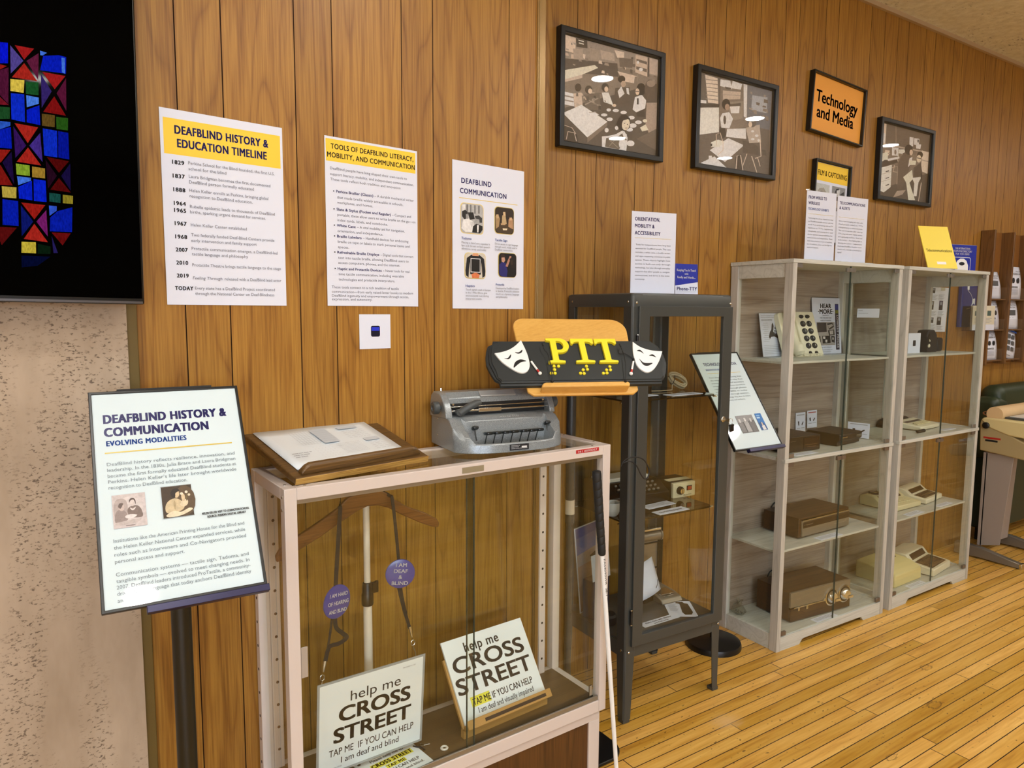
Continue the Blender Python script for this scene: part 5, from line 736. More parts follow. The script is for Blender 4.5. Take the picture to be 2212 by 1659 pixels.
# ------------------------------------------------------------ slanted board with papers on the case
SL = radians(15)
t = thing('reading_board', 'worn dark wooden slanted reading board on the left end of the glass case', 'board', DC.w(.032, .019, DCH), DC.r+.177)
X = Matrix.Translation((0, 0, .0005)) @ Matrix.Rotation(SL, 4, 'X')
mb = MB(); mb.box(0, .372, 0, .305, 0, .017); mb.build('slanted_top', [STANDWOOD], t, bevel=.003, xf=X)
mb = MB(); mb.box(-.0008, .3728, -.0012, .0025, .001, .016); mb.build('worn_edge', grain_wood('worn_gold_edge', '5a3a12', '8c6224', 'c09a50', axis='x', scale=3, plank=False, bump=0.), t, bevel=.001, xf=X)
mb = MB(); mb.loft([[(x, .012+a, .017+b) for a, b in ((0, 0), (.018, 0), (.018, .018*s_), (.013, .024*s_), (.005, .024*s_), (0, .018*s_))] for x, s_ in ((.020, .25), (.030, .8), (.040, 1), (.330, 1), (.345, .8), (.354, .25))]); mb.build('ledge', STANDWOOD, t, bevel=.002, xf=X)
mb = MB(); mb.box(.03, .342, .250, .268, 0, .068); mb.build('prop', STANDWOOD, t, bevel=.002)
t = thing('printed_papers', 'loose white printed sheets lying on the slanted wooden board', 'papers', DC.w(.032, .019, DCH), DC.r+.177)
X0 = Matrix.Translation((0, 0, .0005)) @ Matrix.Rotation(SL, 4, 'X')
for k, (dx, dy, r_) in enumerate(((.002, .0, -.012), (-.002, .003, .006), (.0, .0, -.004))):
    mb = MB(); X = X0 @ Matrix.Translation((.175+dx, .143+dy, .0176+.0012*k)) @ Matrix.Rotation(r_, 4, 'Z'); n = 12
    V = [[(-.152+.304*i/n, -.107+.220*j/6, .0018*k*(i/n)**2+.0006*sin(i*.9+k)) for i in range(n+1)] for j in range(7)]
    mb.add([p for r in V for p in r], [(j*(n+1)+i, j*(n+1)+i+1, (j+1)*(n+1)+i+1, (j+1)*(n+1)+i) for j in range(6) for i in range(n)])
    sh = mb.build('sheet', PAPERB, t, xf=X)
    sh.modifiers.new('thickness', 'SOLIDIFY').thickness = .0004
PX = X @ Matrix(((1, 0, 0, 0), (0, 0, 1, 0), (0, -1, 0, .0062), (0, 0, 0, 1)))
PX = X @ Matrix.Translation((0, 0, .0050)) @ Matrix.Rotation(-pi/2, 4, 'X')
pg = Page(t, .304, .22, 0, z0=-.113, xf=PX)
LG = M('pale_print_grey', 'aab0b6', .6); LG2 = M('table_shade', 'c4cbd1', .6)
pg.rects('table_shading', LG2, (.128, .028, .172, .112), (.205, .028, .262, .046), (.238, .112, .280, .130))
R_ = []
for k in range(8): R_.append((.070+.0, .032+k*.011, .118, .0326+k*.011))
for k in range(7): R_.append((.070+k*.008, .032, .0706+k*.008, .11))
for k in range(8): R_.append((.128, .028+k*.012, .172, .0286+k*.012))
pg.rects('table_lines', LG, *R_)
T_ = []
for k in range(5): T_.append(('aaa  eee  ooo  iii  uuu', .205, .062+k*.0105, .004, .062))
for k in range(5): T_.append(('aaa  eee  ooo', .236, .142+k*.010, .004, .046))
for k in range(8): T_.append(('Text lines about braille letters and signs' if False else 'mmm nn oooo mmmm nnn oo mm nnn', .150, .128+k*.0075, .0035, .066))
for k in range(6): T_.append(('::  :.  .:  :\'  \':  ::', .085, .128+k*.012, .005, .05))
pg.text('print', LG, T_); pg.text('bold_print', INKG, [('mmmm nnnn mmm oo', .020, .150, .0045, .05, .02), ('mmm nn mmm', .020, .160, .0045, .04, .02), ('nnn mmm', .020, .170, .0045, .03, .02)])

# ------------------------------------------------------------ braille typewriter
def hammertone():
    m = M('grey_hammertone', '868b8e', .28, metal=.25, coat=.4); q = NT(m); co = q.n('TexCoord').outputs['Object']
    v = q.n('TexNoise', {'Vector': co, 'Scale': 750., 'Detail': 2., 'Roughness': .6}).outputs[0]
    q.l(q.ramp(v, [(.32, '6d7579'), (.5, '8d9598'), (.68, 'abb2b6')]), q.b.inputs['Base Color'])
    bp = q.n('Bump', {'Height': v, 'Strength': .12, 'Distance': .001}); q.l(bp.outputs[0], q.b.inputs['Normal']); return m
HAM = hammertone()
t = thing('braille_typewriter', 'grey hammertone braille typewriter on the right end of the glass case', 'typewriter', DC.w(.502, .118, DCH), DC.r-.150); br = t
# local: x 0-.33 right, y 0-.185 back, z up.  lower body with dished key bay in front
Wb = .328
def prof_body(front, dish=0.):
    return [(front, .004), (front+.002, .030), (front+.030+dish, .036), (.034+dish*.5, .040), (.050, .085), (.066, .098), (.070, .100), (.176, .100), (.184, .09), (.186, .004)]
xs = sorted([0, .004, .324, .328]+[.328*k/28 for k in range(1, 28)])
fr = [.014-.062*(1-abs(2*x/.328-1)**3.2)**.75 for x in xs]
rings = []
for x, f_ in zip(xs, fr):
    ed = .004 if x in (0, .328) else 0
    k = 0 if .036 < x < .292 else 1
    if k: P = [(f_, .004), (f_+.001, .030), (f_+.006, .050), (.020, .072), (.044, .092), (.060, .099-ed), (.070, .100-ed), (.176, .100-ed), (.184, .088), (.186, .004)]
    else: P = [(f_, .004), (f_+.002, .030), (f_+.008, .033), (f_+.016, .012), (.030, .012), (.040, .088), (.060, .0985), (.176, .1), (.184, .088), (.186, .004)]
    rings.append([(x, y, z) for y, z in P])
mb = MB(); mb.loft(rings); mb.build('body', HAM, t, bevel=.002)
mb = MB()   # upper housing: two cheeks, hump and rear cover around the embossing slot
ch = [(.058, .096), (.062, .118), (.075, .140), (.092, .158), (.112, .168), (.158, .168), (.176, .155), (.184, .13), (.186, .09), (.170, .09)]
mb.prism(ch, 'x', -.004, .016); mb.prism(ch, 'x', Wb-.012, Wb+.006)
hump = [(.092, .132), (.094, .152), (.112, .168), (.158, .168), (.176, .155), (.184, .13), (.186, .09), (.15, .09), (.15, .132)]
mb.prism(hump, 'x', .012, Wb-.008); mb.build('upper_housing', HAM, t, bevel=.003)
mb = MB(); mb.box(.016, Wb-.010, .092, .150, .100, .136); mb.build('carriage_recess', M('dark_recess', '15130f', .6), t, smooth=False)
mb = MB(); mb.cyl((.014, .082, .114), (Wb-.01, .082, .114), .0035); mb.cyl((.014, .086, .126), (Wb-.01, .086, .126), .002); mb.box(.10, .17, .076, .090, .108, .120); mb.build('carriage_rail', STEEL, t, bevel=.001)
KN = M('slate_plastic', '4a4f50', .4)
mb = MB(); mb.loft([[(.040+a, y, z) for a, z in elli(0, .112, .013, .010, 14)] for y in (.058, .074)]); mb.tube([(.040, .062, .112), (.058, .052, .128), (.082, .050, .140), (.094, .052, .142)], [.011, .011, .0105, .008], 12); mb.build('carriage_lever', KN, t)
for x0_, s_ in ((-.004, -1), (Wb+.006, 1)):
    mb = MB(); mb.cyl((x0_, .10, .125), (x0_+s_*.006, .10, .125), .006, n=14); mb.loft([[(x0_+s_*d, .10+r_*cos(2*pi*k/20), .125+r_*sin(2*pi*k/20)) for k in range(20)] for d, r_ in ((.005, .014), (.007, .0185), (.020, .0195), (.023, .017), (.0235, .009), (.020, .008))]); mb.build('paper_knob', KN, t)
mb = MB(); mb.prism([(.0925, .150), (.112, .1645), (.109, .1705), (.0890, .156)], 'x', .112, .222); mb.build('carrying_handle', M('satin_handle', 'a9aaa8', .35, metal=.3), t, bevel=.002)
mb = MB()
for x in (.022, .28): mb.cyl((x, .165, .166), (x, .165, .176), .004, .0035, 10)
mb.build('paper_stud', CHROME, t)
mb = MB()
for z in (.04, .09): mb.cyl((-.0052, .12, z), (-.003, .12, z), .0028, n=10)
for x in (.022, .30): mb.cyl((x, .070, .136), (x, .078, .136), .003, n=10)
mb.build('screws', STEEL, t)
KEYM = M('key_dark_green', '1d2222', .3)
def keyshape(x, y, z, w, d, ry=0.):
    k = MB(); P = rrect(-w/2, w/2, -d/2, d/2, min(w, d)*.3, 3)
    k.loft([[(a*s_, b*s_, h) for a, b in P] for s_, h in ((.85, -.004), (1, -.001), (1, .002), (.82, .0045))])
    k.xf(Matrix.Translation((x, y, z)) @ Matrix.Rotation(ry, 4, 'X')); return k
for i, (x, w, d) in enumerate(((.098, .018, .026), (.123, .018, .026), (.148, .018, .026), (.176, .022, .022), (.204, .018, .026), (.229, .018, .026), (.254, .018, .026))):
    k = keyshape(x, .006, .054, w*1.15, d*1.15, -.15); k.tube([(x, .014, .050), (x, .022, .034), (x, .030, .014)], .0016, 6); k.build('key', KEYM, t)
for x in (.066, .288):
    k = keyshape(x, .022, .070, .018, .020, -.5); k.tube([(x, .026, .070), (x, .020, .050), (x, .012, .034)], .002, 6); k.build('side_key', KEYM, t)
X = Matrix.Translation((.164, -.049, .006)); mb = MB(); mb.box(-.027, .029, -.0012, .001, .004, .021); mb.build('maker_label', INKB, t, smooth=False, xf=X)
pg = Page(t, .056, .017, -.0012, x0=-.027, z0=.004, xf=X); pg.rects('label_rows', M('label_white', 'd8d8d8'), (.034, .006, .05, .011)); pg.text('label_text', WHITE, [('DESIGNED BY', .003, .0045, .0022, .026), ('MADE FROM', .003, .0085, .0022, .022), ('PERKINS SCHOOL FOR THE BLIND', .003, .0132, .0022, .048)])
X = Matrix.Translation((.19, .052, .0935)) @ Matrix.Rotation(-.62, 4, 'X'); pg = Page(t, .1, .012, -.0045, z0=-.008, xf=X)
pg.text('embossed_name', M('embossed_silver', 'c9cdce', .3, metal=.5), [('PERKINS BRAILLER', .05, .009, .0065, .078, .01, 'c')])

for ch in br.children:
    if ch.data.users == 1: ch.data.transform(Matrix.Diagonal((1.03, 1., .94, 1)))

# ------------------------------------------------------------ white cane
top = Vector(DC.w(.890, -.020, 1.030)); bot = Vector(DC.w(.981, -.045, 0))
t = thing('white_cane', 'long white cane with black wrapped grip leaning on the right corner of the glass case', 'cane', tuple(bot)); d = top-bot; L_ = d.length
X = Matrix.Translation((0, 0, 0)) @ Vector((0, 0, 1)).rotation_difference(d).to_matrix().to_4x4()
g0 = L_-.252
mb = MB(); mb.cyl((0, 0, .012), (0, 0, g0), .0063, .0072, 20); mb.build('shaft', M('white_shaft', 'eef1f3', .25, coat=.2), t, xf=X)
mb = MB(); mb.lathe([(.004, 0), (.0075, .003), (.0075, .02), (.0065, .026)], 16); mb.build('tip', M('cane_tip', 'e3e3de', .4), t, xf=X)
mb = MB(); pr = [(.0076, g0), (.0105, g0+.003), (.0118, g0+.012)]
k = 0
while g0+.014+k*.0235 < L_-.01:
    z = g0+.014+k*.0235; r_ = .0112+.0016*min(1, k/8); pr += [(r_, z), (r_+.0005, z+.004), (r_+.0005, z+.021), (r_-.0003, z+.0228)]; k += 1
pr += [(.0125, L_-.006), (.0125, L_), (.006, L_+.002)]
mb = MB(); mb.lathe(pr, 20)
tw = Matrix.Identity(4); mb.v = [(a, b, c+.35*a) if g0+.01 < c < L_-.01 else (a, b, c) for a, b, c in mb.v]; mb.build('grip', BLKMAT, t, xf=X)
mb = MB(); P = [(0, 0, L_), (.004, -.004, L_+.012), (.018, -.008, L_+.022), (.05, -.012, L_+.024), (.082, -.012, L_+.010), (.100, -.012, L_-.018), (.098, -.012, L_-.040), (.084, -.012, L_-.046), (.068, -.012, L_-.030), (.050, -.012, L_-.002), (.026, -.010, L_+.014), (.006, -.004, L_+.010)]
mb.tube(smoothpath(P, 5), .0019, 8); mb.build('cord_loop', BLKMAT, t, xf=X @ Matrix.Rotation(.09, 4, 'Y'))
pg = Page(t, .13, .012, -.0078, x0=0, z0=0, xf=X @ Matrix.Translation((0, 0, g0-.006)) @ Matrix.Rotation(pi/2, 4, 'Y') @ Matrix.Translation((0, 0, -.0045)))
pg.text('shaft_lettering', INKB, [('PAS4090WR  38-1', .004, .0095, .0068, .112)])

# ------------------------------------------------------------ music stand carrying the carved plaque
PY, PT = -.389, .732
SCK = .95; PC = Vector((1.3227, 1.6600, 1.3415)); px, py = 1.412, 1.808
t = thing('music_stand', 'honey wood music stand with a dark pole behind the glass case, carrying the carved plaque', 'music stand', (px, py, 0))
mb = MB(); mb.prism(rrect(-.03, .170, -.12, .085, .07, 6), 'z', 0, .012); mb.build('base_plate', BLKPL, t, bevel=.003)
DPOLE = M('dark_grey_tube', '2f302f', .4)
mb = MB(); mb.cyl((0, 0, .01), (0, 0, .84), .0105); mb.build('lower_tube', DPOLE, t)
mb = MB(); mb.cyl((0, 0, .80), (0, 0, 1.225), .0145); mb.build('upper_tube', DPOLE, t)
mb = MB(); mb.cyl((0, 0, .83), (0, 0, .877), .0155); mb.build('collar', M('pale_collar', 'c9beb2', .5), t)
RP = Matrix.Translation(PC-Vector((px, py, 0))) @ Matrix.Rotation(PY, 4, 'Z') @ Matrix.Rotation(-PT, 4, 'X') @ Matrix.Scale(SCK, 4)
DY = .022
desk = [(-.172, -.098), (-.1845, .150)]+[(-.1845+.036-.036*cos(a_*pi/16), .158+.036*sin(a_*pi/16)) for a_ in range(9)]+[(.194-.050+.050*sin(a_*pi/16), .140+.050*cos(a_*pi/16)) for a_ in range(9)]+[(.178, -.098), (.160, -.112), (-.155, -.112)]
mb = MB(); mb.prism(desk, 'y', DY, DY+.010); mb.build('desk', WOODY, t, bevel=.0025, xf=RP)
tr = [(-.134, -.1005), (-.1335, -.094), (-.1285, -.087), (-.120, -.0835), (.133, -.0835), (.1400, -.086), (.1425, -.092), (.140, -.1005)]
mb = MB(); mb.prism([(x, y-.004) for x, y in tr], 'y', -.010, DY+.001); mb.build('tray', WOODY, t, bevel=.003, xf=RP)
for P in ([(-.1103, .046), (-.1085, .030), (-.1005, .0126), (-.0985, -.04), (-.1013, -.086)], [(.1399, .042), (.1425, .02), (.1437, .0026), (.138, -.045), (.1284, -.089)]):
    mb = MB(); Q = [(x, -.018+.004*(abs(z+.09) < .02), z) for x, z in P]
    mb.tube(smoothpath(Q, 5), .0014, 8); mb.tube([Q[0], (Q[0][0]-.001, Q[0][1], Q[0][2]+.010)], .0026, 8); mb.ell((Q[-1][0], -.012, Q[-1][2]-.0005), (.005, .006, .004), 10, 6); mb.build('page_cord', BLKMAT, t, xf=RP)
mb = MB(); c0 = RP @ Vector((0, DY+.010, -.02)); mb.tube([(0, 0, 1.19), (0, 0, 1.235), tuple((Vector((0, 0, 1.25))+c0)/2), tuple(c0)], .012, 12); mb.build('bracket', DPOLE, t)
t = thing('carved_plaque', 'black carved plaque with yellow PTT letters and two white theatre masks', 'plaque', tuple(PC)); t.scale = (SCK, SCK, SCK)
t.rotation_euler = (Matrix.Rotation(PY, 4, 'Z') @ Matrix.Rotation(-PT, 4, 'X')).to_euler()
def plq(s_, e):
    R_ = [(.2557, -.0856+e), (.2575, -.0700), (.2690-e*.3, -.0620), (.2800-e, -.0380), (.2900-e, -.0060), (.2890-e, .0246), (.2843-e, .0500), (.2780-e, .0660), (.2640-e, .0740), (.2600-e*.5, .0870-e)]
    if e: R_ = [(x-e*.4, z) for x, z in R_]
    return [(x, z) for x, z in R_]+[(-x, z) for x, z in R_[::-1]]
mb = MB(); a, b, c = plq(0, 0), plq(0, .006), plq(0, .011)
f3 = lambda P, y: [(x, y, z) for x, z in P]
mb.loft([f3(a, DY-.001), f3(a, .010), f3(b, .008), f3(b, .003), f3(c, .001), f3(c, -.002)]); mb.build('board', M('charcoal_paint', '23292a', .5), t, bevel=.0012)
YL = M('bright_yellow_paint', 'f6e42a', .45, coat=.1); WM = M('white_mask_paint', 'f4f6f4', .45)
def serifT(x0, x1, zt, zb, xc0, xc1):
    bx0, bx1 = xc0-.021, xc1+.021
    return [(x0, zt), (x1, zt), (x1, zt-.020), (x1-.006, zt-.022), (x1-.011, zt-.015), (x1-.019, zt-.0125), (xc1, zt-.0125), (xc1, zb+.011), (bx1, zb+.008), (bx1, zb), (bx0, zb), (bx0, zb+.008), (xc0, zb+.011), (xc0, zt-.0125), (x0+.019, zt-.0125), (x0+.011, zt-.015), (x0+.006, zt-.022), (x0, zt-.020)]
def letter(P, hole=None):
    mb = MB()
    if hole is None: mb.prism(P, 'y', -.012, -.001)
    else: mb.ring(P, hole, 'y', -.012, -.001)
    return mb.build('letter', YL, t, bevel=.0014)
n_ = 20
x0, zt, zb = -.0975, .0815, -.0150
# the P: stem with serifs, and the bowl as a ring
st = [(x0, zt), (x0+.032, zt), (x0+.032, zb+.011), (x0+.051, zb+.008), (x0+.051, zb), (x0-.002, zb), (x0-.002, zb+.008), (x0+.013, zb+.011), (x0+.013, zt-.010), (x0, zt-.0085)]
bo = [(x0+.030, zt)]+[(x0+.043+.029*cos(a_), zt-.0285+.0285*sin(a_)) for a_ in [pi/2-pi*k/12 for k in range(13)]]+[(x0+.030, zt-.057)]
bi = [(x0+.030, zt-.011)]+[(x0+.040+.0135*cos(a_), zt-.0285+.0175*sin(a_)) for a_ in [pi/2-pi*k/12 for k in range(13)]]+[(x0+.030, zt-.046)]
mb = MB(); mb.prism(st, 'y', -.012, -.001); mb.ring(bo, bi, 'y', -.012, -.001); mb.build('letter', YL, t, bevel=.0012)
letter(serifT(-.0185, .0555, .0800, -.0150, .0085, .0275)); letter(serifT(.0590, .1310, .0795, -.0155, .0835, .1025))
mb = MB()
for x, z in ((-.0839, -.0232), (-.0699, -.0234), (-.0844, -.0361), (-.0966, -.0499), (-.0849, -.0501)): pass
def dots(D):
    mb = MB()
    for x, z in D: mb.loft([[(x+r_*cos(2*pi*k/14), y_, z+r_*sin(2*pi*k/14)) for k in range(14)] for r_, y_ in ((.0050, -.001), (.0050, -.005), (.0035, -.0068), (.0006, -.0074))])
    mb.build('braille_cell', YL, t)
dots(((-.0839, -.0232), (-.0699, -.0234), (-.0844, -.0361), (-.0966, -.0499), (-.0849, -.0501))); dots(((.0188, -.0244), (.0058, -.0381), (.0196, -.0368), (-.0052, -.0512), (.0062, -.0521))); dots(((.0936, -.0265), (.0806, -.0394), (.0931, -.0392), (.0677, -.0523), (.0793, -.0517)))
def sp2(P, n=4): return [(q.x, q.y) for q in smoothpath([(x, z, 0) for x, z in P], n, True)]
BK = M('mask_black', '0e0f0f', .5)
sad = [(-.2636, .0271), (-.2420, .0308), (-.2180, .0400), (-.1965, .0551), (-.1743, .0781)]; sad = [(q.x, q.y) for q in smoothpath([(x, z, 0) for x, z in sad], 4)]+[(q.x, q.y) for q in smoothpath([(-.1743, .0781, 0), (-.1631, .0320, 0), (-.1592, -.0093, 0), (-.1648, -.0351, 0), (-.1801, -.0487, 0), (-.2004, -.0455, 0), (-.2247, -.0270, 0), (-.2458, -.0047, 0), (-.2636, .0271, 0)], 4)][1:-1]
hap = [(q.x, q.y) for q in smoothpath([(.1896, .0708, 0), (.2105, .0488, 0), (.2429, .0348, 0), (.2803, .0306, 0)], 4)]+[(q.x, q.y) for q in smoothpath([(.2803, .0306, 0), (.2600, -.0080, 0), (.2339, -.0403, 0), (.2118, -.0525, 0), (.1940, -.0440, 0), (.1813, -.0207, 0), (.1808, .0255, 0), (.1896, .0708, 0)], 4)][1:-1]
for nm, O_, E_ in (('sad_mask', sad, [[(-.2356, .0063), (-.2250, .0070), (-.2138, .0211), (-.2155, .0100), (-.2240, .0022)], [(-.1998, .0293), (-.1877, .0292), (-.1759, .0389), (-.1785, .0290), (-.1898, .0235)], [(-.2109, -.0301), (-.2051, -.0110), (-.1917, .0000), (-.1797, .0006), (-.1689, -.0055), (-.1837, -.0085), (-.1969, -.0181)]]),
                   ('happy_mask', hap, [[(.1947, .0324), (.2065, .0360), (.2151, .0205), (.2060, .0285)], [(.2309, .0126), (.2440, .0180), (.2527, .0054), (.2419, .0110)], [(.1951, .0002), (.2049, -.0143), (.2200, -.0170), (.2357, -.0170), (.2180, -.0275), (.2030, -.0235)]])):
    mb = MB(); mb.prism(O_, 'y', -.0075, -.001); mk = mb.build(nm, WM, t, bevel=.0012)
    mb = MB()
    for e_ in E_: mb.prism(sp2(e_), 'y', -.0079, -.0070)
    mb.build('features', BK, mk, smooth=False)
RED = M('cane_red', 'c9302a', .4)
for a, b, c in (((-.1532, -.0057), (-.1391, -.0373), (-.1327, -.0509)), ((.1738, -.0092), (.1616, -.0413), (.1557, -.0562))):
    a, b, c = [Vector((p[0], -.006, p[1])) for p in (a, b, c)]
    mb = MB(); mb.cyl(a, b, .0032, n=12); mb.tube([a+(a-b)*.40, a+(a-b)*.2, a], [.0018, .0030, .0030], 10, mi=1); mb.cyl(b, b+(c-b)*.75, .0032, n=12, mi=2); mb.ell(c, (.0058, .0050, .0058), 12, 8); mb.build('miniature_cane', [WM, BK, RED], t)
mb = MB(); mb.tube(smoothpath([(.1395, -.006, .0414), (.1337, -.006, .0260), (.1370, -.008, .0205), (.1500, -.006, .0238), (.1693, -.006, .0101), (.1776, -.005, -.0052)], 5), .0012, 6); mb.build('leather_cord', BLKMAT, t)

# ------------------------------------------------------------ tilted sign by the stone pier and the one by the far cabinet
def pedestal_sign(label, base, bc, yaw, tilt, w, h, pole_r=.02, pole_top=None, disc=.12, sheet_mat=None):
    t = thing('pedestal_sign', label, 'sign', (base[0], base[1], 0))
    v = Vector(bc)-Vector((base[0], base[1], 0)); X = Matrix.Translation(v) @ Matrix.Rotation(yaw, 4, 'Z') @ Matrix.Rotation(-tilt, 4, 'X')
    mb = MB(); mb.lathe([(disc, 0), (disc, .014), (disc*.97, .024), (disc*.85, .031), (disc*.3, .036), (.03, .038)], 40); mb.build('base', BLKPL, t)
    mb = MB(); mb.cyl((0, 0, .03), (0, 0, v.z-.035), pole_r); mb.build('pole', M('pole_black', '17160f', .4), t)
    mb = MB(); mb.box(-w*.32, w*.32, .006, .014, -h*.36, h*.52); mb.tube([X.inverted() @ Vector((0, 0, v.z-.05)), Vector((0, .012, -.02))], .012, 10); mb.build('back_plate', BLKMAT, t, xf=X)
    mb = MB(); o = [(-w/2, -h/2), (w/2, -h/2), (w/2, h/2), (-w/2, h/2)]; b = .0055; i_ = [(-w/2+b, -h/2+b), (w/2-b, -h/2+b), (w/2-b, h/2-b), (-w/2+b, h/2-b)]
    mb.ring(o, i_, 'y', -.004, .008); mb.box(-w/2+b, w/2-b, .003, .008, -h/2+b, h/2-b); mb.build('frame', BLKFR, t, bevel=.001, xf=X)
    mb = MB(); mb.box(-w/2+.07*w/.28, w/2+.002, -.012, .006, -h/2-.014, -h/2-.001); mb.build('ledge', M('navy_ledge', '26244a', .3, metal=.3), t, bevel=.001, xf=X)
    mb = MB(); mb.box(-w/2+b-.001, w/2-b+.001, -.0012, .003, -h/2+b-.001, h/2-b+.001); mb.build('sheet', sheet_mat or PAPERB, t, smooth=False, xf=X)
    return t, Page(t, w, h, -.0012, z0=-h/2, xf=X), X, w, h
LAM = M('laminated_pale_sheet', 'd9e9ee', .03, spec=.5)
t, pg, X, w, h = pedestal_sign('large tilted white sign headed DeafBlind History and Communication, in front of the stone pier', (.215, 1.585), (.2078, 1.520, 1.1372), -.035, .590, .281, .440, .020, sheet_mat=LAM)
NAV2 = M('sign_navy', '2b2a72', .3)
pg.text('heading', NAV2, [('DEAFBLIND HISTORY &', .024, .070, .0180, .226, .035), ('COMMUNICATION', .024, .0985, .0180, .188, .035)], 3)
pg.text('subheading', BLUE, [('EVOLVING MODALITIES', .026, .119, .0105, .142, .03)]); pg.rects('rule', M('gold_rule', 'd8bd4e', .3), (.022, .1325, .254, .1350))
J = [('DeafBlind history reflects resilience, innovation, and', .161, .232), ('leadership. In the 1830s, Julia Brace and Laura Bridgman', .173, .232), ('became the first formally educated DeafBlind students at', .185, .232), ('Perkins. Helen Keller’s life later brought worldwide', .197, .231), ('recognition to DeafBlind education.', .209, .137),
     ('Institutions like the American Printing House for the Blind and', .314, .229), ('the Helen Keller National Center expanded services, while', .327, .229), ('roles such as Interveners and Co-Navigators provided', .340, .229), ('personal access and support.', .353, .116),
     ('Communication systems — tactile sign, Tadoma, and', .377, .229), ('tangible symbols — evolved to meet changing needs. In', .389, .229), ('2007, DeafBlind leaders introduced ProTactile, a community-', .4005, .229), ('driven tactile language that today anchors DeafBlind identity', .412, .229), ('and culture.', .4245, .047)]
pg.text('body_text', M('sign_grey_text', '6b7a82', .3), [(a, .024 if d < .3 else .026, d, .0068, wd_) for a, d, wd_ in J])
def EL(c, cx, cy, rx, ry, rot=0.): return c+' '+' '.join('%.3f,%.3f' % p for p in elli(cx, cy, rx, ry, 14, radians(rot)))
def PO(c, *P): return c+' '+' '.join('%.3f,%.3f' % (q.x, q.y) for q in smoothpath([(x, y, 0) for x, y in P], 3, True))
BOX = ' 0,0 1,0 1,1 0,1'
ENG = '|'.join(['cfc4c2'+BOX, EL('d8cecb', .5, .48, .42, .40), PO('b5a7a2', (.06, .25), (.2, .12), (.42, .2), (.44, .6), (.2, .8), (.04, .6)), PO('9a8b86', (.08, .55), (.2, .45), (.36, .5), (.46, .72), (.3, .84), (.06, .82)), EL('c9b8b0', .27, .39, .085, .11, -10), PO('6f605a', (.17, .36), (.22, .26), (.33, .27), (.30, .33), (.24, .42)),
   PO('7f6f68', (.44, .48), (.55, .38), (.75, .38), (.86, .52), (.88, .72), (.68, .74), (.48, .68)), EL('dccfc9', .60, .27, .085, .115), PO('594a44', (.50, .28), (.53, .16), (.64, .14), (.70, .22), (.69, .34), (.65, .20), (.56, .20)), PO('e2d7d2', (.52, .42), (.60, .46), (.70, .41), (.64, .5), (.56, .5)), PO('e6dedb', (.36, .66), (.52, .62), (.72, .66), (.58, .74), (.40, .73)), PO('c6bab6', (.05, .84), (.4, .80), (.8, .78), (.7, .88), (.2, .92)), '8a7c78 .36,.935 .64,.935 .64,.96 .36,.96'])
WMN = '|'.join(['3f2f1d'+BOX, EL('5d4930', .75, .5, .35, .5), PO('d3bf98', (.10, .62), (.22, .46), (.42, .40), (.58, .46), (.72, .62), (.66, .78), (.40, .86), (.12, .84)), EL('d9c29b', .50, .27, .085, .12, 12), PO('24180e', (.34, .36), (.30, .22), (.38, .10), (.52, .08), (.60, .15), (.54, .19), (.46, .24), (.44, .36)), PO('e3d3b2', (.58, .62), (.70, .46), (.84, .50), (.82, .64), (.68, .70)), PO('d9c29b', (.66, .50), (.64, .32), (.70, .26), (.76, .34), (.74, .5)),
   EL('ece2ca', .66, .27, .05, .045), EL('ece2ca', .82, .23, .05, .045), EL('e2d4b4', .90, .33, .045, .04), PO('6d5a34', (.80, .3), (.84, .3), (.82, .5), (.79, .5)), PO('e9dcbd', (.10, .92), (.34, .80), (.58, .86), (.86, .76), (.97, .82), (.60, .97), (.2, .99)), PO('b9a47c', (.40, .46), (.44, .60), (.40, .78), (.36, .60))])
pg.picture('engraving', ENG, .028, .222, .056, .066); pg.picture('portrait', WMN, .112, .217, .054, .063)
pg.polys('portrait_border', M('portrait_edge', '5b5244'), [(.1113, .2163), (.1667, .2163), (.1667, .217), (.1113, .217)], [(.1113, .28), (.1667, .28), (.1667, .2807), (.1113, .2807)])
pg.text('source_caption', INKB, [('HELEN KELLER VISIT TO LEXINGTON SCHOOL', .180, .283, .0042, .088, .03), ('SOURCE: PERKINS DIGITAL LIBRARY', .189, .2905, .0042, .072, .03)])
t, pg, X, w, h = pedestal_sign('tilted white sign headed Technology and Media on a black disc base by the grey cabinet', (2.452, 2.085), (2.385, 1.955, 1.129), -.032, .609, .279, .447, .016, disc=.122, sheet_mat=LAM)
pg.text('heading', NAV2, [('TECHNOLOGY & MEDIA', .045, .062, .0135, .196, .02)], 3); pg.text('subheading', M('sign_blue', '6d7fc0', .3), [('INNOVATION AND ACCESS', .045, .086, .0085, .125, .015)])
pg.rects('rule', GOLDL, (.045, .098, .24, .1))
pg.text('body_text', M('sign_grey_text', '6b7a82'), para(['From silent films to captioning, from', 'the telegraph to video relay, from', 'communication, Deaf innovators', 'reshaped TTYs, telephone networks to', 'captions, VRS through phones', 'invention, 1880s to today.', 'From 1970s through activism,', 'access to technology. They show the history', 'of Deaf ingenuity and resilience.'], .042, .122, .190, .0066, .0135, .15))
GRP = '9a9a9a 0,0 1,0 1,1 0,1|6d6d6d 0,.4 1,.3 1,1 0,1|cfcfcf .1,.2 .2,.2 .2,.4 .1,.4|d5d5d5 .42,.15 .52,.15 .52,.36 .42,.36|cfcfcf .75,.2 .84,.2 .84,.4 .75,.4|8a8a8a .05,.42 .28,.4 .3,.95 .02,.95|b0b0b0 .36,.38 .6,.36 .62,.95 .35,.95|7a7a7a .68,.42 .95,.4 .98,.95 .7,.95|5a5a5a .3,.5 .35,.5 .35,.95 .3,.95'
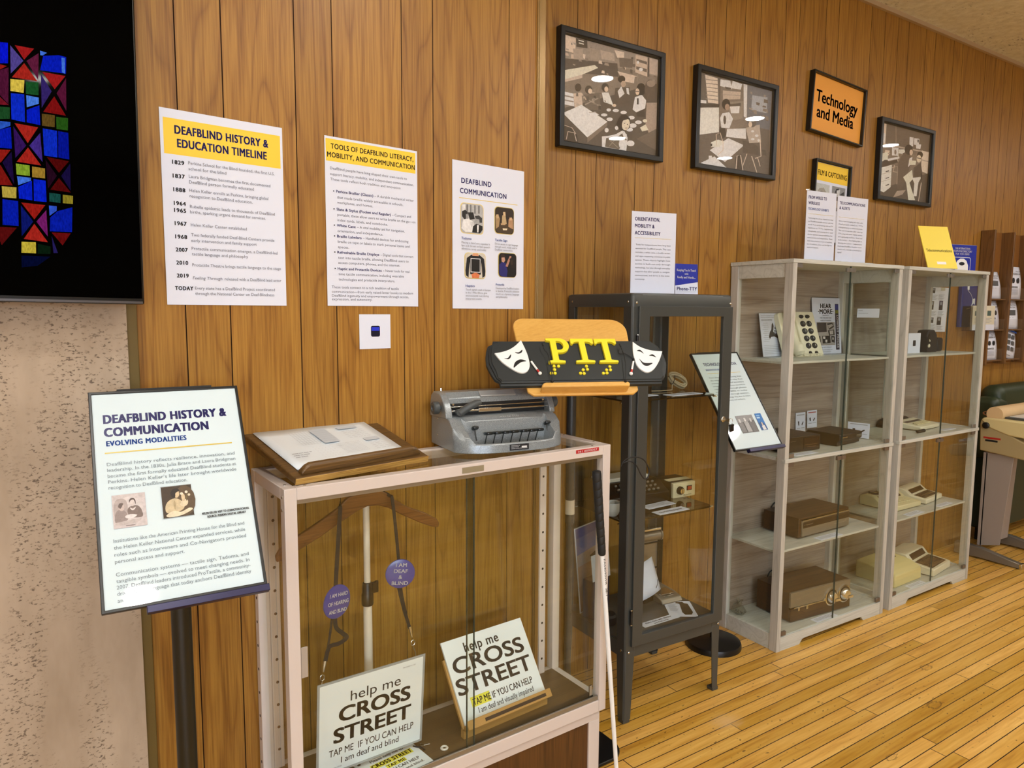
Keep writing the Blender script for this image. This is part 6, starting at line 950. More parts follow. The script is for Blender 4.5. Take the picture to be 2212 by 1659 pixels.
BLP = '3b7cc4 0,0 1,0 1,1 0,1|8fc0ea .1,.1 .7,.1 .7,.16 .1,.16|bcdcf4 .1,.22 .6,.22 .6,.3 .1,.3|2b5a94 0,.6 .3,.5 .6,.55 1,.7 1,1 0,1|d7c6b4 .4,.55 .6,.52 .62,.72 .42,.75|e8e8e8 .3,.75 .75,.72 .8,.98 .3,.98'
pg.picture('group_photo', GRP, .085, .300, .098, .078); pg.picture('blue_cover', BLP, .200, .298, .038, .076)
# ------------------------------------------------------------ dark steel cabinet with glass door
t = thing('steel_display_cabinet', 'tall anthracite steel cabinet with one glass door, left of the grey cabinets', 'cabinet', RU.w(0, 0), RU.r); ru = t
X0_, X1_, D_, H_ = -.006, .477, .378, RUH
def rpost(x, y, sx, sy):
    """angle-steel post with a tapering foot; sx, sy point into the cabinet"""
    mb = MB(); w = .046; th = .0025
    for z0, z1, a0, a1 in ((.27, H_-.004, w, w), (.012, .27, .033, w)):
        def L(z, a): 
            P = [(.006, 0), (a, 0), (a, th), (.008, th), (th, .008), (th, a), (0, a), (0, .006)]
            return [(x+sx*p, y+sy*q, z) for p, q in P]
        mb.loft([L(z0, a0), L(z1, a1)])
    mb.box(min(x, x+sx*.03), max(x, x+sx*.03), min(y, y+sy*.03), max(y, y+sy*.03), 0, .013)
    return mb
for x, y, sx, sy in ((X0_, 0, 1, 1), (X1_, 0, -1, 1), (X0_, D_, 1, -1), (X1_, D_, -1, -1)): rpost(x, y, sx, sy).build('leg', ANTH, t, bevel=.0012)
mb = MB(); pr = rrect(X0_-.001, X1_+.001, -.001, D_+.001, .012, 4); mb.loft([[(x, y, z) for x, y in rrect(X0_-.001+i, X1_+.001-i, -.001+i, D_+.001-i, .012, 4)] for i, z in ((0, H_-.047), (0, H_-.010), (.003, H_-.003), (.009, H_))]); mb.build('top', ANTH, t)
mb = MB()
for a in ((X0_+.002, X0_+.006, .03, D_-.03), (X1_-.006, X1_-.002, .03, D_-.03)): mb.box(a[0], a[1], a[2], a[3], .246, .300)
mb.box(.02, X1_-.02, .001, .005, .246, .286); mb.box(.02, X1_-.02, D_-.005, D_-.001, .246, .30); mb.build('lower_rail', ANTH, t)
mb = MB(); mb.box(X0_+.006, X1_-.006, .006, D_-.006, .298, .308); mb.build('bottom_shelf', ANTH, t, bevel=.001)
dx0, dx1, dz0, dz1 = .019, .474, .289, 1.505
mb = MB(); b = .047; mb.ring([(dx0, dz0), (dx1, dz0), (dx1, dz1), (dx0, dz1)], [(dx0+b, dz0+b-.010), (dx1-b, dz0+b-.010), (dx1-b, dz1-b+.012), (dx0+b, dz1-b+.012)], 'y', -.010, .006); dr = mb.build('door', ANTH, t, bevel=.0015)
mb = MB(); mb.box(dx0+b-.004, dx1-b+.004, -.002, .002, dz0+b-.004, dz1-b+.016); mb.build('door_glass', GLASS, dr, smooth=False)
mb = MB(); mb.loft([[(.438+r_*cos(2*pi*k/18), y_, 1.085+r_*sin(2*pi*k/18)) for k in range(18)] for r_, y_ in ((.011, -.009), (.011, -.0145), (.0085, -.017), (.001, -.0172))]); mb.build('lock', STEEL, dr)
for z in (.40, 1.38):
    mb = MB(); mb.cyl((dx0-.004, -.006, z-.026), (dx0-.004, -.006, z+.026), .0048, n=12); mb.cyl((dx0-.004, -.006, z-.029), (dx0-.004, -.006, z-.026), .0052, n=12, mi=1); mb.cyl((dx0-.004, -.006, z+.026), (dx0-.004, -.006, z+.029), .0052, n=12, mi=1); mb.build('hinge', [BLKPL, STEEL], t)
mb = MB(); mb.box(X0_+.0035, X0_+.0065, .040, D_-.040, .30, H_-.045); mb.build('side_glass', GLASS, t, smooth=False)
mb = MB(); mb.box(X1_-.0065, X1_-.0035, .040, D_-.040, .30, H_-.045); mb.build('side_glass', GLASS, t, smooth=False)
mb = MB(); mb.box(X0_+.04, X1_-.04, D_-.007, D_-.004, .30, H_-.045); mb.build('back_glass', GLASS, t, smooth=False)
mb = MB()
for x, z in ((.012, 1.517), (.468, 1.517), (.012, .268), (.463, .275)): mb.ell((x, -.0015, z), (.0048, .003, .0048), 10, 6)
for y, z in ((.022, 1.52), (.345, 1.522), (.02, .272), (.355, .272)): mb.ell((X0_-.001, y, z), (.003, .0048, .0048), 10, 6)
mb.build('bolts', STEEL, t)
ZU, ZL, ZS = 1.1745, .7376, .308
for z in (ZU, ZL):
    mb = MB(); mb.prism(rrect(.012, .460, .040, D_-.02, .03, 5), 'z', z-.006, z); mb.build('glass_shelf', GLASSTINT, t, smooth=False)
    mb = MB()
    for x in (.006, X1_-.012):
        for y in (.06, .33): mb.cyl((x-.006 if x < .1 else x+.010, y, z-.010), (x+.012 if x < .1 else x-.006, y, z-.010), .004, n=8)
    mb.build('shelf_pin', STEEL, t)
# key with its tag
t = thing('key', 'small key with a black fob hanging from the dark cabinet lock', 'key', RU.w(.438, -.017, 1.085), RU.r)
mb = MB(); mb.cyl((0, 0, 0), (0, -.010, 0), .0022, n=8); mb.box(-.001, .001, -.026, -.008, -.006, .006); mb.tube([(.010+.010*cos(2*pi*k/16), -.024, -.006+.012*sin(2*pi*k/16)) for k in range(16)], .001, 6, True); mb.build('key_blade', STEEL, t)
mb = MB(); mb.prism([(.002, -.017), (.024, -.015), (.026, -.042), (.006, -.046)], 'y', -.029, -.021); mb.build('fob', BLKPL, t, bevel=.002)
# items on its shelves
def flat_label(loc, rz, w, d, label, txt=None, name='label_card', mat=None, hgt=.0012, ink=None, group=None, two=None):
    t = thing(name, label, 'label', loc, rz, group)
    mb = MB(); mb.box(-w/2, w/2, -d/2, d/2, 0, hgt); mb.build('card', mat or PAPER, t, smooth=False)
    pg = Page(t, w, d, -.0001, z0=-d/2, xf=Matrix.Translation((0, 0, hgt)) @ Matrix.Rotation(-pi/2, 4, 'X'))
    if txt: pg.text('lettering', ink or INKB, [(txt, w/2, d*(.62 if not two else .45), min(.011, d*.3), w*.74, .012, 'c')]+([(two, w/2, d*.85, min(.008, d*.22), w*.4, .012, 'c')] if two else []))
    else: pg.rects('typed_lines', INKLG, *[(w*.08, d*q, w*(.9-.15*(i % 2)), d*(q+.07)) for i, q in enumerate((.22, .42, .62))])
    return t
flat_label(RU.w(.335, .095, ZU), RU.r+.05, .165, .050, 'white label reading Baby Cry Signaler on the upper glass shelf', 'Baby Cry Signaler')
flat_label(RU.w(.175, .13, ZU), RU.r+.1, .10, .045, 'white label beside the looped cord on the upper glass shelf')
flat_label(RU.w(.262, .067, ZL), RU.r+.03, .155, .045, 'white label reading Doorbell Ring Signaler on the lower glass shelf', 'Doorbell Ring Signaler')
flat_label(RU.w(.275, .152, ZL), RU.r+.08, .150, .050, 'white strip of paper behind the doorbell label on the lower glass shelf')
flat_label(RU.w(.230, .078, ZS), RU.r+.02, .180, .036, 'white label reading Alarm clock with vibrator on the steel cabinet floor', 'Alarm clock with vibrator', two='and flash lamp')
t = thing('coiled_cord', 'loop of pale cable standing on the upper glass shelf of the dark cabinet', 'cable', RU.w(.41, .20, ZU), RU.r)
CORDM = M('pale_cable', 'a09071', .5); mb = MB()
for k, dz in enumerate((0, .008, -.007)): mb.tube(smoothpath([(-.045, .004*k, .060+dz), (-.01, .004*k, .062+dz), (.036, .004*k, .040+dz), (.044, .004*k, .022+dz), (.026, .004*k, .014+dz), (-.020, .004*k, .034+dz)], 5, True), .0042, 8, True)
mb.tube([(-.03, .004, .070), (-.032, .0, .03), (-.036, -.004, .0045), (-.10, -.01, .0045), (-.14, .0, .005)], .002, 6); mb.build('cable', CORDM, t)
mb = MB(); mb.tube([(-.028+.006*cos(a_), .004+.012*sin(a_), .046+.02*cos(a_)) for a_ in [2*pi*k/14 for k in range(14)]], .0015, 6, True); mb.build('wire_tie', BLKMAT, t)
t = thing('signal_light', 'small grey signalling device with chrome bulbs on the upper glass shelf', 'device', RU.w(.14, .22, ZU), RU.r)
mb = MB(); mb.box(-.06, .06, -.04, .04, 0, .035); mb.build('case', M('grey_device', '6a675f', .4), t, bevel=.003)
mb = MB(); mb.ell((-.02, -.042, .05), (.014, .014, .018)); mb.ell((.02, -.042, .052), (.014, .014, .018)); mb.build('bulb', CHROME, t)
mb = MB(); mb.cyl((-.02, -.03, .030), (-.02, -.038, .04), .008); mb.cyl((.02, -.03, .030), (.02, -.038, .04), .008); mb.build('socket', BLKPL, t)
t = thing('control_box', 'small cream and black control box with dial and red switch on lower glass shelf', 'device', RU.w(.392, .194, ZL), RU.r-.02)
mb = MB(); mb.prism([(.004, .002), (.004, .060), (.098, .060), (.098, .002)], 'z', .002, .066); mb.v = []; mb.f = []; mb.mi = []
mb.box(0, .122, .012, .120, 0, .064); mb.build('black_cover', BLKPL, t, bevel=.002)
mb = MB(); mb.prism([(0, 0), (0, .060), (.055, .068), (.055, .064), (.012, .058), (.012, 0)], 'x', .002, .120); mb.build('cream_front', M('cream_front', 'd6cda8', .4), t, bevel=.0015)
mb = MB(); mb.loft([[(.036+r_*cos(2*pi*k/20), y_, .030+r_*sin(2*pi*k/20)) for k in range(20)] for r_, y_ in ((.017, .001), (.0165, -.010), (.013, -.016), (.012, -.017))], cap=True); mb.box(.035, .037, -.0185, -.010, .018, .042); mb.build('dial', BLKPL, t)
mb = MB(); mb.loft([[(.036+r_*cos(2*pi*k/20), y_, .030+r_*sin(2*pi*k/20)) for k in range(20)] for r_, y_ in ((.0105, -.0168), (.0105, -.0178), (.001, -.0180))]); mb.build('dial_cap', STEEL, t)
mb = MB(); mb.box(.074, .100, -.003, .001, .026, .045); mb.build('switch_bezel', BLKPL, t); mb = MB(); mb.prism([(-.003, .028), (-.0055, .043), (.0, .043), (.0, .028)], 'x', .077, .097); mb.build('rocker_switch', M('red_rocker', 'b3341c', .3), t)
pg = Page(t, .12, .06, -.0003, x0=0); pg.text('lettering', INKB, [('Phone-TTY', .058, .0555, .0058, .042, .01)]); pg.polys('dial_marks', INKB, *[elli(.036+.022*cos(a_), .030-.022*sin(a_), .001, .001, 6) for a_ in (0, .7, 1.4, 2.1, 2.8, 3.5, 4.1)])
t = thing('teletypewriter', 'black desk device with rows of small silver keys on the lower glass shelf', 'teletypewriter', RU.w(.075, .185, ZL), RU.r-.02)
mb = MB(); mb.prism([(0, 0), (0, .040), (.06, .075), (.19, .085), (.19, 0)], 'x', 0, .285); mb.build('case', M('gloss_black_case', '131312', .22), t, bevel=.004)
k0 = None
for r_ in range(3):
    for c_ in range(9):
        if k0 is None: mb = MB(); mb.box(-.0055, .0055, -.0035, .0035, 0, .008); k0 = mb.build('key', M('silver_key', '8a8982', .35, metal=.5), t, bevel=.002); k = k0
        else: k = k0.copy(); COL.objects.link(k); k.parent = t
        k.location = (.055+c_*.023, .018+r_*.018, .049+r_*.0105); k.rotation_euler = (.53, 0, 0)
mb = MB(); mb.box(.03, .26, .095, .180, .076, .092); mb.build('white_deck', M('pale_deck', 'c9c8bd', .4), t, bevel=.003)
t = thing('plastic_cup', 'small milky white round plastic cup on the lower glass shelf, left side', 'cup', RU.w(.028, .125, ZL), RU.r)
mb = MB(); mb.lathe([(.012, 0), (.020, .006), (.028, .025), (.031, .048), (.030, .052), (.027, .050), (.024, .026), (.012, .008), (.002, .006)], 28); mb.build('cup_body', M('milky_plastic', 'dfe4e6', .3, alpha=.92), t)
t = thing('folding_device', 'pewter coloured folding metal device standing on the steel cabinet floor', 'device', RU.w(.395, .245, ZS), RU.r-.06)
mb = MB(); mb.prism([(-.07, 0), (-.07, .006), (-.060, .020), (-.02, .028), (.10, .032), (.10, 0)], 'x', -.052, .052); mb.build('base', PEWTER, t, bevel=.004)
mb = MB(); mb.box(-.05, .05, .094, .104, .028, .235); mb.build('upright', PEWTER, t, bevel=.003)
mb = MB(); mb.cyl((-.055, .096, .232), (.055, .096, .232), .021, n=24); mb.cyl((.055, .096, .232), (.064, .096, .232), .024, n=24); mb.build('barrel', PEWTER, t, bevel=.001)
mb = MB(); mb.box(-.05, .048, .070, .100, .262, .272); mb.build('top_bar', STEEL, t, bevel=.002)
mb = MB(); mb.ring([(-.05, .09), (.052, .09), (.052, .205), (-.05, .205)], [(-.042, .094), (.048, .094), (.048, .201), (-.042, .201)], 'y', .086, .094); mb.box(-.02, .03, .088, .093, .045, .07); mb.build('wire_frame', BLKPL, t)
mb = MB(); mb.box(-.040, .035, -.040, .02, .0265, .0305); mb.box(-.03, .02, -.05, -.046, .024, .0275); mb.build('button_strip', STEEL, t, bevel=.001)
t = thing('leaflet', 'curled white paper sheet leaning on the pewter device', 'paper', RU.w(.318, .212, ZS), RU.r+.2)
mb = MB(); n = 8
V = [[(-.065+.13*i/n, .0+.020*(i/n-.3)**2+.05*j/4, .03+.125*j/4+.012*i/n) for i in range(n+1)] for j in range(5)]; mb.add([p for r in V for p in r], [(j*(n+1)+i, j*(n+1)+i+1, (j+1)*(n+1)+i+1, (j+1)*(n+1)+i) for j in range(4) for i in range(n)]); lf = mb.build('sheet', PAPER, t); lf.modifiers.new('thickness', 'SOLIDIFY').thickness = .0005
mb = MB(); mb.tube([(.02, .001, .060), (.034, .004, .075), (.037, .009, .09)], .0012, 6); mb.build('ink_mark', INKB, t)
mb = MB(); mb.box(-.03, .03, .02, .06, 0, .031); mb.build('rest', BLKPL, t)
t = thing('leaflet', 'white illustrated leaflet lying flat on the steel cabinet floor', 'paper', RU.w(.378, .120, ZS), RU.r-.55)
mb = MB(); mb.box(-.055, .055, -.075, .075, 0, .0008); mb.build('sheet', PAPER, t, smooth=False)
pg = Page(t, .11, .15, 0, z0=-.075, xf=Matrix.Translation((0, 0, .001)) @ Matrix.Rotation(-pi/2, 4, 'X'))
pg.polys('device_picture', M('print_brown', '40382c', .5), [(.050, .012), (.078, .008), (.082, .022), (.096, .028), (.098, .110), (.088, .132), (.062, .134), (.056, .112), (.062, .030), (.048, .022)])
pg.rects('text_lines', INKLG, *[(.012, .03+.008*k, .048-.004*(k % 3), .0325+.008*k) for k in range(9)])
t = thing('poster_card', 'blue and sand coloured picture card leaning at back left of the steel cabinet', 'picture card', RU.w(.085, .315, ZS), RU.r+.35)
X = tilt_xf((0, 0, .0), .10); mb = MB(); mb.box(-.085, .085, -.003, .0, 0, .335); mb.build('card', PAPER, t, smooth=False, xf=X)
SKY = '5a68b8 0,0 1,0 1,1 0,1|7c86c4 0,.12 1,.10 1,.3 0,.32|c2b0b0 0,.32 1,.28 1,.5 0,.5|c49c86 0,.46 1,.44 1,1 0,1|b58a74 0,.7 1,.66 1,1 0,1|33241f .55,.38 .8,.35 .82,.4 .72,.42 .9,.8 .82,.98 .66,.95 .66,.45 .56,.42'
pg = Page(t, .17, .335, -.003, xf=X); pg.picture('picture', SKY, .004, .004, .162, .327)
t = thing('leaflet', 'white sheet with a small black drawing, leaning against the blue picture card', 'paper', RU.w(.062, .225, ZS), RU.r+.25)
X = tilt_xf((0, 0, .15), .12); mb = MB(); mb.box(-.055, .055, -.0008, 0, 0, .10); mb.build('sheet', PAPER, t, smooth=False, xf=X); pg = Page(t, .11, .10, -.0008, xf=X); pg.polys('drawing', INKB, [(.04, .03), (.05, .022), (.062, .03), (.066, .06), (.052, .064), (.056, .04)], [(.05, .068), (.064, .066), (.066, .08), (.052, .082)])
mb = MB(); mb.box(-.05, .05, .0, .05, 0, .15); mb.build('stand', M('dark_blue_box', '2a2d45', .5), t)
t = thing('alarm_clock', 'round black vibrating alarm clock on the steel cabinet floor, left side', 'clock', RU.w(.045, .165, ZS), RU.r)
mb = MB(); mb.lathe([(.033, 0), (.036, .004), (.036, .03), (.03, .038), (.005, .04)], 28); mb.build('clock_body', BLKMAT, t); mb = MB(); mb.lathe([(.012, .04), (.012, .046), (.004, .048)], 16); mb.build('button', BLKPL, t)
flat_label(RU.w(.065, .075, ZS), RU.r+.3, .070, .040, 'small white card beside the round black alarm clock')
# ------------------------------------------------------------ two grey-washed glazed cabinets
CW, CD, CHH = .806, .328, CAH
ZB_, Z3, ZM, Z1 = .067, .4425, .8545, 1.2745
CLIP = M('door_clip', '8f8a82', .3, metal=.6); CLIPB = M('bronze_clip', '6b5d50', .35, metal=.2)
def make_cabinet(label):
    t = thing('glazed_cabinet', label, 'cabinet', (0, 0, 0), 0, 'grey-washed glazed cabinets')
    mb = MB(); mb.box(-.003, CW+.003, -.003, CD+.002, CHH-.0165, CHH); mb.build('top', ASHX, t, bevel=.001)
    pw, pd = .026, .040
    for x0, y0 in ((0, 0), (CW-pw, 0), (0, CD-pd), (CW-pw, CD-pd)):
        mb = MB(); mb.box(x0, x0+pw, y0, y0+pd, 0, CHH-.0165); mb.build('post', ASH, t, bevel=.001)
    for x0 in (.004, CW-.022):
        for z0, z1 in ((CHH-.075, CHH-.0165), (0, ZB_+.004), (ZM-.006, ZM+.008)):
            mb = MB(); mb.box(x0, x0+.018, pd, CD-pd, z0, z1); mb.build('side_rail', ASHX, t, bevel=.001)
    for x0 in (.011, CW-.015):
        mb = MB(); mb.box(x0, x0+.004, pd-.003, CD-pd+.003, ZB_+.002, ZM-.004); mb.box(x0, x0+.004, pd-.003, CD-pd+.003, ZM+.006, CHH-.073); mb.build('side_glass', GLASS, t, smooth=False)
    mb = MB(); mb.box(pw, CW-pw, CD-.014, CD-.006, .04, CHH-.0165); mb.build('back_panel', ASHBACK, t, smooth=False)
    mb = MB(); mb.box(CW/2-.010, CW/2+.010, CD-.020, CD-.013, .07, CHH-.02); mb.build('back_batten', ASH, t)
    mb = MB(); mb.box(-.002, CW+.002, -.004, .016, ZM-.010, ZM+.006); mb.box(pw, CW-pw, .016, CD-.014, ZM-.008, ZM+.006); mb.build('middle_shelf', ASHX, t, bevel=.001)
    for z in (Z3, Z1):
        mb = MB(); mb.box(pw-.004, CW-pw+.004, .030, CD-.014, z-.009, z+.001); mb.build('shelf', ASHX, t, bevel=.001)
    mb = MB(); mb.box(pw-.002, CW-pw+.002, .008, CD-.014, ZB_-.014, ZB_); mb.build('bottom_shelf', ASHX, t, bevel=.001)
    P = [(pw, .0), (.160, .0), (.180, .020), (.195, .022), (CW-.195, .022), (CW-.180, .020), (CW-.160, .0), (CW-pw, .0), (CW-pw, ZB_-.004), (pw, ZB_-.004)]
    mb = MB(); mb.prism(P, 'y', .001, .015); mb.build('plinth', ASHX, t, bevel=.001)
    for z0, z1, up in ((ZB_, ZM-.012, 0), (ZM+.008, CHH-.019, 1)):
        for x0, x1, s_ in ((pw+.002, CW/2-.0015, 0), (CW/2+.0015, CW-pw-.002, 1)):
            mb = MB(); mb.box(x0, x1, .003, .0075, z0, z1); d = mb.build('glass_door', GLASS, t, smooth=False)
            mb = MB(); e = x1 if s_ == 0 else x0; mb.box(e-.0009, e+.0009, .0026, .0079, z0, z1); mb.build('polished_edge', GREENEDGE, d, smooth=False)
            mb = MB()
            for zc in (z0+.010, z1-.008): mb.box(x0+.0 if s_ == 0 else x1-.034, x0+.034 if s_ == 0 else x1, .0005, .0105, zc-.009, zc+.009)
            mb.build('hinge_clip', CLIPB if not up else CLIP, d, bevel=.001)
            zc = z1-.014 if True else 0
            mb = MB(); mb.box(x1-.030 if s_ == 0 else x0, x1 if s_ == 0 else x0+.030, .0, .010, zc-.010, zc+.008); mb.build('catch_plate', CLIP if up else CLIPB, d, bevel=.001)
    return t
ca = make_cabinet('grey-washed glazed cabinet beside the dark steel cabinet, with brown receivers inside'); ca.location = CA.w(0, 0); ca.rotation_euler = (0, 0, CA.r)
def copy_tree(o, parent=None):
    c = o.copy(); COL.objects.link(c)
    if parent is not None: c.parent = parent
    for ch in list(o.children): copy_tree(ch, c)
    return c
cb = copy_tree(ca); cb.location = CB.w(0, 0); cb.rotation_euler = (0, 0, CB.r); cb['label'] = 'grey-washed glazed cabinet at the right, with cream typewriters inside'

# --- contents of the left grey cabinet
def receiver(loc, rz, label, w, d, h, kind):
    t = thing('receiver', label, 'receiver', loc, rz)
    mb = MB(); mb.box(0, w, .012, d, .006, h); mb.build('woodgrain_case', BROWNBOX, t, bevel=.002)
    mb = MB()
    for x in (.03, w-.03):
        for y in (.04, d-.04): mb.cyl((x, y, 0), (x, y, .008), .010, n=12)
    mb.build('feet', BLKMAT, t)
    if kind == 'dial':
        mb = MB(); mb.box(0, w, .0, .013, .006, h*.45); mb.build('lower_front', BROWNBOX, t, bevel=.0015)
        mb = MB(); mb.box(0, w, .002, .013, h*.50, h-.001); mb.build('metal_front', M('bronze_front', '857a68', .32, metal=.25), t, bevel=.0015)
        for x in (.268, .358):
            mb = MB(); mb.loft([[(x+r_*cos(2*pi*k/24), y_, h*.56+r_*sin(2*pi*k/24)) for k in range(24)] for r_, y_ in ((.043, .002), (.043, -.004), (.038, -.006), (.034, -.0045), (.030, -.0045), (.027, -.014), (.020, -.022), (.001, -.023))]); dl = mb.build('dial', CHROME, t)
            mb = MB(); mb.box(x+.004, x+.036, -.026, -.021, h*.56-.018, h*.56-.006); mb.build('dial_pointer', CHROME, dl)
            mb = MB(); mb.loft([[(x+r_*cos(2*pi*k/24), y_, h*.56+r_*sin(2*pi*k/24)) for k in range(24)] for r_, y_ in ((.0365, -.0062), (.032, -.0064))], cap=True); mb.build('dial_ring', BLKPL, dl)
        mb = MB()
        for x in (.045, .100): mb.box(x-.006, x+.006, -.008, .004, h*.38, h*.52)
        mb.box(.215, .235, -.004, .004, h*.47, h*.56); mb.box(.40, .41, -.002, .004, h*.47, h*.53); mb.build('slider_knob', STEEL, t, bevel=.001)
        mb = MB(); mb.box(.02, w-.005, -.0005, .003, h*.455, h*.495); mb.build('slot_strip', STEEL, t)
        pg = Page(t, w, h, .0018, x0=0); pg.text('faint_lettering', M('etched', 'b0a48c', .4), [('o o', .04, h*.25, .004, .02), ('- - -', .08, h*.2, .004, .04), ('<', w-.03, h*.2, .006, .006)])
    else:
        mb = MB(); mb.box(.018, w-.006, .004, .013, .012, h-.010); mb.build('front_panel', M('bronze_front', '7d715c'), t, bevel=.0015)
        mb = MB(); mb.box(.022, w-.010, .0025, .006, h*.52, h-.018); mb.build('dark_window', LCD, t); mb = MB(); mb.box(.018, w-.006, .002, .012, h-.013, h-.010); mb.build('top_trim', STEEL, t)
        pg = Page(t, w, h, .0024, x0=0); pg.text('window_lettering', M('etched', 'b0a48c'), [('V  Telecaption II', .030, h*.36, .0055, .062, .01)])
        pg.y = .0035; pg.text('panel_lettering', M('pale_lettering', 'd2c8b2', .5), [('- - - -', .13, h*.78, .003, .10), ('==== ==== ====', .26, h*.66, .004, .10), ('==', w-.04, h*.58, .004, .02)])
    mb = MB(); mb.tube(smoothpath([(.06, d, .03), (.06, d+.022, .05), (.10, d+.016, h+.012), (.15, d+.010, h+.006), (.18, d-.001, h-.02)], 5), .003, 6); mb.build('power_cord', BLKMAT, t)
    return t
receiver(CA.w(.178, .066, ZB_), CA.r-.075, 'brown woodgrain receiver with two chrome dials on the left grey cabinet bottom shelf', .405, .205, .142, 'dial')
receiver(CA.w(.245, .082, Z3+.001), CA.r+.02, 'brown woodgrain receiver with dark display window on the left grey cabinet third shelf', .392, .205, .098, 'window')
t = thing('electronic_device', 'low dark brown box behind the left post, left grey cabinet middle shelf', 'device', CA.w(.105, .080, ZM+.006), CA.r-.05)
mb = MB(); mb.box(0, .232, 0, .21, .003, .072); mb.build('case', DARKBR, t, bevel=.003); mb = MB(); mb.box(.120, .222, -.0015, .002, .012, .062); mb.build('dark_panel', LCD, t, smooth=False)
mb = MB(); mb.box(.13, .21, -.0025, -.001, .030, .0315); mb.box(.14, .20, -.0025, -.001, .020, .0215); mb.build('panel_lines', M('brass_lines', '6b4a2a', .4), t)
pg = Page(t, .232, .072, 0, x0=0); pg.text('lettering', M('pale_lettering', 'd2c8b2'), [('----', .035, .022, .004, .032)])
t = thing('electronic_device', 'flat dark brown device with two silver badges, left grey cabinet middle shelf', 'device', CA.w(.470, .068, ZM+.006), CA.r+.10)
mb = MB(); mb.prism([(0, .004), (0, .018), (-.012, .030), (-.012, .052), (-.006, .058), (.150, .062), (.168, .046), (.160, .004)], 'x', -.004, .202); mb.build('case', DARKBR, t, bevel=.003); mb = MB(); mb.box(.01, .19, .01, .15, 0, .006); mb.build('feet', BLKMAT, t)
mb = MB(); mb.box(.014, .062, -.0135, -.0115, .040, .044); mb.box(.145, .195, -.0135, -.0115, .034, .046); mb.build('silver_badge', STEEL, t)
def wallcard(loc, rz, w, h, label, body=0, red=False):
    t = thing('instruction_card', label, 'card', loc, rz); X = tilt_xf((0, 0, 0), .05)
    mb = MB(); mb.box(-w/2, w/2, -.0006, 0, 0, h); mb.build('card', PAPER, t, smooth=False, xf=X); pg = Page(t, w, h, -.0006, xf=X)
    if body: 
        pg.rects('header_line', M('print_red', 'a8403a', .5) if red else INKLG, (w*.1, h*.09, w*.9, h*.14)); pg.polys('drawings', INKB, [(w*.22, h*.42), (w*.34, h*.40), (w*.36, h*.62), (w*.27, h*.60)], [(w*.60, h*.56), (w*.76, h*.42), (w*.80, h*.48), (w*.64, h*.64)]); pg.rects('text_lines', INKLG, (w*.1, h*.72, w*.45, h*.75), (w*.55, h*.72, w*.9, h*.75))
    else: pg.rects('text_lines', INKLG, (w*.06, h*.2, w*.25, h*.25), (w*.06, h*.48, w*.5, h*.53))
    return t
wallcard(CA.w(.515, .304, ZM+.030), CA.r, .075, .105, 'left of two small white diagram cards standing behind the flat dark device', 1)
wallcard(CA.w(.605, .304, ZM+.052), CA.r, .078, .088, 'right of two small white diagram cards, red headed, behind the flat dark device', 1, True)
wallcard(CA.w(.765, .155, ZM+.010), CA.r-1.35, .105, .075, 'white diagram card standing against the right side of the left grey cabinet', 1)
wallcard(CA.w(.768, .140, 1.462), CA.r-1.50, .110, .044, 'small white label stuck inside the left grey cabinet right glass side, top shelf')
# top shelf: leaflet holder, big button telephone, magazine
t, pg = acrylic_sign(CA.w(.255, .275, Z1+.001), CA.r+.12, .185, .205, 'white leaflet showing a telephone in a clear holder, left grey cabinet top shelf', .01, .16)
pg.text('heading', INKG, [('The Lucent Amplified Phone for the', .010, .012, .0055, .140), ('Hearing and Speech Impaired', .010, .021, .0055, .125)]); pg.text('subheading', INKB, [('ANNOUNCING A NEW PHONE', .012, .034, .0045, .09, .014)])
pg.rects('text_lines', INKLG, *[(.016 if k % 2 else .026, .046+.0095*k, .062+.004*(k % 3), .0475+.0095*k) for k in range(10)], *[(.012, .150+.008*k, .165-.02*(k % 2), .1515+.008*k) for k in range(6)])
pg.polys('telephone_picture', INKB, [(.062, .110), (.074, .088), (.088, .078), (.096, .052), (.106, .044), (.110, .060), (.102, .088), (.128, .100), (.140, .104), (.136, .120), (.108, .110), (.080, .112), (.068, .122)])
pg.polys('telephone_keys', INKG, *[[(.114+c_*.016+r_*-.003, .066+r_*.0125+c_*.003), (.125+c_*.016-r_*.003, .068+r_*.0125+c_*.003), (.124+c_*.016-r_*.003, .0765+r_*.0125+c_*.003), (.113+c_*.016-r_*.003, .0745+r_*.0125+c_*.003)] for r_ in range(3) for c_ in range(3)])
pg.polys('remote_picture', INKG, *[[(.142+c_*.012, .136+r_*.012), (.150+c_*.012, .134+r_*.012), (.151+c_*.012, .143+r_*.012), (.143+c_*.012, .145+r_*.012)] for r_ in range(2) for c_ in range(3)])
t = thing('telephone', 'cream telephone with two columns of large black buttons in the left grey cabinet', 'telephone', CA.w(.46, .215, Z1+.001), CA.r+.04)
X = tilt_xf((0, 0, 0), .33)
mb = MB(); mb.prism(rrect(-.175, .088, .004, .225, .016, 4), 'y', .010, .040); mb.prism(rrect(-.060, .090, .0, .226, .010, 4), 'y', -.002, .012); mb.build('base', CREAM2, t, bevel=.004, xf=X)
mb = MB(); mb.loft([[(-.128+a*s_, -.012-off+b*s_, z) for a, b in elli(0, 0, .026, .024, 16)] for z, s_, off in ((.006, .7, .004), (.020, 1.08, .008), (.052, 1.08, .008), (.070, .78, .0), (.120, .74, -.004), (.165, .78, .0), (.186, 1.1, .008), (.214, 1.08, .008), (.226, .7, .004))]); mb.build('handset', CREAM2, t, xf=X)
i = 0
kb = None
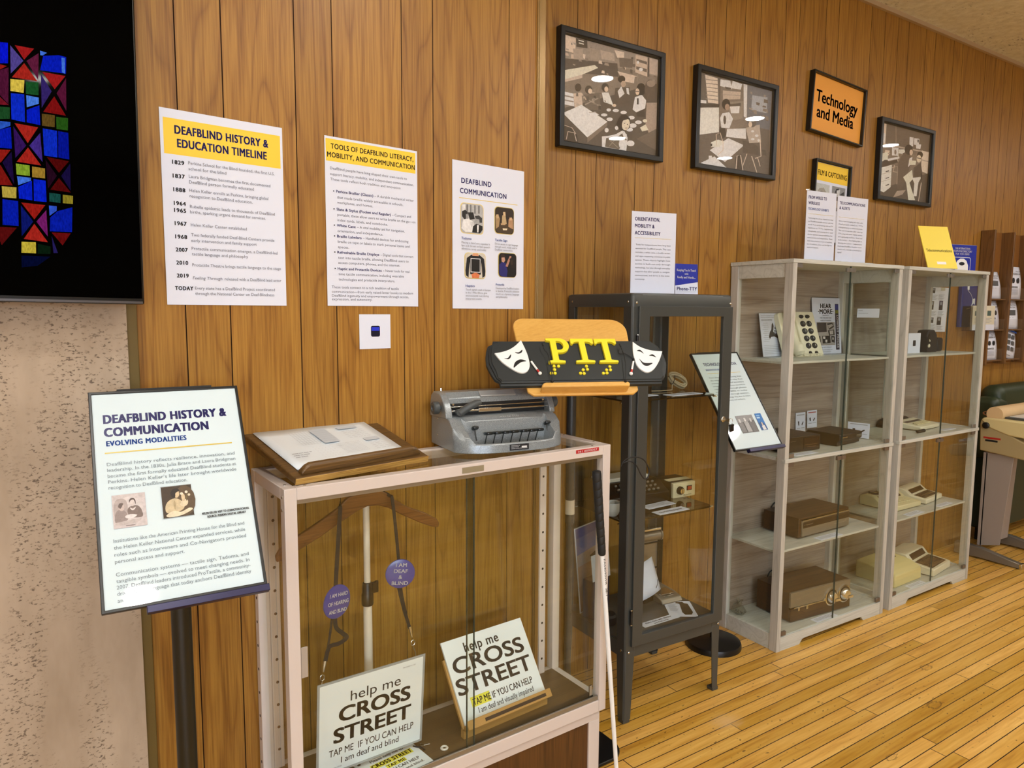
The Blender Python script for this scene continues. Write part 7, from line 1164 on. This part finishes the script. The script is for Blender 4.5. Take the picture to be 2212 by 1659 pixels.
for r_ in range(6):
    for c_ in range(2):
        x, z = -.018+c_*.049, .200-r_*.0365
        big = .019 if 0 < r_ < 5 else (.016 if r_ == 0 else .0095)
        mb = MB(); mb.loft([[(x+a*q, y_, z+b*q) for a, b in elli(0, 0, big, .0145 if 0 < r_ < 5 else .0095, 16)] for q, y_ in ((1, -.001), (1, -.0055), (.82, -.0085), (.05, -.009))]); kb = mb.build('button', BLKPL, t, xf=X)
        if 0 < r_ < 5:
            pgk = Page(t, .3, .24, -.0093, x0=-.15, xf=X); dg = '1234567890*#'; pgk.text('button_number', WHITE, [(dg[(r_-1)*2+c_+1 if False else (r_-1)*2+c_], x+.150, .24-z+.0035, .009, None, .02, 'c')])
mb = MB(); P = []
for k in range(120): a_ = k*.62; P.append((-.125+.0011*k, -.03+.006*cos(a_)-.0001*k, .012+.006*sin(a_)))
mb.tube(P, .0016, 5); mb.build('coiled_cord', CREAM2, t)
t, pg = acrylic_sign(CA.w(.672, .283, Z1+.001), CA.r-.02, .222, .282, 'black and white magazine headed Hear More in a clear holder on the top shelf', .004, .09)
pg.text('heading', INKB, [('HEAR', .106, .052, .022, .082, .05, 'c'), ('·MORE·', .106, .080, .022, .118, .05, 'c')], 3); pg.text('subheading', INKG, [('PRODUCTS', .104, .091, .006, .05, .01, 'c'), ('FOR THE DEAF AND', .104, .104, .006, .09, .01, 'c'), ('HARD OF HEARING', .104, .117, .006, .084, .01, 'c')])
pg.rects('spine_strip', M('strip_dark', '3a3440', .5), (.178, .030, .206, .262)); pg.rects('colour_blocks', M('strip_blue', '2b3a8c', .5), (.180, .034, .204, .060)); pg.rects('colour_block_green', M('strip_green', '8a8c34', .5), (.180, .062, .204, .078))
Xs = pg.m @ Matrix.Translation((-.111+.187, -.001, .282-.085)) @ Matrix.Rotation(pi/2, 4, 'Y'); ps = Page(t, .2, .02, -.0008, x0=0, z0=0, xf=Xs); ps.text('spine_lettering', WHITE, [('LOWEST PRICES', .002, .019, .0135, .165, .02)])
MG = 'a8a29c 0,0 1,0 1,1 0,1|4a4240 .02,.02 .52,.02 .54,.42 .04,.44|3c3836 .56,.06 .86,.02 .96,.2 .7,.34|b7b0a8 .6,.14 .84,.08 .9,.16 .68,.26|45403e .6,.36 .95,.32 .98,.56 .66,.58|b9b2aa .7,.38 .9,.36 .9,.52 .72,.54|37322f .0,.62 .18,.6 .2,.86 .02,.9|2f2b2a .28,.6 .72,.58 .74,.9 .3,.92|d7d2cb .32,.62 .45,.62 .45,.72 .33,.72|d7d2cb .45,.76 .56,.76 .55,.88 .46,.88|332e2c .78,.6 .98,.62 .96,.9 .8,.86|c9c3bb .84,.66 .92,.68 .9,.78 .84,.76'
pg.picture('product_pictures', MG, .030, .122, .142, .116); pg.text('body_text', INKG, [('ALL NEW CATALOG', .060, .250, .005, .08), ('visual and hearing aids', .055, .262, .004, .09), ('telephone products', .055, .271, .004, .08)])
flat_label(CA.w(.410, .052, Z3+.001), CA.r, .165, .042, 'white typed label in front of the dark-window receiver, left grey cabinet')
flat_label(CA.w(.372, .026, ZB_), CA.r, .155, .036, 'white typed label in front of the chrome-dial receiver, left grey cabinet')
flat_label(CA.w(.185, .044, ZM+.006), CA.r, .155, .040, 'white typed label in front of the low dark box, left grey cabinet')
t = thing('plastic_bag', 'crumpled clear bag of small parts, back left of the left grey cabinet', 'bag', CA.w(.060, .262, ZB_), 0)
random.seed(3); mb = MB(); mb.lathe([(.018, 0), (.032, .010), (.030, .03), (.018, .045), (.006, .055), (.014, .07)], 14); mb.v = [(a+random.uniform(-.006, .006), b+random.uniform(-.006, .006), c+(random.uniform(-.003, .006) if c > .002 else 0)) for a, b, c in mb.v]; mb.build('film', glass('clear_film', 'f2f2ee', .10, .6), t)
mb = MB()
for k in range(7): a_ = k*.9; mb.cyl((.014*cos(a_), .014*sin(a_), .004+.004*(k % 3)), (.014*cos(a_)+.006, .014*sin(a_)+.004, .007+.004*(k % 3)), .003, n=8)
mb.build('small_parts', STEEL, t)

# --- cream teletypewriters in the right grey cabinet
def keys(t, x0, y0, z0, dx, dy, dz, rows, cols, sx, sy, hgt, mat, rx=0.):
    k0 = None
    for r_ in range(rows):
        for c_ in range(cols):
            if k0 is None: mb = MB(); mb.loft([[(a*q, b*q, h_) for a, b in rrect(-sx/2, sx/2, -sy/2, sy/2, .002, 2)] for q, h_ in ((1, 0), (.8, hgt))]); k0 = mb.build('key', mat, t, smooth=False); k = k0
            else: k = k0.copy(); COL.objects.link(k); k.parent = t
            k.location = (x0+c_*dx+r_*dx*.25, y0+r_*dy, z0+r_*dz); k.rotation_euler = (rx, 0, 0)
def teletype(label, loc, rz, w, d, hf, hb, keymat, shell=CREAM, cups=True, sc=1.):
    """wedge desk typewriter: keyboard front, sloping display window, telephone cups behind"""
    t = thing('teletypewriter', label, 'teletypewriter', loc, rz)
    kd = d*.46; sl = .10
    P = [(0, .004), (0, hf), (kd, hf+kd*sl), (kd+.030, hb), (d*.80, hb+.004), (d, hb-.008), (d, .004)]
    mb = MB(); mb.prism(P, 'x', 0, w); mb.build('case', shell, t, bevel=.005)
    mb = MB(); mb.box(.012, w-.012, .012, d-.012, 0, .005); mb.build('feet', BLKMAT, t)
    mb = MB(); a = math.atan2(hb-hf-kd*sl, .030); X = Matrix.Translation((w/2, kd+.015, (hf+kd*sl+hb)/2)) @ Matrix.Rotation(a, 4, 'X'); L2 = math.hypot(.030, hb-hf-kd*sl)*.36
    mb.box(-w*.38, w*.38, -L2, L2, -.001, .0012); mb.build('display_window', LCD, t, smooth=False, xf=X)
    mb = MB(); mb.prism([(.016, hf+.0018), (kd-.010, hf+(kd-.010)*sl+.0012), (kd-.010, hf+(kd-.010)*sl-.004), (.016, hf-.004)], 'x', w*.09, w*.92); mb.build('key_bed', DKKEY if keymat is DKKEY else shell, t)
    keys(t, w*.15, .030, hf+.005, w*.062, (kd-.05)/3, (kd-.05)/3*sl, 4, 11, w*.050, (kd-.05)/3*.78, .006, keymat, sl)
    if cups:
        for x in (w*.24, w*.76): mb = MB(); mb.lathe([(.030, hb-.001), (.031, hb+.010), (.027, hb+.012), (.024, hb+.003), (.004, hb+.001)], 24, (x, d*.76, 0)); mb.build('handset_cup', DKKEY, t)
    return t
def keyslope(): pass
teletype('cream teletypewriter with brown keys, right of the pair on the third shelf', CB.w(.505, .100, Z3+.001), CB.r+.12, .225, .180, .030, .062, DKKEY, CREAM2, False)
teletype('cream teletypewriter with cream keys and telephone cups, left of the pair on the third shelf', CB.w(.205, .110, Z3+.001), CB.r-.02, .255, .198, .030, .060, CREAM, CREAM, True)
teletype('ivory teletypewriter with brown keys on the bottom shelf of the right grey cabinet', CB.w(.470, .020, ZB_), CB.r+.13, .245, .250, .042, .088, DKKEY, CREAM2, False)
t = thing('machine_cover', 'pale yellow covered machine on the bottom shelf of the right grey cabinet', 'machine', CB.w(.140, .050, ZB_), CB.r+.02)
mb = MB(); w, d = .270, .215
mb.loft([[(0, 0, 0), (w, 0, 0), (w, d, 0), (0, d, 0)], [(.002, .002, .064), (w-.002, .002, .064), (w-.002, d, .090), (.002, d, .090)], [(.030, .050, .098), (w-.030, .050, .098), (w-.030, d-.03, .112), (.030, d-.03, .112)]]); mb.build('cover', M('pale_yellow_plastic', 'dbcd92', .5), t, bevel=.006)
mb = MB(); mb.box(.165, .190, .100, .118, .104, .109); mb.build('dark_slot', LCD, t)
t = teletype('flat ivory teletypewriter with black handset behind, right grey cabinet middle shelf', CB.w(.385, .095, ZM+.006), CB.r+.08, .235, .170, .024, .036, CREAM, CREAM2, False)
t = thing('handset', 'black telephone handset with coiled cord beside the flat ivory teletypewriter', 'handset', CB.w(.455, .280, ZM+.006), CB.r)
mb = MB(); mb.loft([[(x, a*s_, .036+off+b*s_) for a, b in elli(0, 0, .024, .020, 14)] for x, s_, off in ((-.130, .6, -.008), (-.118, 1.1, -.01), (-.085, 1.1, -.008), (-.065, .75, .008), (.065, .75, .008), (.085, 1.1, -.008), (.118, 1.1, -.01), (.130, .6, -.008))]); mb.build('grip', BLKPL, t)
mb = MB(); mb.box(-.12, .12, -.03, .03, 0, .012); mb.build('cradle', BLKPL, t)
t = thing('coiled_cord', 'short coil of black telephone cord in front of the flat ivory teletypewriter', 'cable', CB.w(.345, .075, ZM+.006), 0)
mb = MB(); mb.tube([(-.035+.0007*k, .006*cos(k*.7), .0095+.007*sin(k*.7)) for k in range(110)], .0022, 5); mb.build('cord', BLKMAT, t)
t = thing('strap_device', 'black strap-on device standing on the top shelf of the right grey cabinet', 'device', CB.w(.545, .165, Z1+.001), CB.r)
mb = MB(); mb.prism([(-.055, 0), (-.055, .030), (-.075, .085), (-.060, .118), (.0, .122), (.030, .095), (.040, .040), (.040, 0)], 'y', -.03, .03); mb.build('cradle_body', BLKMAT, t, bevel=.006)
mb = MB(); mb.prism(rrect(.030, .088, .004, .078, .016, 4), 'y', -.034, .026); mb.build('side_pod', BLKMAT, t, bevel=.004)
mb = MB(); mb.ell((-.052, -.030, .062), (.008, .006, .008)); mb.ell((-.050, -.030, .036), (.008, .006, .010)); mb.build('buckle', CREAM2, t)
mb = MB(); mb.tube([(-.06, -.034, .10), (-.07, -.036, .07), (-.056, -.034, .05)], .003, 6); mb.build('strap', BLKPL, t)
t = thing('card', 'small white card with dark centre square, right grey cabinet top shelf', 'card', CB.w(.352, .140, Z1+.001), CB.r)
mb = MB(); mb.box(-.060, .060, -.001, .0, 0, .105); mb.box(-.05, .05, 0, .025, 0, .001); mb.build('card_sheet', PAPER, t, smooth=False); pg = Page(t, .12, .105, -.001); pg.polys('dark_square', INKB, rrect(.046, .074, .038, .068, .003, 3))
flat_label(CB.w(.285, .052, Z3+.001), CB.r+.05, .150, .042, 'white typed label before the cream-keyed teletypewriter, third shelf of the right grey cabinet')
flat_label(CB.w(.600, .058, Z3+.001), CB.r+.03, .150, .032, 'white typed label before the brown-keyed teletypewriter, third shelf of the right grey cabinet')
flat_label(CB.w(.290, .024, ZB_), CB.r, .150, .032, 'white typed label before the pale yellow machine, bottom shelf of the right grey cabinet')
flat_label(CB.w(.590, .058, ZM+.006), CB.r, .120, .032, 'white typed label on the middle shelf of the right grey cabinet')
# ------------------------------------------------------------ on the wall past the cabinets
t = thing('printed_sheet', 'white sheet with small product pictures pinned to the wall right of the grey cabinets', 'paper', (4.466, Y2-.008, 1.375)); t.rotation_euler = (.02, .01, 0)
mb = MB(); mb.box(-.108, .108, -.001, 0, 0, .262); mb.build('sheet', PAPER, t, smooth=False); pg = Page(t, .216, .262, -.001)
for i, (x, d, w, h, c) in enumerate(((.020, .006, .040, .030, '5a5e58'), (.020, .082, .036, .050, '6d6448'), (.116, .078, .044, .056, '4a4666'), (.022, .178, .044, .032, '4c4236'), (.108, .176, .046, .046, '57524a'))):
    pg.picture('product_picture', '%s 0,0 1,0 1,1 0,1|2c2a28 .1,.5 .9,.5 .95,.95 .05,.95|9aa0b0 .25,.12 .75,.12 .75,.42 .25,.42' % c, x, d, w, h)
pg.rects('text_lines', INKLG, *[(x, d+k*.006, x+.07-.012*(k % 3), d+k*.006+.0022) for x, d, n in ((.018, .046, 5), (.100, .042, 6), (.018, .142, 5), (.108, .140, 6), (.020, .220, 5), (.108, .228, 4)) for k in range(n)]); pg.rects('tape', M('masking_tape', 'c9c6b4', .5), (.120, .0, .168, .018))
# brochure rack
t = thing('brochure_rack', 'brown wooden wall rack with upright dividers holding rows of leaflets', 'rack', (4.955, Y2, 1.16)); rk = t
mb = MB(); mb.box(.02, 1.15, -.008, -.001, .0, .84); mb.build('back_board', M('wrapped_board', '8a5c2a', .25), t, smooth=False)
for i in range(5):
    x = i*.262; mb = MB(); mb.prism([(-.002, 0), (-.078, .0), (-.082, .84), (-.002, .84)], 'x', x, x+.020); mb.build('divider', RACKWOOD, t, bevel=.002)
    if i < 4:
        for z in (.02, .215, .41):
            mb = MB(); mb.box(x+.022, x+.260, -.060, -.009, z, z+.008); mb.build('ledge', RACKWOOD, t)
        for z, z2 in ((.02, .10), (.215, .29), (.41, .49)):
            mb = MB(); mb.box(x+.021, x+.261, -.070, -.068, z, z2); mb.build('clear_front', ACRYL, t, smooth=False)
def leaflet(x, z, w, h, label, style, rx=.09, ry=0.):
    t = thing('leaflet', label, 'leaflet', (4.955+x, Y2-.046, 1.16+z), 0, rot=(-rx, ry, 0))
    mb = MB(); n = 6; V = [[(-w/2+w*i/n, -.004*sin(pi*j/6)+(.010*(j/6)**3), h*j/6) for i in range(n+1)] for j in range(7)]
    mb.add([p for r in V for p in r], [(j*(n+1)+i, j*(n+1)+i+1, (j+1)*(n+1)+i+1, (j+1)*(n+1)+i) for j in range(6) for i in range(n)]); s_ = mb.build('sheet', PAPER, t); s_.modifiers.new('thickness', 'SOLIDIFY').thickness = .002
    pg = Page(t, w, h, -.0062)
    if style == 'grey': pg.rects('picture', M('print_dark_grey', '55575a', .5), (w*.14, h*.34, w*.78, h*.52)); pg.text('heading', INKB, [('LEXINGTON', w*.18, h*.20, .010, w*.6, .01), ('CENTER', w*.16, h*.27, .008, w*.6, .01), ('- -', w*.3, h*.62, .008, w*.3, .01)])
    elif style == 'dots': pg.polys('portraits', INKB, elli(w*.36, h*.42, w*.10, h*.085, 12), elli(w*.72, h*.42, w*.10, h*.085, 12)); pg.text('heading', INKB, [('Hear Here', w*.5, h*.16, .008, w*.42, .01), ('HEARING AID', w*.3, h*.24, .009, w*.55, .03), ('SERVICES', w*.18, h*.64, .010, w*.52, .03)]); pg.rects('text_lines', INKLG, *[(w*.16, h*(.70+.035*k), w*.74, h*(.71+.035*k)) for k in range(5)])
    else: pg.rects('pictures', M('print_dark_grey', '55575a'), *[(w*(.14+.38*c_), h*(.2+.2*r_), w*(.42+.38*c_), h*(.34+.2*r_)) for r_ in range(3) for c_ in range(2)]); pg.rects('heading_bar', BLUE, (w*.1, h*.06, w*.95, h*.11)); pg.text('heading', INKB, [('Clinic', w*.12, h*.92, .009, w*.36, .01)])
leaflet(.138, .415, .165, .178, 'top white leaflet with a grey picture in the first column of the wall rack', 'grey', .12)
leaflet(.140, .222, .165, .185, 'middle white leaflet with two dark ovals in the first column of the wall rack', 'dots', .10)
leaflet(.142, .028, .160, .185, 'bottom white leaflet with two dark ovals in the first column of the wall rack', 'dots', .08)
leaflet(.405, .415, .180, .215, 'tall white text sheet in the upper second column of the wall rack', 'dots', .04)
leaflet(.400, .222, .180, .190, 'cream leaflet in the middle of the second column of the wall rack', 'grey', .08)
leaflet(.395, .028, .150, .200, 'tilted leaflet with a grid of small photos at the foot of the second column', 'grid', .06, .18)
t = thing('leaflet_holder', 'clear wall holder with cream leaflets beside the wooden rack', 'holder', (4.86, Y2-.10, 1.378), -.10)
mb = MB(); mb.box(-.14, .14, .0, .003, 0, .150); mb.box(-.14, .14, .055, .058, 0, .26); mb.box(-.14, -.137, 0, .058, 0, .15); mb.box(.137, .14, 0, .058, 0, .15); mb.box(-.14, .14, 0, .058, 0, .003); mb.box(-.05, .05, .058, .098, .05, .15); mb.build('acrylic_box', ACRYL, t, smooth=False)
t = thing('leaflet', 'stack of cream leaflets in the clear wall holder beside the wooden rack', 'leaflet', (4.865, Y2-.090, 1.382), -.10)
mb = MB(); mb.box(-.115, .115, 0, .012, 0, .150); mb.build('sheets', M('cream_leaflet', 'ddd6bf', .6), t, smooth=False); pg = Page(t, .23, .15, 0); pg.rects('pictures', M('print_teal', '46605c', .5), (.020, .032, .055, .062), (.150, .030, .190, .062)); pg.rects('text_lines', INKLG, *[(.02, .075+.009*k, .2-.02*(k % 2), .078+.009*k) for k in range(4)]); pg.rects('white_foot', PAPER, (0, .115, .23, .15))
t = thing('folder', 'tall deep blue folder with white lines standing behind the clear leaflet holder', 'folder', (4.80, Y2-.030, 1.40), -.05)
mb = MB(); mb.box(-.085, .085, 0, .022, 0, .262); mb.build('cover', M('deep_blue', '22307e', .35), t, bevel=.002); pg = Page(t, .17, .262, 0)
mb = MB(); [mb.tube([pg.P(*p) for p in P], .0016, 5) for P in ([(.06, .035), (.10, .06), (.13, .10)], [(.13, .10), (.10, .145), (.15, .16)], [(.06, .15), (.10, .145)])]; mb.build('white_lines', WHITE, t)
pg.polys('figure', WHITE, [(.056, .01), (.078, .01), (.080, .034), (.058, .034)], [(.12, .09), (.150, .085), (.152, .125), (.135, .115), (.122, .128)])
# ------------------------------------------------------------ teletype machine on its pedestal, chair behind
t = thing('teletype_machine', 'large putty and cream teletype machine on a grey pedestal at the right edge', 'teletype', (4.72, 1.80, 0)); 
# local: x to the right of the left side, y depth (0.36 = back), z up
prof = [(-.25, .600), (-.28, .630), (-.27, .665), (-.004, .737), (.075, .772), (.200, .835), (.239, .847), (.243, .82), (.235, .662), (.0, .640)]
mb = MB(); mb.prism(prof, 'x', 0, .45); mb.build('body', BEIGE, t, bevel=.006)
mb = MB(); mb.prism([(-.02, .765), (.085, .771), (.184, .802), (.238, .846), (.225, .863), (-.01, .860)], 'x', -.006, .456); mb.build('cream_hood', M('cream_hood', 'd8c891', .45), t, bevel=.008)
mb = MB(); mb.box(.05, .42, .02, .13, .860, .874); mb.build('dark_tray', M('tray_grey', '4a4a46', .4), t, bevel=.002)
mb = MB(); mb.box(.07, .26, .03, .115, .8745, .8770); mb.build('paper_window', M('pale_window', 'd3d8da', .2), t); mb = MB(); mb.box(.30, .40, -.012, .012, .8605, .872); mb.build('yellow_label', YEL, t)
mb = MB(); mb.cyl((.02, .175, .886), (.42, .175, .886), .045, n=28); mb.build('paper_roll', M('manila_roll', 'd9b98a', .6), t)
mb = MB(); mb.tube(smoothpath([(.05, .205, .860), (.04, .246, .885), (.20, .248, .890), (.40, .246, .885), (.40, .205, .860)], 5), .004, 8); mb.build('wire_guide', M('copper_wire', '8a5a34', .35, metal=.5), t)
mb = MB(); mb.loft([[(x, .205+r_*cos(2*pi*k/24), .818+r_*sin(2*pi*k/24)) for k in range(24)] for r_, x in ((.019, -.002), (.019, -.016), (.014, -.020), (.001, -.021))]); mb.build('platen_knob', BLKPL, t)
for (y0, y1, z, c) in ((.125, .218, .738, 'b02a22'), (.140, .207, .722, '1c1c1c')):
    mb = MB(); mb.box(-.0015, .001, y0, y1, z, z+.011); mb.build('label_strip', M('strip_'+c, c, .4), t, smooth=False)
keys(t, .06, -.22, .690, .036, .040, .0110, 4, 10, .027, .030, .014, M('pale_keys', 'b9bcc0', .4), .28)
GP = [(.03, .07), (.385, .062), (.440, .56), (.440, .65), (.03, .65)]
mb = MB(); mb.prism(GP, 'y', .20, .225); mb.loft([[(.03, .10, .10), (.034, .10, .10), (.034, .21, .07), (.03, .21, .07)], [(.03, .06, .648), (.034, .06, .648), (.034, .21, .648), (.03, .21, .648)]]); mb.build('pedestal_panel', GREYP, t, bevel=.003)
for x in (.0, .42):
    mb = MB(); mb.loft([[(x-.024*s_, y, z0), (x+.024*s_, y, z0), (x+.020*s_, y, z1), (x-.020*s_, y, z1)] for y, s_, z0, z1 in ((.33, 1.1, .004, .075), (.18, 1.1, .010, .070), (-.03, .85, .003, .032))]); mb.build('foot', M('grey_metal_foot', '8a857c', .35, metal=.6), t, bevel=.004)
    mb = MB(); mb.box(x-.022, x+.022, -.042, -.028, 0, .034); mb.build('foot_cap', CHROME, t, bevel=.002)
t = thing('lounge_chair', 'dark green vinyl padded chair back against the wall behind the teletype machine', 'chair', (5.45, 2.13, 0))
mb = MB(); mb.prism(rrect(-.060, .075, .62, 1.03, .060, 6), 'x', -.40, .55); mb.build('back_cushion', GREENV, t, bevel=.05, seg=4)
mb = MB(); mb.prism(rrect(-.066, .078, .56, .96, .050, 5), 'x', -.47, -.30); mb.build('side_bolster', GREENV, t, bevel=.04, seg=4)
mb = MB(); mb.box(-.40, .55, -.05, .07, .09, .62); mb.build('lower_panel', M('green_panel', '24342a', .45), t, bevel=.01)
for x in (-.34, .5):
    mb = MB(); mb.box(x-.015, x+.015, -.03, .06, 0, .10); mb.build('foot', BLKPL, t)
